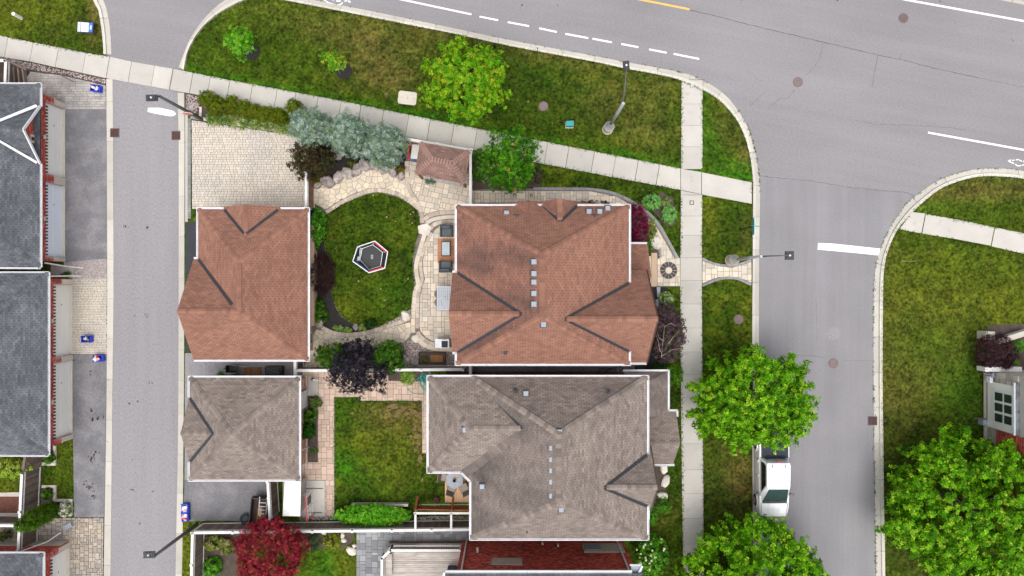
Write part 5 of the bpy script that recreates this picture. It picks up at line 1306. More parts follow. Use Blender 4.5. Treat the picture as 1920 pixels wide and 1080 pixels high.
roof_slope(h3, [Z(-3.9, -16.62, 5.95), Z(-3.9, -26, 5.95), Z(-.6, -24, 8.2), Z(-.6, -21, 8.2)], M['roof_grey_dk'], M['roof_grey'], 73, shingles=False)
gutter(h3, [Z(-3.9, -16.6, 5.95), Z(7.0, -16.6, 5.95)], w=.13); gutter(h3, [Z(-3.9, -26, 5.95), Z(-3.9, -16.6, 5.95)])
roof_slope(h3, [Z(7.62, -16.7, 5.7), Z(6.98, -16.7, 5.7), Z(6.98, -16.25, 5.7), Z(7.62, -16.25, 5.7)][::-1], M['vent'], M['vent'], 74, shingles=False, name='corner_return')
gutter(h3, [Z(6.9, -16.27, 5.72), Z(7.62, -16.27, 5.72)], w=.06); MB().beam(Z(7.62, -16.27, 5.75), Z(7.35, -16.75, 5.8), .1, .12).build('fascia', M['white'], h3)
MB().box((-2.2, -16.7, 2.2), (.12, .3, .12)).build('wall_lamp', M['wood_white'], h3)
for x in (2.0, 3.0): MB().box((x, -16.75, .9 + (x - 2) * .3), (.1, .12, .28)).build('wall_vent', M['offwhite'], h3)

# --- house at the right edge
h4 = thing('stone_house', 'stone and brick house cut by the right edge with a white framed window', 'house', (33, -7, 0))
wall(h4, [(31.62, -12.3), (37, -12.3), (37, -5.45), (31.62, -5.45)], 0, 3.7, 'stone_grey'); wall(h4, [(32.6, -16), (37, -16), (37, -12.32), (32.6, -12.32)], 0, 3.6, 'brick')
brick_wall(h4, (31.55, -12.25), (31.55, -9.25), .55, 3.7, 'brick', .22, .08, thick=.06) if False else brick_wall(h4, (31.6, -9.25), (31.6, -14), 1.15, 3.7, 'brick', .22, .08, thick=.05)
s = MB()
for z in (.25, .75, 1.25, 1.75, 2.3, 2.9):
    y = -5.5
    while y > -6.2:
        l = random.uniform(.25, .5); s.box((31.6, y - l / 2, z), (.06, l - .02, .42), 0, random.random()); y -= l
for z in (.2, .6): 
    y = -9.3
    while y > -12: l = random.uniform(.3, .6); s.box((31.6, y - l / 2, z), (.06, l - .02, .36), 0, random.random()); y -= l
kind(s.build('wall_stones', M['stone_grey'], h4), 'stuff')
MB().box((31.5, -7.7, .3), (.22, 4.6, .10)).build('stone_ledge', M['stone'], h4)
MB().box((31.5, -7.65, 1.85), (.16, 3.0, 2.5)).build('window_surround', M['offwhite'], h4)
f = MB().box((31.38, -7.68, 2.1), (.10, 2.1, 1.75)).build('window_frame', M['white'], h4)
for i in range(3):
    for z in (1.78, 2.6): MB().box((31.31, -7.0 - i * .68, z), (.04, .52, .66 if z < 2 else .62)).build('pane', M['window'], f)
roof_slope(h4, [Z(31.38, -9.15, 3.15), Z(31.38, -5.95, 3.15), Z(33.2, -5.95, 3.6), Z(33.2, -9.15, 3.6)], M['darkmetalroof'], M['darkmetalroof'], 81, shingles=False, name='bay_roof')
gutter(h4, [Z(31.38, -9.2, 3.15), Z(31.38, -5.9, 3.15)], w=.06)
MB().box((31.9, -5.28, 1.0), (2.4, .3, .8)).build('planter_ledge', M['wood_white'], h4)
MB().box((31.4, -5.7, 1.0), (.18, .35, .3)).tube([(31.35, -5.7, 1.0), (30.9, -5.62, 1.0)], .02, 6).build('meter_box', M['vent'], h4)
MB().box((31.35, -6.0, .9), (.2, .42, .34)).build('meter_box', M['white'], h4)

# ------------------------------------------------------------------ vegetation
def leaf_mat(name, trans=.42, rough=.55):
    m = vcol_mat(name, rough, .10, 2.0, .08, 14, 0)
    nt = m.node_tree; vm = [n for n in nt.nodes if n.type == 'VECT_MATH'][0]
    tr = nt.nodes.new('ShaderNodeBsdfTranslucent'); nt.links.new(vm.outputs[0], tr.inputs[0])
    mx = nt.nodes.new('ShaderNodeMixShader'); mx.inputs[0].default_value = trans
    nt.links.new(nt.nodes['Principled BSDF'].outputs[0], mx.inputs[1]); nt.links.new(tr.outputs[0], mx.inputs[2])
    nt.links.new(mx.outputs[0], nt.nodes['Material Output'].inputs[0])
    nt.nodes['Principled BSDF'].inputs['Specular IOR Level'].default_value = .12
    return m
M['leaf'] = leaf_mat('leaf'); M['bark'] = mat('bark', (.13, .10, .08), .95, .2, 6, .3, 30, .6); M['bark_pale'] = mat('pale bark', (.36, .30, .29), .9, .2, 6, .2, 30, .4)
M['petal'] = mat('cream petals', (.72, .72, .52), .8, .1, 8, .1, 30)
def whorls(C, Nn, k, L, W, cols, rng, droop=.25, jit=.3, colvar=.28, weights=None):
    """leaves radiating in whorls about each centre; returns quads and colours"""
    n = len(C); a0 = rng.uniform(0, 6.283, n)
    ref = np.where(np.abs(Nn[:, 2:3]) < .9, np.array([[0, 0, 1.]]), np.array([[1., 0, 0]]))
    A = np.cross(Nn, ref); A /= np.linalg.norm(A, axis=1, keepdims=True); Bv = np.cross(Nn, A)
    cols = np.array(cols); ci = rng.choice(len(cols), n, p=weights); base = cols[ci]
    V = []; Cc = []
    for j in range(k):
        a = a0 + 6.283 * j / k + rng.uniform(-jit, jit, n)
        d = A * np.cos(a)[:, None] + Bv * np.sin(a)[:, None]; s = -A * np.sin(a)[:, None] + Bv * np.cos(a)[:, None]
        l = (L * rng.uniform(.7, 1.25, n))[:, None]; w = (W * rng.uniform(.7, 1.2, n))[:, None]; dr = rng.uniform(-.3, 1, n)[:, None] * droop
        b = C + d * .02; t = C + d * l - Nn * l * dr; m = C + d * l * .5
        tw = rng.uniform(-.35, .35, n)[:, None] * w
        V.append(np.stack([b, m + s * w / 2 + Nn * tw, t, m - s * w / 2 - Nn * tw], 1))
        c = base * (1 + rng.uniform(-colvar, colvar, (n, 1))); c[:, 0] *= 1 + rng.uniform(-.12, .18, n); Cc.append(np.repeat(c[:, None, :], 4, 1))
    return np.concatenate(V).reshape(-1, 3), np.concatenate(Cc).reshape(-1, 3)
def crown_points(c, r, n, rng, lump=.28, inner=.3, lf=2.0, low=-.55, shape='ball', seed=0):
    pts = []; nor = []
    lumps = rng.uniform(-50, 50, 3)
    while len(pts) < n:
        d = rng.normal(size=3); d /= np.linalg.norm(d)
        if d[2] < low: continue
        q = 1 + lump * (noise.noise(Vector(d * lf + lumps)) * 1.3 + .45 * noise.noise(Vector(d * lf * 2.7 + lumps)))
        rr = q * (rng.uniform(.82, 1.0) if rng.random() > inner else rng.uniform(.35, .85))
        if shape == 'cone':
            h = rng.random() ** .75; a = rng.uniform(0, 6.283); q = 1 + lump * noise.noise(Vector((math.cos(a) * lf + lumps[0], math.sin(a) * lf, h * 3 + lumps[2])))
            rad = (1 - h) ** .8 * (rng.uniform(.75, 1.05) if rng.random() > inner else rng.uniform(.2, .8)) * q
            p = np.array((math.cos(a) * rad * r[0], math.sin(a) * rad * r[1], (h * 2 - 1) * r[2])); nn = np.array((math.cos(a), math.sin(a), .8))
        else:
            p = d * rr * np.array(r); nn = d / np.array(r) * r[0]
        pts.append(p + c); nor.append(nn / np.linalg.norm(nn))
    return np.array(pts), np.array(nor)
def foliage(name, parent, c, r, n, k, L, W, cols, seed=1, up=.7, rand=.5, weights=None, droop=.25, sub=1, spread=0, elong=0, **kw):
    rng = np.random.default_rng(seed)
    c = np.array(c, float); C, Nn = crown_points(c, r, n, rng, **kw)
    if sub > 1:
        C = np.repeat(C, sub, 0); Nn = np.repeat(Nn, sub, 0); C = C + rng.normal(size=C.shape) * spread + Nn * rng.uniform(-1, .8, (len(C), 1)) * elong
    Nn = Nn + np.array([0, 0, up]) + rng.normal(size=Nn.shape) * rand; Nn /= np.linalg.norm(Nn, axis=1, keepdims=True)
    V, Cc = whorls(C, Nn, k, L, W, cols, rng, droop, weights=weights)
    off = np.array(ORG[parent]) if parent is not None else 0
    o = tri_mesh(name, V - off, M['leaf'], 4); set_cols(o, Cc)
    if parent is not None: o.parent = parent; ORG[o] = ORG[parent]
    return o
def trunk(parent, base, top, r, crown_c, crown_r, limbs=7, seed=1, mt='bark', name='trunk', spread=.7):
    R = random.Random(seed); m = MB(); base = Vector(base); top = Vector(top)
    mid = base.lerp(top, .5) + Vector((R.uniform(-.1, .1), R.uniform(-.1, .1), 0))
    m.tube([base - Z(0, 0, .1), base + Z(0, 0, .15), mid, top], [r * 1.35, r, r * .8, r * .55], 8)
    o = m.build(name, M[mt], parent, smooth=True)
    for i in range(limbs):
        a = 6.283 * i / limbs + R.uniform(-.3, .3); h = R.uniform(-.2, .75)
        e = Vector((crown_c[0] + math.cos(a) * crown_r[0] * spread * math.sqrt(max(.1, 1 - h * h)), crown_c[1] + math.sin(a) * crown_r[1] * spread * math.sqrt(max(.1, 1 - h * h)), crown_c[2] + h * crown_r[2] * .8))
        s = mid.lerp(top, R.uniform(.2, 1)); q = s.lerp(e, .5) + Vector((R.uniform(-.15, .15), R.uniform(-.15, .15), R.uniform(0, .3)))
        MB().tube([s, q, e], [r * .42, r * .26, r * .08], 6).build('limb', M[mt], o, smooth=True)
    return o
def tree(name, label, cat, px, py, zc, rpx, rz, cols, n, k=6, L=.2, W=.13, seed=1, group=None, tr=.13, weights=None, limbs=8, zb=.1, base=None, mt='bark', **kw):
    c = P(px, py, zc); s = (CAMH - zc) / FPX; r = (rpx[0] * s, rpx[1] * s, rz)
    b = Z(c.x, c.y, zb) if base is None else P(base[0], base[1], zb)
    t = thing(name, label, cat, b, group=group)
    trunk(t, b, Z(c.x, c.y, zc + rz * .25), tr, c, r, limbs, seed, mt)
    foliage('crown', t, c, r, n, k, L, W, cols, seed, weights=weights, **kw)
    return t
def shrub(label, px, py, zc, rpx, rz, cols, n, k=6, L=.1, W=.05, seed=1, name='shrub', cat='shrub', group=None, weights=None, **kw):
    c = P(px, py, zc); s = (CAMH - zc) / FPX; r = (rpx[0] * s, rpx[1] * s, rz)
    t = thing(name, label, cat, Z(c.x, c.y, .1), group=group)
    m = MB(); R = random.Random(seed)
    for i in range(4):
        a = i * 1.57 + R.random(); m.tube([Z(c.x, c.y, .05), Z(c.x + math.cos(a) * r[0] * .3, c.y + math.sin(a) * r[1] * .3, zc), Z(c.x + math.cos(a) * r[0] * .6, c.y + math.sin(a) * r[1] * .6, zc + rz * .4)], [.03, .02, .008], 5)
    m.build('stem', M['bark'], t)
    foliage('foliage', t, c, r, n, k, L, W, cols, seed, weights=weights, **kw)
    return t
MAPLE = [(.045, .17, .002), (.095, .30, .004), (.18, .43, .006), (.34, .56, .03)]; MW = [.22, .32, .29, .17]
bigs = dict(k=5, L=.165, W=.11, up=.8, rand=.5, lump=.28, lf=2.4, inner=.2, sub=14, spread=.10, elong=.34, weights=MW, droop=.35, low=-.3)
tree('maple_tree', 'bright green maple shading the rear of the white pickup truck', 'tree', 1409, 750, 3.2, (108, 90), 2.4, MAPLE, 640, seed=3, group='street maples', tr=.14, **bigs)
tree('maple_tree', 'bright green maple at the bottom edge in front of the white pickup', 'tree', 1420, 1103, 3.3, (132, 124), 2.7, MAPLE, 900, seed=8, group='street maples', tr=.15, **bigs)
tree('maple_tree', 'largest bright green maple in the lower right corner beside the stone house', 'tree', 1816, 955, 3.0, (142, 146), 2.7, MAPLE, 1020, seed=14, group='street maples', tr=.17, **bigs)
tree('maple_tree', 'yellow green maple standing alone on the upper grass strip', 'tree', 871, 154, 2.8, (70, 66), 2.1, [(.08, .28, .005), (.17, .40, .008), (.28, .48, .015), (.42, .43, .03)], 400, 6, .14, .10, seed=21, weights=[.3, .34, .26, .1], sub=8, spread=.10, elong=.24, lump=.42, lf=2.8, inner=.2, up=.9, rand=.5, tr=.10)
tree('deciduous_tree', 'dark green tree with some orange leaves above the front walk', 'tree', 958, 302, 3.0, (50, 56), 2.2, [(.03, .13, .004), (.06, .22, .006), (.11, .32, .01), (.45, .26, .05)], 280, 6, .13, .085, seed=22, weights=[.33, .38, .26, .03], sub=6, spread=.14, lump=.4, inner=.25, up=.9, tr=.09)
for a in (('green sapling standing in a dark mulch ring at the upper left', 449, 78, 2.2, 25, (472, 98), 90, [(.07, .28, .008), (.12, .38, .012), (.20, .46, .03)]), ('smaller yellow green sapling leaning from its dark mulch ring', 624, 117, 2.5, 18, (645, 133), 34, [(.10, .32, .01), (.18, .42, .015), (.38, .48, .04)])):
    tree('sapling', a[0], 'tree', a[1], a[2], a[3], (a[4], a[4]), .85, a[7], a[6], 6, .13, .09, seed=a[1], base=a[5], tr=.035, limbs=5, mt='bark_pale', sub=4, spread=.14, lump=.5, inner=.5, group='young boulevard trees')
    c = P(a[5][0], a[5][1], .11); m = MB()
    m.prism([(c.x + .54 * (1 + .09 * math.sin(k * 2.3)) * math.cos(k * .2618), c.y + .54 * (1 + .09 * math.sin(k * 1.7)) * math.sin(k * .2618)) for k in range(24)], .08, .145, .03)
    kind(m.build('mulch_ring', M['mulch']), 'structure')
tree('japanese_maple', 'crimson japanese maple above the fence corner at the bottom', 'tree', 508, 1036, 2.4, (64, 62), 1.6, [(.12, .008, .016), (.24, .014, .03), (.38, .035, .055), (.46, .09, .07)], 560, 6, .12, .055, seed=31, weights=[.32, .34, .24, .1], sub=7, spread=.12, lump=.25, inner=.15, up=.8, tr=.08)
tree('purple_leaf_tree', 'almost black purple tree hanging over the garden fence', 'tree', 668, 690, 2.9, (45, 48), 1.5, [(.014, .012, .018), (.022, .02, .028), (.040, .034, .046), (.075, .065, .085)], 260, 6, .12, .08, seed=32, weights=[.3, .34, .24, .12], sub=6, spread=.13, lump=.5, inner=.3, up=.8, tr=.07)
for i, (x, y, rx, ry, n) in enumerate(((680, 650, 15, 22, 30), (718, 716, 8, 22, 14), (695, 722, 12, 8, 9), (728, 690, 12, 10, 10))):
    c = P(x, y, 2.4); foliage('crown_branch', [o for o in ORG if o.name == 'purple_leaf_tree'][0], c, (rx * .034, ry * .034, .5), n, 6, .12, .07, [(.016, .013, .02), (.03, .026, .036), (.06, .05, .06)], 40 + i, sub=4, spread=.1, lump=.5)
GR = [(.028, .10, .005), (.05, .165, .008), (.08, .22, .012), (.14, .29, .03)]
OLV = [(.05, .11, .004), (.085, .16, .006), (.13, .20, .008), (.16, .13, .008)]
shrub('leafy green shrub left of the black purple tree', 627, 668, 1.5, (34, 22), 1.1, [(.03, .09, .006), (.05, .14, .008), (.09, .2, .01)], 130, 6, .15, .09, 41, sub=4, spread=.12, lump=.45)
shrub('round green shrub between black purple tree and the gravel', 729, 668, 1.7, (27, 28), 1.2, [(.03, .10, .006), (.05, .15, .008), (.09, .21, .015)], 150, 6, .15, .09, 42, sub=4, spread=.12, lump=.35)
SP = [(.15, .24, .16), (.27, .38, .29), (.48, .60, .52), (.22, .31, .10)]
for i, (x, y, rx, ry, z, lb) in enumerate(((587, 242, 42, 33, 2.4, 'westmost blue spruce, next to the cedar hedge'), (655, 256, 42, 38, 2.4, 'middle blue spruce with a few olive shoots'), (722, 276, 40, 40, 2.3, 'eastmost blue spruce, beside the shingled gazebo'))):
    tree('blue_spruce', lb, 'tree', x, y, z, (rx * .93, ry * .97), 2.0, SP, 360, 7, .16, .045, seed=50 + i, group='blue spruces along the back path', weights=[.3, .36, .24, .10], sub=6, spread=.12, lump=.25, inner=.25, up=.6, rand=.5, limbs=5, tr=.08, droop=-.2, low=-.3)
tree('bronze_shrub_tree', 'dark bronze leaved bush beside the paved driveway', 'tree', 586, 300, 1.8, (42, 36), 1.3, [(.030, .022, .010), (.055, .038, .014), (.085, .05, .02), (.05, .07, .02)], 240, 6, .12, .07, seed=61, sub=5, spread=.12, lump=.3, tr=.06)
HC = dict(k=7, L=.10, W=.035, sub=7, spread=.08, up=.5, rand=.6, droop=0, inner=.15)
CED = [(.055, .12, .003), (.10, .19, .005), (.17, .26, .008), (.21, .18, .015)]
for i, (x, y, rx, ry, z, rz, lb) in enumerate(((392, 186, 16, 16, 1.0, .8, 'tall rounded cedar at the west end of the hedge'), (408, 200, 18, 16, .8, .7, 'second olive cedar from the west end of the hedge'), (436, 196, 15, 16, .7, .55, 'dark green cedar of the hedge, third from the pebbles'), (458, 205, 15, 15, .65, .5, 'fourth hedge cedar, with deep green tips'), (480, 210, 15, 14, .65, .5, 'fifth hedge cedar in the low middle part'), (503, 215, 15, 14, .65, .5, 'sixth hedge cedar with bronze tips'), (525, 219, 14, 14, .65, .5, 'seventh hedge cedar, beside the upright one'), (553, 203, 15, 14, 1.2, .8, 'upright cedar at the east end touching the blue spruce'))):
    shrub(lb, x, y, z, (rx, ry), rz, CED, 95, seed=70 + i, name='hedge_cedar', cat='hedge plant', group='cedar hedge beside the driveway', lump=.25, **HC)
def hosta(px, py, r, label, cols, seed, z=.25, n=26, L=.26, W=.09, group=None, zb=.15):
    rng = np.random.default_rng(seed); c = P(px, py, z); s = r / 28.0
    C = np.array(c) + np.stack([rng.uniform(-s, s, n) * .65, rng.uniform(-s, s, n) * .65, rng.uniform(-.06, .08, n)], 1)
    Nn = np.tile([0, 0, 1.], (n, 1)) + rng.normal(size=(n, 3)) * .35; Nn /= np.linalg.norm(Nn, axis=1, keepdims=True)
    V, Cc = whorls(C, Nn, 7, min(L, s * .9), W, cols, rng, .5)
    o = tri_mesh('hosta', V, M['leaf'], 4); set_cols(o, Cc); tag(o, label, 'plant', group)
    return o
VAR = [(.30, .38, .12), (.45, .50, .22), (.10, .20, .03), (.18, .28, .05)]
_h = ['by the white flowers at the west end', 'second from the west end', 'third from the west end', 'fourth, under the dark cedar', 'fifth, in the middle of the bed edge', 'sixth, under the bronze tipped cedar', 'seventh, before the bed narrows', 'last one, touching the blue spruce']
for i in range(8):
    hosta(398 + i * 20.5, 222 + i * 2.7, 12, 'variegated hosta ' + _h[i], VAR, 90 + i, n=22, L=.3, W=.07, group='variegated hostas along the driveway edging', z=.35)
def ball(label, x, y, r, rz, cols, n, seed, z=None, **kw):
    a = dict(k=6, L=.08, W=.05, sub=5, spread=.05, up=.5, rand=.6, lump=.15, inner=.15); a.update(kw)
    return shrub(label, x, y, z if z is not None else .15 + rz * .7, r if isinstance(r, tuple) else (r, r), rz, cols, n, seed=seed, **a)
MINT = [(.16, .40, .08), (.22, .50, .12), (.30, .60, .18)]
BRG = [(.04, .19, .006), (.07, .28, .01), (.12, .38, .02), (.20, .46, .05)]
PUR = [(.09, .007, .028), (.17, .012, .045), (.27, .03, .08)]
DPU = [(.035, .014, .02), (.055, .022, .03), (.085, .035, .045)]
ball('small clipped bush between gazebo fence and the green tree', 896, 295, 15, .45, GR, 60, 101); ball('second clipped bush below it, against the fence', 899, 326, 12, .4, GR, 45, 102)
ball('mint green round bush at the curve of the front walk', 1222, 379, (17, 14), .4, MINT, 110, 103, lump=.08); ball('lower mint green round bush nearer the sidewalk', 1254, 402, (13, 16), .4, MINT, 100, 104, lump=.08); ball('pale yellow flowering clump between the two mint bushes', 1247, 381, 9, .2, VAR, 30, 105)
ball('magenta purple shrub against the east corner of the brown roofed house', 1192, 420, (24, 36), .9, PUR, 190, 106, z=1.0, L=.11, W=.05, sub=6, spread=.08); ball('strip of dark red shrub showing behind the north eave', 1112, 384, (34, 8), .5, [(.07, .01, .012), (.12, .02, .02), (.17, .04, .03)], 70, 107, z=.9, L=.09)
ball('yellow green creeping shrub beside the purple one', 1222, 433, (8, 22), .3, [(.2, .3, .02), (.3, .38, .04), (.1, .2, .02)], 50, 108); ball('small green shrub by the white boulder', 1216, 465, (6, 13), .35, GR, 35, 109)
ball('tangled thorny grey brown bush right of the green tree', 1005, 328, 14, .6, [(.10, .07, .05), (.15, .10, .08), (.08, .10, .03)], 40, 110, lump=.4)
t = tree('purple_leaf_tree', 'sparse purple leaved tree with pale bare branches beside the sidewalk', 'tree', 1250, 625, 1.9, (28, 50), 1.0, [(.06, .034, .045), (.10, .058, .075), (.16, .10, .12), (.09, .10, .04)], 620, 6, .13, .07, seed=111, mt='bark_pale', sub=5, spread=.14, lump=.4, inner=.4, tr=.05, limbs=9)
for i, (a, b, c_) in enumerate((((1240, 670), (1243, 640), (1246, 612)), ((1246, 655), (1262, 632), (1276, 618)), ((1240, 668), (1262, 655), (1284, 653)), ((1238, 660), (1234, 640), (1230, 628)), ((1246, 612), (1258, 606), (1268, 612)), ((1246, 640), (1236, 634), (1232, 622)))):
    MB().tube([P(*a, 2.7), P(*b, 2.95), P(*c_, 2.75)], [.022, .016, .007], 5).build('branch', M['bark_pale'], t)
ball('white flowering green plant beside the front steps', 1248, 560, 12, .4, [(.14, .32, .03), (.24, .42, .05), (.75, .78, .60)], 80, 112)
ball('yellow green conifer bush at the corner of the taupe porch', 1263, 706, (17, 21), .9, [(.06, .2, .008), (.10, .28, .012), (.16, .36, .02)], 110, 113, z=1.0); ball('dark evergreen bush beside the bare branched tree', 1236, 690, (16, 9), .5, [(.02, .07, .012), (.03, .10, .015)], 45, 114)
ball('low green foliage in front of the east gable', 1221, 905, (9, 30), .4, GR, 70, 115); ball('rounded lime green shrub south of the white stones', 1243, 948, (13, 14), .6, BRG, 60, 116); ball('green shrub half hidden by the east gutter', 1222, 965, (9, 20), .5, BRG, 50, 117)
hy = ball('large hydrangea bush with cream flower heads at the bottom', 1222, 1040, (30, 38), .9, BRG, 200, 118, z=1.0, L=.12, W=.08)
for i in range(34):
    a = random.uniform(0, 6.283); q = math.sqrt(random.random()); c = P(1222 + 30 * q * math.cos(a), 1038 + 36 * q * math.sin(a), 1.0 + .95 * math.sqrt(max(0, 1 - q * q)))
    r = random.uniform(.05, .085); MB().lathe(c, [(r * .5, -r), (r, 0), (r * .6, r * .7), (.01, r)], 7).build('flower_head', M['petal'], hy)
GB = dict(L=.12, W=.08)
ball('bright green leafy bush along the brown garage wall', 595, 424, (14, 32), .6, BRG, 120, 120, z=.7, lump=.4, **GB); ball('dark teal groundcover in the corner by the gate', 584, 399, (10, 10), .3, [(.01, .06, .05), (.02, .09, .07)], 45, 121); ball('green plant between the leafy bush and the barberry', 590, 458, (8, 10), .3, GR, 26, 122, **GB)
ball('large dark brown barberry beside the brown garage', 605, 514, (23, 40), .7, [(.028, .012, .012), (.045, .018, .018), (.07, .03, .028)], 210, 123, z=.75, L=.07, W=.03, sub=8, spread=.09, lump=.15)
ball('green perennial south of the barberry', 595, 572, (10, 11), .3, GR, 36, 124, **GB); ball('green perennial at the south end of the garage bed', 600, 592, (15, 13), .35, GR, 60, 125, **GB); ball('dark rounded boxwood at the south tip of the oval lawn', 695, 606, (12, 9), .35, [(.015, .07, .01), (.03, .11, .015)], 45, 126, lump=.1)
for i, (x, y, r) in enumerate(((630, 614, 5), (638, 615, 4.5), (648, 619, 5), (656, 620, 4))): hosta(x, y, r, ('first', 'second', 'third', 'fourth')[i] + ' tiny lime hosta from the boulder along the south path edge', [(.2, .34, .06), (.28, .42, .1)], 130 + i, n=9, L=.14, W=.06, group='tiny hostas on the path edge')
hosta(679, 615, 8, 'pale lime hosta beside the orange stone', [(.28, .40, .08), (.36, .46, .14)], 135, n=16, L=.16, W=.07); hosta(764, 708, 14, 'lime and white hosta below the garden fence', [(.28, .42, .06), (.42, .52, .16), (.12, .28, .02)], 136, n=40, L=.28, W=.08)
ball('tuft of golden grass behind the last path boulder', 752, 318, 8, .2, [(.22, .20, .03), (.16, .13, .02)], 22, 137); ball('little green plant under the bronze bush', 594, 337, 9, .2, OLV, 22, 138); ball('small green plant in the dark mulch', 659, 307, (9, 6), .15, [(.08, .12, .02), (.12, .16, .03)], 20, 139); ball('silvery herb clump in front of the gazebo', 807, 340, (9, 5), .15, [(.14, .24, .16), (.2, .32, .22)], 22, 140)
ball('sprawling plant with white garden ornament by the taupe garage', 592, 755, (10, 9), .35, [(.10, .18, .03), (.2, .26, .08)], 34, 141, **GB); ball('green shrub in the middle of the narrow garage bed', 580, 780, (12, 11), .45, GR, 44, 142, **GB); ball('dark green shrub lower in the narrow garage bed', 578, 808, (11, 16), .5, [(.02, .10, .006), (.04, .15, .01)], 56, 143, **GB); ball('small weed in the narrow bed', 590, 845, 5, .1, GR, 9, 144)
hd = shrub('long bright green hedge along the back fence', 700, 966, .75, (68, 20), .55, [(.05, .25, .004), (.08, .36, .008), (.13, .45, .012), (.24, .5, .04)], 420, 6, .13, .08, 145, name='hedge', cat='hedge', sub=5, spread=.08, lump=.2, inner=.15, low=-.2)
ball('lime leaved shrub north in the fenced bottom bed', 400, 1018, (17, 12), .4, [(.2, .34, .02), (.12, .26, .01), (.34, .3, .12)], 56, 146, **GB); ball('beige and green plant in the fenced bottom bed', 424, 1023, (14, 16), .35, [(.34, .32, .14), (.16, .22, .03)], 46, 147, **GB); ball('bright green plant at the bottom of the fenced bed', 398, 1063, (17, 18), .4, BRG, 70, 148, **GB)
ball('grey green shrub right of the crimson maple', 586, 1018, (15, 16), .4, [(.06, .12, .04), (.1, .18, .07)], 60, 149); ball('yellow round shrub beside the white stones', 622, 1015, 16, .4, [(.24, .30, .01), (.36, .40, .03), (.16, .24, .01)], 70, 150, lump=.1)
ball('yellow green bush behind the long left garage', 20, 876, (36, 22), .9, [(.20, .34, .02), (.30, .45, .04), (.42, .52, .10)], 150, 151, z=1.4, L=.13, W=.09)
ball('green plant in the upper square stone bed', 92, 858, (9, 10), .3, GR, 30, 152, **GB); ball('green plant in the lower square stone bed', 88, 925, (10, 8), .3, GR, 26, 153, **GB); ball('white flowering plant at the foot of the columnar cedar', 122, 955, (10, 13), .3, [(.6, .62, .5), (.12, .2, .04), (.7, .7, .62)], 50, 154, **GB); ball('olive bush at the left edge behind the fence', 8, 1003, 10, .5, OLV, 34, 155); ball('green weed clump by the concrete pad', 124, 515, (8, 4), .12, GR, 18, 156)
b0 = P(108, 952, 0); t = thing('columnar_cedar', 'tall columnar cedar leaning over the left fence', 'tree', b0); MB().tube([b0, b0 + Z(0, 0, 3)], [.08, .03], 6).build('trunk', M['bark'], t)
foliage('crown', t, (b0.x, b0.y, 1.85), (.60, .60, 1.9), 520, 7, .10, .04, [(.04, .10, .003), (.06, .14, .004), (.10, .20, .008)], 157, up=.9, rand=.5, sub=5, spread=.06, lump=.12, inner=.1, droop=0, low=-1)
ball('dark plum weeping maple at the corner of the stone house', 1868, 660, (35, 36), .9, DPU, 200, 158, z=1.1, L=.12, W=.045, sub=6, spread=.1); ball('bright green bush behind the plum maple', 1906, 650, (14, 13), .5, BRG, 60, 159); ball('lime bush between the plum maple and the stone house', 1898, 681, (12, 8), .4, [(.14, .3, .02), (.22, .4, .04)], 40, 160)
ball('weeds beside the black wheelbarrow', 413, 704, (7, 4), .15, BRG, 16, 161); ball('weeds below the wheelbarrow handles', 445, 705, (12, 4), .2, GR, 24, 162)
for i, (x, y) in enumerate(((1245, 875), (1248, 900), (1243, 925))):
    rock(x - 1, y + 2, (9, 10, 9)[i], .1, .3, 'boulder_w', 1.3, 'boulder', ('northmost', 'middle', 'southmost')[i] + ' of the three white stones edging the east bed')
for i, (x, y, r, lb) in enumerate(((607, 996, 6, 'white stone behind the grey green shrub'), (643, 1003, 5, 'small white stone near the yellow shrub'), (645, 1012, 5, 'second small white stone near the yellow shrub'), (665, 1022, 4, 'tiny white stone at the paving edge'), (659, 1032, 9, 'large white flat stone at the edge of the grey paving'))): rock(x, y, r, .1, .2, 'boulder_w', 1.2, 'boulder', lb)
tag(MB().prism(XY([(1231,538),(1238,538),(1238,556),(1232,558)], .2), .1, .24, .02).build('edging_slab', M['vent']), 'upper pale bed slab beside the white flowering plant', 'stone slab'); tag(MB().prism(XY([(1229,562),(1237,560),(1235,575),(1229,578)], .2), .1, .24, .02).build('edging_slab', M['vent']), 'lower pale bed slab beside the east gable', 'stone slab')
# weeds growing along the kerb joints
def weeds():
    V = []; Cc = []; rng = np.random.default_rng(9)
    for line, n in ((KOUT[8:19], 60), (ROUT[2:], 300), (KOUT[20:], 60)):
        p = resample(XY(line), 900); k = rng.integers(0, 900, n)
        c = np.array([(*p[i], .02) for i in k]) + rng.normal(size=(n, 3)) * (.03, .03, 0); nn = np.tile([0, 0, 1.], (n, 1)) + rng.normal(size=(n, 3)) * .3; nn /= np.linalg.norm(nn, axis=1, keepdims=True)
        a, b = whorls(c, nn, 5, .09, .04, [(.06, .16, .01), (.10, .14, .02)], rng); V.append(a); Cc.append(b)
    o = tri_mesh('weeds', np.concatenate(V), M['leaf'], 4); set_cols(o, np.concatenate(Cc)); kind(o, 'stuff')
weeds()

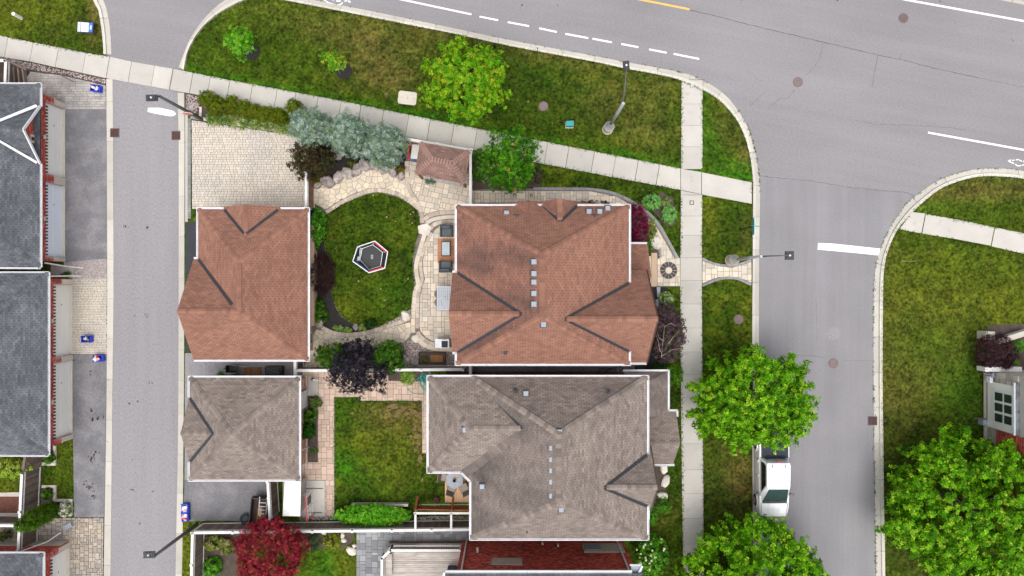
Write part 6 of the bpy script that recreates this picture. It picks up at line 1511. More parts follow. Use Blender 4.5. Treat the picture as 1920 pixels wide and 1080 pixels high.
# ------------------------------------------------------------------ fences and decks
def fence(label, a, b, z0=.1, z1=1.8, side=1, cap='wood_white', board='wood_dark', post='wood_white', step=2.4, bw=.14, cw=.17, group=None, rails=True):
    """a, b: world xy; boards on the side (left = 1) of a->b"""
    a = Vector((*a, 0)); b = Vector((*b, 0)); d = b - a; T = d.length; d.normalize(); o = Vector((-d.y, d.x, 0)) * side; ang = math.atan2(d.y, d.x)
    t = thing('wooden_fence', label, 'fence', (a.x, a.y, z0), group=group)
    n = max(1, round(T / bw))
    for i in range(n):
        c = a + d * ((i + .5) * T / n) + o * (.035 + random.uniform(-.004, .004)); MB().box((c.x, c.y, (z0 + z1 - .1) / 2), (T / n - .012, .022, z1 - z0 - .1), ang).build('board', M[board], t)
    k = max(1, round(T / step))
    for i in range(k + 1):
        c = a + d * (T * i / k) - o * .03; MB().box((c.x, c.y, (z0 + z1 + .05) / 2), (.1, .1, z1 + .05 - z0), ang).box((c.x, c.y, z1 + .06), (.15, .15, .03), ang).build('post', M[post], t)
    for i in range(k):
        p = a + d * (T * i / k + .06); q = a + d * (T * (i + 1) / k - .06); MB().beam(p + Z(0, 0, z1), q + Z(0, 0, z1), cw, .035).build('cap_rail', M[cap], t)
    if rails:
        for z in (z0 + .15, z1 - .2):
            MB().beam(a + o * .07 + Z(0, 0, z), b + o * .07 + Z(0, 0, z), .04, .09).build('rail', M[post], t)
    return t
fw = lambda x, y, z=1.8: tuple(P(x, y, z)[:2])
fence('dark fence with a white cap between the two back gardens', fw(556, 695), fw(868, 693), side=1)
fence('long dark fence with a white cap along the bottom gardens', fw(362, 999), fw(884, 993), side=1)
fence('short dark fence running down from the corner beside the lane', fw(361, 999), fw(358, 1120), side=1, post='wood_white')
fence('dark fence with a white cap beside the parked dolly', fw(502, 903), fw(506, 974), side=1)
g = fence('brown wooden gate panel at the paved driveway', fw(574, 322), fw(574, 388), side=1, board='wood_brown')
fence('thin white capped fence right of the gazebo', fw(882, 283), fw(882, 384), side=-1, board='wood_grey')
fence('white capped fence behind the blue spruces and gazebo', fw(562, 224), fw(884, 282), side=-1, board='wood_brown')
fence('white and dark fence between the garages and the back gardens', fw(553, 676), fw(553, 708), side=1)
fence('white fence between the two houses by the garden gate', fw(882, 684), fw(882, 704), side=1, board='wood_grey')
fence('dark slatted fence beside the cedar at the left', fw(41, 888), fw(34, 1032), z0=.02, side=1, bw=.16)
fence('dark fence crossing to the left edge behind the cedar', fw(-80, 984), fw(37, 986), z0=.02, side=1)
fence('upper part of the left fence beside the yellow green bush', fw(48, 850), fw(42, 886), z0=.02, side=1, bw=.16, cap='wood_dark', post='wood_dark')
fence('dark slatted screen at the upper left corner', fw(-60, 112), fw(10, 114), z0=.02, side=1, bw=.3)
fence('white capped screen beside the grey roof at the upper left', fw(11, 114), fw(9, 165), z0=.02, side=1, bw=.28)
# steps and slats east of the upper left screen
t = thing('slatted_gate', 'dark sloping slatted gate beside the pebble strip', 'gate', P(30, 140, 0))
for i in range(4):
    MB().beam(P(19 + i * 8.5, 122 + i * 2.6, 1.2), P(21 + i * 9.2, 160, 1.0), .09, .3).build('slat', M['wood_dark'], t)
MB().beam(P(13, 113, 1.6), P(50, 131, 1.2), .12, .1).build('rail', M['wood_dark'], t)
# cedar deck of the taupe house
def deck(name, label, poly, z, mt, ang, bw=.14, zb=.1):
    W = XY(poly, z); t = thing(name, label, 'deck', (*[sum(p[i] for p in W) / len(W) for i in (0, 1)], zb))
    ca, sa = math.cos(ang), math.sin(ang); R = [(x * ca + y * sa, -x * sa + y * ca) for x, y in W]; y = min(p[1] for p in R); y1 = max(p[1] for p in R)
    MB().prism(inset(ccw(W), .03), zb, z - .045).build('frame', M['wood_dark'], t)
    while y < y1:
        c = dedupe(clip_half(clip_half(R, 0, y + .005, 0, 1), 0, y + bw - .005, 0, -1))
        if c: MB().prism([(a * ca - b * sa, a * sa + b * ca) for a, b in c], z - .04, z + random.uniform(-.002, .002), .005).build('deck_board', M[mt], t)
        y += bw
    return t
deck('wooden_deck', 'small new cedar deck tucked under the taupe roof corner', [(813,850),(900,850),(900,942),(834,942),(813,900)] if False else [(834,870),(900,870),(900,942),(834,942)], .55, 'wood_cedar', math.pi / 2, .155)
d3 = deck('wooden_deck', 'bleached grey deck with railings at the bottom edge', [(717,1047),(733,1032),(866,1032),(866,1200),(717,1200)], .75, 'wood_grey', 0, .14)
def railing(t, pts, z0, z1, wide=.16, bal=.11, mt='wood_white', lower=True):
    for a, b in zip(pts, pts[1:]):
        a = Vector((*a, 0)); b = Vector((*b, 0)); d = b - a; T = d.length; d.normalize()
        MB().beam(a + Z(0, 0, z1), b + Z(0, 0, z1), wide, .04).build('hand_rail', M[mt], t); MB().beam(a + Z(0, 0, z0 + .12), b + Z(0, 0, z0 + .12), .09, .05).build('bottom_rail', M[mt], t)
        n = int(T / bal)
        for i in range(n):
            c = a + d * (T * (i + .5) / n); MB().box((c.x, c.y, (z0 + z1) / 2), (.035, .035, z1 - z0)).build('baluster', M[mt], t)
        for c in (a, b): MB().box((c.x, c.y, (z0 + z1) / 2 + .03), (.1, .1, z1 - z0 + .06)).build('rail_post', M[mt], t)
X = lambda l: XY(l, 1.65)
railing(d3, X([(716,1200),(716,1047),(732,1032),(862,1032)]), .75, 1.65)
MB().box((*P(760,1037,1.1)[:2], 1.1), (1.4, .42, .05)).box((*P(745,1037,1.1)[:2], .9), (.06, .4, .36)).box((*P(776,1037,1.1)[:2], .9), (.06, .4, .36)).build('bench_seat', M['wood_grey'], d3)
MB().box((*P(729,1060,1.1)[:2], 1.1), (.42, 1.5, .05)).box((*P(729,1048,1.1)[:2], .9), (.4, .06, .36)).box((*P(729,1072,1.1)[:2], .9), (.4, .06, .36)).build('bench_seat', M['wood_grey'], d3)
MB().box((*P(800,1018,.3)[:2], .3), (5.0, .1, .45)).build('skirt', M['wood_dark'], d3)
# red stained railing and white trellis frame
t = thing('railing', 'red stained deck railing in front of the cedar deck', 'railing', P(835, 950, .1))
p0, p1 = P(781, 955, 1.35), P(888, 957, 1.35)
MB().beam(p0, p1, .07, .07).build('hand_rail', M['wood_red'], t)
n = 20
for i in range(n):
    c = p0.lerp(p1, (i + .5) / n); MB().box((c.x, c.y + .0, 1.0), (.16, .03, .62)).build('board', M['wood_red'], t)
for x, y in ((779, 955), (847, 956)):
    c = P(x, y, 1.4); MB().beam(Z(c.x + .0, c.y, .15), Z(c.x, c.y, 1.45), .12, .12).beam(Z(c.x, c.y, 1.42), Z(c.x + .05, c.y + .65, .75), .12, .05).build('post', M['wood_red'], t)
MB().beam(P(790, 946, .75), P(888, 946, .75), .05, .06).build('bottom_rail', M['wood_grey'], t)
t = thing('trellis_frame', 'white painted beam frame joining the red railing to the fence', 'trellis', P(835, 975, .1))
for a, b in (((776, 962), (888, 962)), ((779, 962), (779, 993)), ((846, 962), (846, 993))): MB().beam(P(*a, 1.95), P(*b, 1.95), .13, .09).build('beam', M['wood_white'], t)
for x, y in ((779, 962), (846, 962)): c = P(x, y, 1.9); MB().box((c.x, c.y, 1.0), (.1, .1, 1.8)).build('post', M['wood_white'], t)
# planter walls
tag(MB().prism(XY([(658,945),(765,945),(765,950),(658,950)], .5), .1, .5, .01).build('planter_wall', M['wood_grey']), 'thin grey timber edge behind the bright hedge', 'planter wall')

# ------------------------------------------------------------------ street furniture
def lamp_post(label, base, zt, arm_to, head, zh, cone=True):
    b = P(*base, .1); t = thing('street_lamp', label, 'street lamp', b, group='street lamps')
    if cone:
        MB().lathe(b, [(.36, 0), (.36, .12), (.33, .13), (.33, .95), (.30, 1.0)], 20).build('concrete_base', M['stone'], t)
        MB().lathe(b + Z(0, 0, 1.0), [(.30, 0), (.28, .05), (.17, .30), (.165, .5), (.10, .6)], 16).build('base_collar', M['metal'], t)
        MB().tube([b + Z(0, 0, 1.4), b + Z(0, 0, zt)], [.115, .085], 12).build('pole', M['metal'], t, smooth=True)
        MB().lathe(b + Z(0, 0, zt - .05), [(.10, 0), (.12, .06), (.08, .14)], 12).build('pole_cap', M['metal'], t)
    else:
        MB().tube([b, b + Z(0, 0, zt)], [.13, .085], 12).build('pole', M['pole_dark'], t, smooth=True)
    e = P(*head, zh); s = b + Z(0, 0, zt)
    MB().tube([s - Z(0, 0, .1), s.lerp(e, .45) + Z(0, 0, .22), s.lerp(e, .8) + Z(0, 0, .2), e + Z(0, 0, .05)], [.045, .04, .035, .03], 8).build('arm', M['pole_dark'], t, smooth=True)
    return t, e
def lamp_head(t, e, sx, sy, rz):
    h = MB().box(e, (sx, sy, .10), rz).box(e + Z(0, 0, .065), (sx * .72, sy * .72, .04), rz).build('lamp_head', M['lamp_head'], t)
    MB().lathe(e + Z(0, 0, .07), [(.06, 0), (.06, .05), (.04, .08)], 10).build('photocell', M['white'], h); MB().box(e - Z(0, 0, .06), (sx * .8, sy * .8, .02), rz).build('lens', M['glass_grey'], h)
t, e = lamp_post('galvanised street lamp on the upper grass strip leaning arm over the kerb', (1139, 243), 6.4, None, (1174, 123), 6.9); lamp_head(t, e, .36, .5, .05)
t, e = lamp_post('galvanised street lamp at the kerb walk reaching over the side street', (1369, 488), 5.6, None, (1480, 479), 6.3); lamp_head(t, e, .5, .5, 0)
t, e = lamp_post('dark lamp post with a stop sign at the corner of the lane', (379, 224), 5.5, None, (285, 183.5), 5.9, False); lamp_head(t, e, .66, .36, .03)
s = P(345, 211, 2.3)
st = thing('stop_sign', 'red stop sign mounted on the dark corner lamp post', 'road sign', s)
oc = [(math.cos(math.radians(22.5 + 45 * k)) * .34, math.sin(math.radians(22.5 + 45 * k)) * .34) for k in range(8)]
sp = P(379, 224, .1)
c = Vector((sp.x + .02, sp.y - .15, 2.25)); MB().add([(c.x + x, c.y + dy, c.z + z) for dy in (-.012, .012) for x, z in oc], [tuple(range(8)), tuple(range(8, 16))[::-1]] + [(k, 8 + k, 8 + (k + 1) % 8, (k + 1) % 8) for k in range(8)]).build('sign_plate', M['white'], st)
MB().add([(c.x + x * .9, c.y + dy, c.z + z * .9) for dy in (-.018, -.0125) for x, z in oc], [tuple(range(8)), tuple(range(8, 16))[::-1]] + [(k, 8 + k, 8 + (k + 1) % 8, (k + 1) % 8) for k in range(8)]).build('red_face', M['red'], st)
def text(parent, s, size, loc, rot, mt, ext=.002, name='lettering'):
    cu = bpy.data.curves.new(name, 'FONT'); cu.body = s; cu.size = size; cu.align_x = 'CENTER'; cu.align_y = 'CENTER'; cu.extrude = ext
    o = bpy.data.objects.new(name, cu); o.data.materials.append(M[mt]); COL.objects.link(o); o.parent = parent; o.location = Vector(loc) - ORG[parent]; o.rotation_euler = rot
    dg = bpy.context.evaluated_depsgraph_get(); me = bpy.data.meshes.new_from_object(o.evaluated_get(dg)); n = bpy.data.objects.new(name, me); COL.objects.link(n); n.parent = parent; n.location = o.location; n.rotation_euler = rot
    bpy.data.objects.remove(o); return n
text(st, 'STOP', .24, (c.x, c.y - .022, c.z), (math.pi / 2, 0, 0), 'white')
t, e = lamp_post('dark lamp post at the bottom of the lane beside the fence corner', (369, 983), 5.4, None, (280, 1040), 5.7, False); lamp_head(t, e, .66, .38, .03)
# street name sign
b = P(1387, 431, .1); t = thing('street_name_sign', 'black post with crossed teal street name plates near the kerb', 'road sign', b)
MB().tube([b, b + Z(0, 0, 2.5)], .035, 8).build('post', M['black'], t)
MB().box(b + Z(0, 0, 2.62), (.03, 1.05, .2), .0, tilt=Matrix.Rotation(.06, 3, 'Y')).build('name_plate', M['teal'], t); MB().box(b + Z(0, 0, 2.86), (.5, .03, .2), -.1).build('name_plate', M['teal'], t)
# utility boxes and covers
b = P(1067, 236, .1); t = thing('utility_box', 'small teal utility cabinet on a white plinth in the upper grass', 'utility box', b, .04)
MB().box((0, 0, .10), (.52, .36, .2)).build('plinth', M['stone'], t, world=False); l = MB().box((0, 0, .42), (.46, .30, .46)).build('cabinet', M['teal'], t, world=False); MB().box((0, 0, .67), (.50, .34, .05)).build('lid', M['teal'], l, world=False)
def rrect(w, h, r, n=4):
    return [(sx * (w / 2 - r) + r * math.cos(a), sy * (h / 2 - r) + r * math.sin(a)) for sx, sy, a0 in ((1, 1, 0), (-1, 1, 1.57), (-1, -1, 3.14), (1, -1, 4.71)) for a in [a0 + 1.57 * k / n for k in range(n + 1)]]
b = P(764, 184, .1); t = thing('utility_vault_lid', 'pale rounded utility lid set in the grass left of the yellow green maple', 'utility cover', b, -.12)
MB().prism(rrect(1.24, .88, .16), -.05, .07, .02).build('lid', M['stone'], t, world=False); MB().box((-.38, 0, .072), (.1, .03, .012)).box((.38, 0, .072), (.1, .03, .012)).box((0, 0, .072), (.16, .03, .012)).box((0, 0, .073), (.03, .22, .012)).build('lifting_slots', M['stone_grey'], t, world=False)
M['lidred'] = mat('pinkish iron', (.18, .128, .125), .8, .12, 5, .15, 30, .3)
def manhole(label, px, py, z=.006, r=.33, mt='lidred', detail=True):
    b = P(px, py, z); t = thing('manhole_cover', label, 'manhole cover', b, group='round iron covers')
    MB().lathe(b, [(r, -.02), (r, .006), (r * .93, .007)], 24).build('frame', M['iron'], t); d = MB().lathe(b, [(r * .85, -.01), (r * .85, .011), (r * .80, .013)], 24).build('lid', M[mt], t)
    if detail:
        m = MB()
        for i in range(-3, 4): m.box(b + Z(i * r * .22, 0, .014), (.018, r * 1.3 * math.sqrt(max(.1, 1 - (i * .22) ** 2)), .006))
        m.build('ribs', M['iron'], d)
manhole('dark ribbed cover in the upper right of the main road', 1694, 34, mt='iron'); manhole('smooth pinkish cover at the road junction', 1496, 154, detail=False); manhole('pinkish cover in the lower side street', 1562.5, 681, detail=False)
manhole('round cover in the grass left of the teal box', 1019, 199, .105, detail=False); manhole('round cover in the grass strip beside the side street', 1385, 599, .105, detail=False)
def basin(label, px, py, sx=.6, sy=.6, z=.03):
    b = P(px, py, z); t = thing('catch_basin', label, 'storm drain', b, group='storm drain grates')
    MB().box(b + Z(0, 0, -.01), (sx, sy, .04)).build('frame', M['iron'], t); MB().box(b + Z(0, 0, .008), (sx - .08, sy - .08, .012)).build('pit', M['black'], t)
    g = MB()
    for k in range(5): g.box(b + Z(0, (k - 2) * (sy - .1) / 5, .02), (sx - .1, .05, .015))
    g.box(b + Z(-.1, 0, .021), (.03, sy - .1, .014)).box(b + Z(.1, 0, .021), (.03, sy - .1, .014)); g.build('grate', M['iron_dark'], t)
basin('storm drain on the left edge of the lane', 215, 249); basin('storm drain on the right edge of the lane', 330, 254); basin('storm drain at the right kerb of the side street', 1636, 789, .62, .6, .02)
b = P(1297, 380, .12); t = thing('valve_cover', 'little square metal cover in the sidewalk slab', 'utility cover', b); MB().box(b, (.28, .28, .016)).build('frame', M['iron_dark'], t); MB().box(b + Z(0, 0, .006), (.18, .18, .016)).build('lid', M['stone'], t)
b = P(1007, 98, .1); t = thing('marker_post', 'thin white marker post beside the main road kerb', 'post', b); MB().tube([b, b + Z(0, 0, 1.0)], .02, 6).build('rod', M['pole_dark'], t); MB().box(b + Z(0, 0, .95), (.06, .02, .35)).build('plate', M['white'], t)
b = P(40, 34, .1); t = thing('concrete_marker', 'short cream concrete bollard in the upper left grass', 'bollard', b); MB().tube([b, b + Z(0, 0, .72)], [.12, .12], 12).build('shaft', M['offwhite'], t); MB().lathe(b + Z(0, 0, .7), [(.125, 0), (.12, .05), (.06, .09)], 12).build('dome', M['offwhite'], t)
b = P(1726, 490, .1); tag(MB().tube([P(1690, 489, .13), P(1708, 490, .14), P(1723, 489, .13)], [.012, .01, .006], 5).build('fallen_twig', M['bark_pale']), 'dry twig lying on the right lawn', 'twig')
# blue and white lawn sign
b = P(168, 56, .1); t = thing('lawn_sign', 'blue and white sign lying on the grass at the upper left corner', 'sign', b, -.06)
MB().box((0, 0, .45), (1.06, .72, .03)).build('frame', M['navy'], t, world=False)
for x, w, mt in ((-.41, .17, 'doorwhite'), (-.03, .52, 'white'), (.37, .22, 'sign_blue')): MB().box((x, 0, .468), (w, .62, .008)).build('panel', M[mt], t, world=False)
MB().box((.37, 0, .474), (.10, .26, .006)).build('logo_block', M['doorwhite'], t, world=False)
for q in (.17, -.02, -.19): MB().box((-.41, q, .474), (.05, .10, .006)).build('letter_row', M['sign_blue'], t, world=False)
for sx in (-.45, .45): MB().tube([(sx, .3, -.05), (sx, .3, .45)], .015, 6).build('stake', M['pole_dark'], t, world=False)

# ------------------------------------------------------------------ recycling boxes
def blue_box(label, px, py, rz, load, zb=.05):
    b = P(px, py, zb); t = thing('recycling_box', label, 'recycling box', b, rz, 'blue recycling boxes')
    w, d, h = .60, .40, .34; m = MB()
    for sx, sy, bx, by in ((0, 1, w, .025), (0, -1, w, .025), (1, 0, .025, d), (-1, 0, .025, d)): m.box((sx * w / 2, sy * d / 2, h / 2), (bx, by, h))
    m.box((0, 0, .02), (w, d, .03)); m.build('tub', M['blue'], t, world=False)
    m = MB()
    for sx, sy, bx, by in ((0, 1, w + .06, .05), (0, -1, w + .06, .05), (1, 0, .05, d + .06), (-1, 0, .05, d + .06)): m.box((sx * w / 2, sy * d / 2, h), (bx, by, .03))
    m.build('rim', M['blue'], t, world=False)
    R = random.Random(int(px))
    for i in range(9):
        mt = R.choice(load); MB().box((R.uniform(-.22, .12), R.uniform(-.13, .13), R.uniform(.2, .36)), (R.uniform(.1, .24), R.uniform(.08, .18), R.uniform(.05, .14)), R.uniform(0, 3), tilt=Matrix.Rotation(R.uniform(-.5, .5), 3, 'X')).build('waste', M[mt], t, world=False)
blue_box('blue box heaped with white paper at the top of the lane', 184, 168, -.12, ['white', 'paper', 'white'])
blue_box('blue box with black and grey waste on the sandy pavers', 167, 635, 0, ['black', 'metal', 'metal', 'white']); blue_box('blue box with red and white cartons beside the asphalt edge', 189, 671, .03, ['red', 'white', 'paper', 'siding_tan'])
blue_box('upper blue box of the pair beside the lower driveway', 351, 951, 1.6, ['white', 'white', 'paper', 'red'], .12); blue_box('lower blue box of the pair beside the lower driveway', 351, 966, 1.66, ['white', 'paper', 'red', 'white'], .12); blue_box('blue box squeezed in the middle of the pair', 353, 958, 1.6, ['white', 'white', 'red'], .12) if False else None

# ------------------------------------------------------------------ garden furniture
def armchair(label, px, py, rz):
    b = P(px, py, .13); t = thing('armchair', label, 'armchair', b, rz, 'charcoal patio armchairs')
    MB().box((0, 0, .2), (.74, .70, .3)).build('base', M['charcoal'], t, world=False)
    for s in (-1, 1): MB().box((s * .36, 0, .33), (.10, .74, .6)).build('arm', M['charcoal'], t, world=False)
    MB().box((0, .34, .42), (.80, .11, .78)).build('back', M['charcoal'], t, world=False)
    MB().prism(rrect(.60, .52, .05), 0, .13, .03).build('seat_cushion', M['charcoal_l'], t, world=False).location = (0, -.06, .35)
    o = MB().box((0, 0, 0), (.58, .14, .36), 0, tilt=Matrix.Rotation(-.2, 3, 'X')).build('back_cushion', M['charcoal_l'], t, world=False); o.location = (0, .22, .60)
armchair('upper charcoal armchair on the terracotta tiles', 838, 434, 0); armchair('lower charcoal armchair facing the coffee table', 836, 500, math.pi)
mr = MB(); t = thing('tile_rug', 'terracotta deck tiles under the coffee table', 'rug', P(837, 470, .125))
for i in range(4):
    for j in range(3):
        c = P(826 + j * 11.5, 453 + i * 11.6, .14); MB().box(c, (.40, .40, .03)).build('tile', M['rug'], t)
t = thing('coffee_table', 'charcoal coffee table with a grey glass top between the armchairs', 'table', P(837, 467, .14))
c = P(837, 467, .14); MB().box(c + Z(0, 0, .42), (.60, .98, .05)).build('frame', M['charcoal'], t); MB().box(c + Z(0, 0, .45), (.50, .86, .012)).build('glass_top', M['glass_grey'], t)
for sx in (-1, 1):
    for sy in (-1, 1): MB().box(c + Z(sx * .26, sy * .45, .2), (.06, .06, .42)).build('leg', M['charcoal'], t)
b = P(834, 559, .13); t = thing('slatted_table', 'light grey slatted outdoor table beside the house wall', 'table', b)
for i in range(7): MB().box(b + Z(-.38 + i * .14, 0, .74), (.105, 1.58, .03)).build('slat', M['slat'], t)
for sy in (-1, 1): MB().box(b + Z(.04, sy * .76, .71), (.98, .06, .05)).build('end_rail', M['doorwhite'], t)
for sx in (-1, 1):
    for sy in (-1, 1): MB().box(b + Z(sx * .4 + .04, sy * .7, .35), (.06, .06, .7)).build('leg', M['vent'], t)
MB().lathe(b + Z(.1, .1, .757), [(.03, 0), (.03, .006)], 8).build('parasol_hole', M['black'], t)
for i, y in enumerate((551, 567)):
    b = P(823, y, .13); t = thing('stool', ('upper', 'lower')[i] + ' dark wicker stool pushed under the slatted table', 'stool', b, group='wicker stools')
    MB().lathe(b + Z(0, 0, .45), [(.24, 0), (.27, .03), (.26, .07), (.18, .09)], 16).build('seat', M['wood_dark'], t)
    for k in range(4): a = k * 1.57 + .78; MB().tube([b + Z(.2 * math.cos(a), .2 * math.sin(a), 0), b + Z(.16 * math.cos(a), .16 * math.sin(a), .45)], .02, 6).build('leg', M['charcoal'], t)
b = P(832, 642, .13); t = thing('grill_cart', 'white side table and grey lidded grill cart against the house', 'grill', b)
MB().box(b + Z(-.32, 0, .8), (.34, .58, .05)).build('side_shelf', M['white'], t); MB().prism(rrect(.62, .6, .06), 0, .25, .03).build('lid', M['white'], t, world=False).location = (.14, 0, .75)
MB().box(b + Z(.16, -.04, 1.02), (.40, .42, .03)).build('lid_panel', M['glass_grey'] if False else M['tonneau'], t); MB().box(b + Z(.05, 0, .4), (.85, .5, .7)).build('cabinet', M['vent'], t); MB().tube([b + Z(0, .26, 1.0), b + Z(.3, .26, 1.0)], .02, 6).build('handle', M['metal'], t)
b = P(811, 671, .1); t = thing('wooden_planter', 'long dark wooden planter box with rusty soil by the fence', 'planter', b)
for s in (-1, 1): MB().box(b + Z(0, s * .37, .2), (1.75, .05, .4)).build('side_board', M['roof_brown_dk'], t); MB().box(b + Z(s * .86, 0, .2), (.05, .78, .4)).build('end_board', M['roof_brown_dk'], t)
MB().box(b + Z(0, 0, .15), (1.66, .68, .2)).build('soil', M['soil'], t); MB().prism(rrect(.85, .5, .12), 0, .07, .03).build('rusty_tray', M['rust'], t, world=False).location = (.33, 0, .26)
ball('dry seedlings in the wooden planter', 797, 673, (7, 6), .12, [(.14, .15, .05), (.1, .12, .03)], 14, 170, z=.4)
# gazebo
cs = [P(x, y, 2.35) for x, y in ((787.5, 266.5), (881, 283), (872, 344.5), (778, 326.5))]; r0, r1 = P(809, 298.5, 3.05), P(848, 306.5, 3.05)
t = thing('gazebo', 'small gazebo with a brown shingled hip roof beside the blue spruce', 'gazebo', P(829, 305, .12), 0)
GZ = M['roof_gaz']
roof_slope(t, [cs[1], cs[0], r0, r1], BD, GZ, 91, tab=.33, exp=.13, th=.06, name='roof_panel'); roof_slope(t, [cs[3], cs[2], r1, r0], BD, GZ, 92, tab=.33, exp=.13, th=.06, name='roof_panel')
roof_slope(t, [cs[2], cs[1], r1], BD, GZ, 93, tab=.33, exp=.13, th=.06, name='roof_panel'); roof_slope(t, [cs[0], cs[3], r0], BD, GZ, 94, tab=.33, exp=.13, th=.06, name='roof_panel')
for a, b_ in ((cs[0], r0), (cs[3], r0), (cs[1], r1), (cs[2], r1)): ridge_cap(t, a.lerp(b_, .04) + Z(0, 0, .02), b_ + Z(0, 0, .03), GZ, w=.36, L=.17, drop=.12, k=.66)
ridge_cap(t, r0 + Z(0, 0, .02), r1 + Z(0, 0, .02), GZ, w=.36, L=.17, drop=.12, k=.66)
for c_ in cs:
    q = c_.lerp((r0 + r1) / 2, .1); MB().box((q.x, q.y, 1.2), (.12, .12, 2.2), -.18).build('post', M['wood_brown'], t)
for a, b_ in zip(cs, cs[1:] + cs[:1]):
    m_ = (r0 + r1) / 2; MB().beam(a.lerp(m_, .08) - Z(0, 0, .15), b_.lerp(m_, .08) - Z(0, 0, .15), .06, .14).build('beam', M['wood_brown'], t)
b = P(826, 334, .12); tag(MB().prism([(b.x - .9, b.y + .25), (b.x + 1.35, b.y - .3), (b.x + 1.35, b.y - .62), (b.x - .9, b.y - .1)], .12, .3, .02).build('garden_step', M['stone_grey']), 'low grey step along the front of the gazebo', 'step')
# toy slide
b = P(776, 287, .12); t = thing('toy_slide', 'white plastic toy slide with a red rim, half under the gazebo roof', 'toy', b, -.1)
m = MB(); arc = [(-.17 + .09 * (1 - (y / .55) ** 2) * -1, y) for y in [(-.55 + .11 * k) for k in range(11)]]
for (x, y), (x2, y2) in zip(arc, arc[1:]): m.beam(Z(x, y, .55), Z(x2, y2, .55), .1, .16)
m.build('red_rim', M['red'], t, world=False); MB().box((.16, 0, .5), (.5, .95, .08)).build('seat_bed', M['offwhite'], t, world=False); MB().box((.02, -.55, .45), (.3, .08, .25)).build('blue_foot', M['sign_blue'], t, world=False)
for y in (-.4, .4): MB().box((.1, y, .2), (.3, .06, .45)).build('leg', M['sign_blue'], t, world=False)
# trampoline
b = P(697.5, 484.5, .13); t = thing('trampoline', 'small hexagonal trampoline with black mat, red and blue rim on the oval lawn', 'trampoline', b)
TOPH = [(703, 452), (727, 472), (721.5, 503), (692, 511.5), (661.5, 490), (670.5, 463)]
INN = [(698.5, 459.5), (716.5, 473), (712.5, 499), (692, 505), (676.5, 487), (680.5, 466)]
top = [P(x, y, .95) for x, y in TOPH]; low = [P(x, y, .32) for x, y in INN]; mid = [P(x + (697 - x) * .0, y, .36) for x, y in INN]
MB().prism([(p.x, p.y) for p in low], .29, .315).build('jump_mat', M['black'], t)
C0 = sum(low, Z(0, 0, 0)) / 6
M['net'] = mat('black netting', (.02, .022, .026), .8, .1, 5, .1, 30)
rings = [('net', None)]
for i in range(6):
    j = (i + 1) % 6; a, b_, c_, d = low[i], low[j], top[j], top[i]
    MB().beam(a.lerp(d, .12), b_.lerp(c_, .12), .05, .05).build('mat_rail', M['white'], t)
    MB().add([a.lerp(d, .1), b_.lerp(c_, .1), c_, d], [(0, 1, 2, 3)]).add([a.lerp(d, .1) + Z(0, 0, .01), b_.lerp(c_, .1) + Z(0, 0, .01), c_ + Z(0, 0, .01), d + Z(0, 0, .01)], [(3, 2, 1, 0)]).build('net_panel', M['net'], t)
    if i in (3, 4): MB().add([a.lerp(d, .14) + Z(0, 0, .03), b_.lerp(c_, .14) + Z(0, 0, .03), b_.lerp(c_, .50) + Z(0, 0, .03), a.lerp(d, .50) + Z(0, 0, .03)], [(0, 1, 2, 3)]).build('white_pad', M['doorwhite'], t)
    MB().beam(d, c_, .055, .06).build('top_rail', M['white'], t)
    if i in (0, 2): o = (c_ - d).cross(Z(0, 0, 1)).normalized() * .07; MB().beam(d + o, c_ + o, .07, .06).build('top_trim', M['red'], t)
    if i == 3: o = (c_ - d).cross(Z(0, 0, 1)).normalized() * .07; MB().beam(d + o, c_ + o, .07, .06).build('top_trim', M['navy'], t)
    MB().tube([Z(a.x, a.y, .13), a], .025, 6).build('leg', M['navy'], t); MB().tube([a, d], .022, 6).build('net_pole', M['sign_blue'] if i in (3, 4) else M['white'], t)
c = P(697.5, 481.5, .32); MB().prism([(c.x + x, c.y + y) for x, y in rrect(.15, .30, .07)], .316, .322).build('logo_oval', M['vent'], t); MB().prism([(c.x + x, c.y + y) for x, y in rrect(.05, .15, .024)], .3225, .326).build('logo_slot', M['charcoal_l'], t)
# deck table, chairs and flower pot
b = P(852.5, 899.5, 1.25); c = Vector((b.x, b.y, .55)); t = thing('patio_table', 'grey hexagonal patio table on the cedar deck', 'table', c)
hx = [(c.x + .62 * math.cos(math.radians(30 + 60 * k)), c.y + .62 * math.sin(math.radians(30 + 60 * k))) for k in range(6)]
for k in range(6): MB().prism(inset(ccw([(c.x, c.y), hx[k], hx[(k + 1) % 6]]), .004), 1.24, 1.28, .006).build('glass_segment', M['vent'], t)
MB().lathe(c, [(.25, 0), (.25, .04), (.04, .06), (.04, .70)], 10).build('pedestal', M['charcoal'], t)
pt = thing('flower_pot', 'terracotta pot in the centre of the patio table', 'flower pot', c + Z(0, 0, .73)); MB().lathe(c + Z(0, 0, .73), [(.07, 0), (.11, .2), (.12, .21), (.10, .21), (.09, .17)], 12).build('pot', M['iron'], pt); MB().lathe(c + Z(0, 0, .73), [(.085, .15), (.085, .17)], 10).build('soil', M['black'], pt)
tag(MB().box(c + Z(.05, .2, .735), (.22, .26, .012), -.3).build('folded_paper', M['siding_tan']), 'tan paper lying beside the terracotta pot', 'paper')
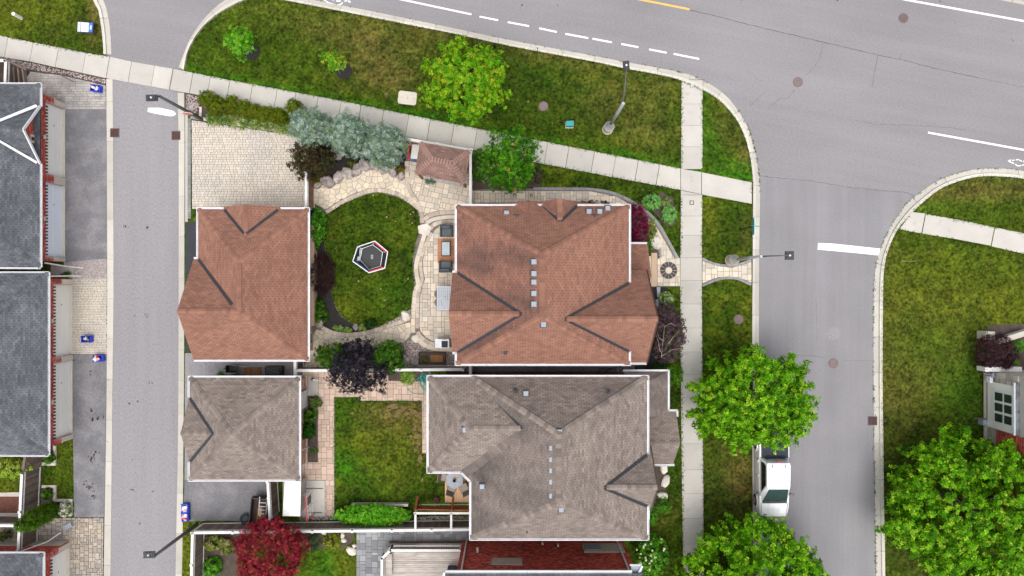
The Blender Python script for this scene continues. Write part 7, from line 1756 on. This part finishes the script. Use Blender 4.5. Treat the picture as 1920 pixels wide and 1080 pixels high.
def deck_chair(label, px, py, rz):
    b = P(px, py, .9); b.z = .55; t = thing('deck_chair', label, 'chair', b, rz, 'taupe chairs around the patio table')
    o = MB().box((0, 0, .42), (.50, .52, .04), 0).build('seat', M['taupe'], t, world=False); MB().box((0, 0, 0), (.50, .05, .55), 0, tilt=Matrix.Rotation(-.35, 3, 'X')).build('backrest', M['taupe_d'], t, world=False).location = (0, .32, .66)
    for s in (-1, 1):
        MB().tube([(s * .27, -.25, 0), (s * .27, -.25, .62), (s * .27, .3, .64)], .018, 6).build('arm', M['charcoal'], t, world=False)
        for y in (-.24, .24): MB().tube([(s * .25, y, 0), (s * .25, y, .42)], .016, 6).build('leg', M['charcoal'], t, world=False)
deck_chair('taupe chair west of the patio table', 834, 894, math.radians(82)); deck_chair('taupe chair south west of the patio table', 847.5, 914.5, math.radians(160)); deck_chair('taupe chair south east of the patio table', 871, 914, math.radians(205)); deck_chair('taupe chair tucked under the eave north of the table', 846, 882, math.radians(10))
b = P(818.5, 938.5, .5); pt = thing('flower_pot', 'small pot of pink flowers at the corner of the cedar deck', 'flower pot', (b.x, b.y, .1)); MB().lathe(Z(b.x, b.y, .1), [(.1, 0), (.15, .3), (.13, .3)], 10).build('pot', M['iron_dark'], pt)
foliage('blossoms', pt, (b.x, b.y, .5), (.2, .24, .14), 40, 5, .06, .05, [(.5, .16, .25), (.25, .05, .12), (.1, .15, .04)], 175)
# hose
b = P(797, 716, .16); m = MB(); pts = []
R = random.Random(4)
for lobe in range(7):
    ox, oy = R.uniform(-9, 9), R.uniform(-10, 6); rx, ry = R.uniform(3, 10), R.uniform(5, 14); ph = R.uniform(0, 6)
    for k in range(14): a = ph + k * .48; pts.append(P(799 + ox + rx * math.cos(a), 715 + oy + ry * math.sin(a), .17 + .012 * lobe))
for x, y in ((780, 712), (770, 716), (763, 722), (764, 730), (775, 738), (790, 739), (800, 733), (806, 726)): pts.append(P(x, y, .15))
tag(m.tube(pts, .018, 5).build('garden_hose', M['teal_hose'], smooth=True), 'tangled teal garden hose beside the lime hosta', 'hose')
# awning roof slab, fence side lean-to
t = thing('shed', 'white topped storage shed beside the taupe garage', 'shed', P(547, 938, .15)); MB().prism(XY([(534,903),(564.5,903),(563,968),(530,967)], 2.1), 2.05, 2.12, .01).build('roof', M['offwhite'], t); MB().prism(XY([(537,905),(562,905),(561,964),(534,964)], 1.6), .12, 2.03).build('wall', M['wood_grey'], t)
# red and white upright frame
t = thing('rebound_net', 'narrow red and white upright frame on T shaped feet on the concrete pad', 'sports frame', P(588, 942, .15))
f0, f1 = P(587, 917, .18), P(590, 962, .18); g0, g1 = f0 + Z(-.05, 0, 1.5), f1 + Z(-.05, 0, 1.5)
for q, w in ((f0, .65), (f1, .5)): MB().beam(q - Z(w, -.02, 0), q + Z(w, .03, 0), .04, .04).build('foot', M['pole_dark'], t)
MB().tube([f0, g0], .035, 6).build('upright', M['paint_white'], t); MB().tube([f1, g1], .035, 6).build('upright', M['red'], t); MB().tube([g0, g1], .03, 6).build('top_bar', M['red'], t)
for k in range(5): a = f0.lerp(f1, .1 + k * .2); MB().tube([a + Z(0, 0, .3), a + Z(-.04, -.1, 1.45)], .014, 5).build('cross_bar', M['white'] if k % 2 else M['black'], t)
for k in range(3): MB().tube([f0.lerp(g0, .25 + k * .3), f1.lerp(g1, .25 + k * .3)], .016, 5).build('cross_bar', M['white'], t)
MB().lathe(g0 + Z(-.06, .1, 0), [(.10, 0), (.14, .04), (.1, .06)], 12).build('red_disc', M['iron'], t); MB().box(f0.lerp(g1, .5) + Z(0, .35, .2), (.03, .5, .8)).build('net_sheet', M['taupe_d'], t)
# cart, tyre
b = P(492, 953, .12); t = thing('utility_trailer', 'open dark utility trailer loaded with boards and an aluminium ladder', 'trailer', b, -.10)
MB().box((0, 0, .35), (1.0, 1.75, .06)).build('bed', M['roof_brown_dk'], t, world=False)
for sx, sy, bx, by in ((1, 0, .05, 1.8), (-1, 0, .05, 1.8), (0, 1, 1.05, .05), (0, -1, 1.05, .05)): MB().box((sx * .5, sy * .9, .62), (bx, by, .5)).build('side_panel', M['black'] if sy else M['charcoal'], t, world=False)
for s in (-1, 1): MB().lathe(Z(0, 0, 0), [(.2, -.05), (.24, 0), (.2, .05)], 14).build('wheel', M['rubber'], t, world=False).matrix_local = Matrix.Translation((s * .6, 0, .24)) @ Matrix.Rotation(math.pi / 2, 4, 'Y')
l = thing('ladder', 'short aluminium ladder lying on the dark utility trailer', 'ladder', P(493, 949, .95), -.06)
for s in (-1, 1): MB().box((s * .24, 0, 0), (.05, 1.2, .06)).build('stile', M['metal'], l, world=False)
for k in range(5): MB().box((0, -.5 + k * .24, .0), (.46, .05, .04)).build('rung', M['metal'], l, world=False)
for i in range(3): MB().box((-.1 + i * .15, -.3 + i * .05, .42), (.14, .9, .05)).build('loose_board', M['wood_cedar'] if i % 2 else M['wood_brown'], t, world=False)
def tyre(label, c, R0, r, tilt):
    m = MB(); n, k = 24, 10
    for i in range(n):
        for j in range(k):
            a = 6.2832 * i / n; b_ = 6.2832 * j / k; q = R0 + r * math.cos(b_) * .8; m.v.append((q * math.cos(a), q * math.sin(a), r * math.sin(b_)))
    for i in range(n):
        for j in range(k): m.f.append((i * k + j, ((i + 1) % n) * k + j, ((i + 1) % n) * k + (j + 1) % k, i * k + (j + 1) % k)); m.t.append(.5)
    o = m.build('tyre', M['rubber'], smooth=True); o.location = c; o.rotation_euler = tilt; tag(o, label, 'tyre'); ORG[o] = Vector(c); return o
tyre('loose black tyre leaning by the utility trailer', P(459, 973, .45), .25, .10, (-.35, .25, 0))
# things in the gap between garages
b = P(441, 690, .12); t = thing('wheelbarrow', 'black wheelbarrow with grey handles in the gap between the garages', 'wheelbarrow', b, .0)
m = MB(); a0 = [(-.42, -.24), (.34, -.26), (.34, .26), (-.42, .24)]; q = .72
m.add([(x * q, y * q, .22) for x, y in a0] + [(x, y, .52) for x, y in a0], [(0, 1, 2, 3)] + [(k, (k + 1) % 4, 4 + (k + 1) % 4, 4 + k) for k in range(4)]); m.build('tray', M['black'], t, world=False)
MB().tube([(-.42, -.24, .53), (.34, -.26, .53), (.34, .26, .53), (-.42, .24, .53), (-.42, -.24, .53)], .025, 6).build('tray_rim', M['charcoal_l'], t, world=False)
MB().tube([(-.2, .2, .25), (.4, .2, .42), (.95, .12, .6)], .02, 6).build('handle', M['metal'], t, world=False); MB().tube([(-.2, -.2, .25), (-.5, -.3, .6), (.2, -.3, .45)], .02, 6).build('handle', M['metal'], t, world=False)
w_ = MB().lathe(Z(0, 0, 0), [(.15, -.04), (.19, 0), (.15, .04)], 14).build('wheel', M['rubber'], t, world=False); w_.location = (-.5, 0, .19); w_.rotation_euler = (math.pi / 2, 0, 0)
b = P(474, 697, .12); t = thing('wooden_pallet', 'brown wooden pallet leaning beside the wheelbarrow', 'pallet', b)
for i in range(8): MB().box(b + Z(-.5 + i * .145, 0, .16), (.11, .62, .025)).build('slat', M['wood_brown'], t)
for y in (-.27, 0, .27): MB().box(b + Z(0, y, .08), (1.15, .07, .11)).build('runner', M['wood_dark'], t)
b = P(517, 694, .12); t = thing('garbage_bin', 'black tarp covered bin near the white fence between the garages', 'bin', b)
MB().prism([(b.x + x, b.y + y) for x, y in rrect(1.15, .62, .1)], .12, .62, .05).build('body', M['black'], t); MB().prism([(b.x + x, b.y + y) for x, y in rrect(.9, .45, .1)], .62, .70, .04).build('lid', M['charcoal'], t); MB().tube([b + Z(-.3, .2, .72), b + Z(.1, 0, .74), b + Z(.5, -.15, .66)], .02, 6).build('strap', M['charcoal_l'], t)
b = P(1145, 692, .12); t = thing('bicycle', 'dark bicycle lying in the narrow gap between the two houses', 'bicycle', b, .1)
for x in (-.52, .5):
    pts_ = [(x + .32 * math.cos(k * .45), .0 + .16 * math.sin(k * .45), .2 + .25 * math.sin(k * .45)) for k in range(15)]; MB().tube(pts_, .022, 6).build('wheel', M['rubber'], t, world=False)
MB().tube([(-.52, 0, .25), (-.1, .1, .6), (.35, .1, .6), (.5, 0, .25)], .02, 6).tube([(-.1, .1, .6), (0, 0, .2), (.35, .1, .6)], .02, 6).build('frame', M['charcoal_l'], t, world=False); MB().box((-.12, .12, .68), (.24, .12, .05)).build('saddle', M['black'], t, world=False); MB().tube([(.4, -.2, .72), (.38, .12, .7), (.4, .35, .72)], .018, 6).build('handlebar', M['metal'], t, world=False)
b = P(650, 741, .15)
t = thing('garden_lantern', 'small white garden ornament at the corner of the taupe garage', 'ornament', P(585, 709, .15)); c = P(587, 711, .15); MB().tube([c, c + Z(.1, 0, .3), c + Z(.5, -.05, .35)], [.05, .06, .03], 7).build('body', M['white'], t); MB().lathe(c, [(.09, 0), (.1, .12), (.05, .2)], 8).build('base', M['iron_dark'], t)
b = P(848, 1070, 1.0); b.z = .75; t = thing('barbecue', 'black covered barbecue on the bleached grey deck', 'grill', b); MB().prism([(b.x + x, b.y + y) for x, y in rrect(.62, .5, .1)], .75, 1.55, .08).build('cover', M['charcoal'], t); MB().prism([(b.x + .06 + x, b.y + .12 + y) for x, y in rrect(.4, .2, .06)], 1.55, 1.75, .05).build('lid_bulge', M['black'], t)
# stair rail by top left pavers
t = thing('hand_rail', 'thin grey metal hand rail by the upper paved driveway', 'railing', P(120, 145, .05)); MB().tube([P(100, 133, .9), P(139, 154, .25)], .03, 6).build('rail', M['pole_dark'], t); MB().tube([P(104, 135, .05), P(102, 134, .85)], .025, 6).build('post', M['pole_dark'], t)
MB2 = MB(); MB2.beam(P(1868, 640, .5), P(1925, 622, .5), .35, .5); tag(MB2.build('garden_wall', M['stone']), 'curved pale stone edging behind the plum maple', 'garden wall')
tag(MB().box(P(1848, 628, .5), (.62, .5, .9)).build('stone_pillar', M['stone']), 'square pale stone pillar at the north of the plum maple', 'pillar')
b = P(1838, 790, .1); t = thing('hose_reel', 'small grey hose reel box on the lawn by the stone house', 'hose reel', b); MB().box(b + Z(0, 0, .25), (.3, .36, .5)).build('box', M['vent'], t); MB().tube([b + Z(-.5, .25, .15), b + Z(.15, .25, .3)], .03, 6).build('arm', M['wood_dark'], t)

# ------------------------------------------------------------------ the white pickup
t = thing('pickup_truck', 'white crew cab pickup with a dark bed cover parked at the kerb', 'pickup truck', (17.12, -12.05, 0), 0)
def loft(name, secs, mt, parent, sm=True, close=True):
    """secs: list of (y, [(x, z), ...])"""
    m = MB(); k = len(secs[0][1])
    for y, pr in secs:
        for x, z in pr: m.v.append((x, y, z))
    for i in range(len(secs) - 1):
        for j in range(k - 1): m.f.append((i * k + j, i * k + j + 1, (i + 1) * k + j + 1, (i + 1) * k + j)); m.t.append(.5)
    if close: m.f.append(tuple(range(k))[::-1]); m.f.append(tuple((len(secs) - 1) * k + j for j in range(k))); m.t += [.5, .5]
    o = m.build(name, M[mt], parent, world=False)
    return o
def sec(w, z0, z1, sh=.06):
    return [(-w, z0), (-w - .0, (z0 + z1) / 2), (-w + .02, z1 - sh), (-w + .09, z1), (-w * .4, z1 + .015), (w * .4, z1 + .015), (w - .09, z1), (w - .02, z1 - sh), (w, (z0 + z1) / 2), (w, z0)]
# local: front at y = -2.95, rear at +2.95
hood = loft('body', [(-2.97, sec(.62, .45, .80)), (-2.90, sec(.80, .38, .98)), (-2.70, sec(.93, .36, 1.06)), (-2.3, sec(.99, .36, 1.12)), (-1.65, sec(1.0, .36, 1.17)), (-1.3, sec(1.0, .36, 1.17)), (.9, sec(1.0, .36, 1.16)), (.93, sec(1.0, .36, 1.2)), (2.9, sec(1.0, .38, 1.2)), (2.95, sec(.97, .42, 1.15))], 'carpaint', t)
cab = MB(); zr = 1.90
roofp = [(-.66, -.84), (.66, -.84), (.74, -.68), (.76, .62), (.72, .80), (-.72, .80), (-.76, .62), (-.74, -.68)]
belt = [(-.84, -1.86), (.84, -1.86), (.93, -1.45), (.93, .85), (.90, .98), (-.90, .98), (-.93, .85), (-.93, -1.45)]
n = 8; cab.add([(x, y, 1.15) for x, y in belt] + [(x, y, zr) for x, y in roofp] + [(x * .9, y * .9, zr + .035) for x, y in roofp], [(i + k, i + (k + 1) % n, i + n + (k + 1) % n, i + n + k) for i in (0, n) for k in range(n)] + [tuple(range(2 * n, 3 * n))])
cab.build('cab', M['carpaint'], t, world=False)
def glass(pts, name='window', mt='carglass_dk', lift=.012):
    v = [Vector(p) for p in pts]; nn = (v[1] - v[0]).cross(v[2] - v[0]).normalized(); ctr = sum(v, Z(0, 0, 0)) / len(v)
    if nn.dot(ctr - Z(0, ctr.y * .6, 1.0)) < 0: nn = -nn
    return MB().poly([p + nn * lift for p in v]).build(name, M[mt], t, world=False)
def onside(s, y, f):  # point on the cab side between belt and roof
    return (s * (.93 + (.755 - .93) * f), y, 1.15 + (zr - 1.15) * f)
for s in (-1, 1):
    glass([onside(s, .78, .18), onside(s, -1.2, .18), onside(s, -1.02, .40), onside(s, -.64, .86), onside(s, .60, .86), onside(s, .74, .6)], 'side_window')
    MB().beam(Z(s * .945, -1.5, 1.17), Z(s * .945, .9, 1.17), .02, .03).build('belt_trim', M['grille'], t, world=False)
    for y in (-.25, .72): MB().box((s * 1.01, y, 1.0), (.035, .16, .035)).build('door_handle', M['white'], t, world=False)
    mr_ = MB().box((s * 1.14, -1.40, 1.18), (.26, .12, .18), s * -.3).build('wing_mirror', M['grille'], t, world=False)
    for y in (-2.0, 1.75):
        w_ = MB().lathe(Z(0, 0, 0), [(.30, -.13), (.38, -.10), (.40, 0), (.38, .10), (.30, .13)], 22).build('wheel', M['rubber'], t, world=False); w_.location = (s * .90, y, .40); w_.rotation_euler = (0, math.pi / 2, 0)
        MB().lathe(Z(0, 0, 0), [(.22, -.145), (.24, 0), (.22, .145)], 12).build('rim', M['metal'], w_, world=False)
        MB().tube([(s * 1.005, y - .5, .45), (s * 1.015, y - .36, .78), (s * 1.015, y, .90), (s * 1.015, y + .36, .78), (s * 1.005, y + .5, .45)], .035, 5).build('wheel_arch', M['carpaint'], t, world=False)
    MB().box((s * .80, -2.86, .80), (.26, .14, .16), s * .5).build('headlight', M['glass_grey'], t, world=False); MB().box((s * .88, 2.94, .95), (.14, .06, .34)).build('tail_light', M['red'], t, world=False)
    MB().box((s * .42, .62, zr + .045), (.06, .2, .02)).build('roof_mark', M['grille'], t, world=False)
glass([(-.80, -1.82, 1.19), (.80, -1.82, 1.19), (.63, -.88, 1.87), (-.63, -.88, 1.87)], 'windscreen', 'carglass', .03)
MB().beam(Z(-.8, -1.90, 1.20), Z(.8, -1.90, 1.20), .16, .03).build('wiper_cowl', M['black'], t, world=False)
for a, b_ in (((-.55, -1.86, 1.23), (.0, -1.70, 1.33)), ((.1, -1.86, 1.23), (.62, -1.72, 1.32))): MB().beam(Z(*a), Z(*b_), .02, .02).build('wiper', M['black'], t, world=False)
MB().box((0, .965, 1.5), (1.35, .03, .5), 0, tilt=Matrix.Rotation(-.12, 3, 'X')).build('rear_window', M['carglass_dk'], t, world=False); MB().box((0, .86, zr - .01), (.26, .06, .03)).build('brake_light', M['red'], t, world=False)
MB().box((0, 1.93, 1.235), (1.60, 1.90, .05)).build('bed_cover', M['tonneau'], t, world=False); MB().box((0, 1.93, 1.225), (1.76, 1.98, .04)).build('bed_rail', M['black'], t, world=False); MB().box((0, 1.22, 1.265), (1.56, .03, .012)).build('cover_seam', M['black'], t, world=False); MB().box((0, 2.0, 1.265), (1.56, .03, .012)).build('cover_seam', M['black'], t, world=False)
for x in (-.35, 0, .35): MB().beam(Z(x, -2.65, 1.105), Z(x * .9, -1.98, 1.175), .025, .012).build('hood_crease', M['carpaint'], t, world=False)
for x in (-.5, -.25, 0, .25, .5): MB().beam(Z(x, -.75, zr + .04), Z(x, .6, zr + .04), .03, .012).build('roof_rib', M['carpaint'], t, world=False)
for s in (-1, 1):
    for y in (-1.38, -.28, .86): MB().box((s * 1.002, y, .82), (.012, .02, .62)).build('panel_gap', M['black'], t, world=False)
    MB().beam(Z(s * .80, -2.75, 1.09), Z(s * .86, -1.98, 1.18), .018, .014).build('panel_gap', M['grille'], t, world=False)
MB().box((0, .985, 1.205), (1.9, .035, .03)).build('cab_gap', M['black'], t, world=False)
MB().box((0, -2.97, .62), (1.1, .04, .3)).build('radiator_grille', M['grille'], t, world=False); MB().box((0, -2.96, .46), (1.7, .14, .16)).build('bumper', M['metal'], t, world=False); MB().box((0, 2.99, .52), (1.8, .14, .18)).build('bumper', M['metal'], t, world=False)
# fallen leaves and pale spots on the oval lawn
for i, (x, y, r) in enumerate(((725, 407, 2.6), (775, 398, 2.4), (770, 402, 1.8), (714, 542, 1.8), (722, 563, 2), (672, 527, 2), (765, 523, 2.2), (773, 418, 2), (742, 415, 1.5), (700, 366, 1.5))):
    c = P(x, y, .15); m = MB(); a0 = random.random() * 6
    for k in range(5): a = a0 + k * 1.2566; m.poly([c, c + Z(.03 * math.cos(a - .5), .03 * math.sin(a - .5), .01) * 1, c + Z(r / 28 * math.cos(a), r / 28 * math.sin(a), .015), c + Z(.03 * math.cos(a + .5), .03 * math.sin(a + .5), .01)])
    tag(m.build('fallen_leaf', M['siding_tan']), 'dry tan leaf on the oval lawn', 'leaf', 'fallen leaves on the oval lawn')
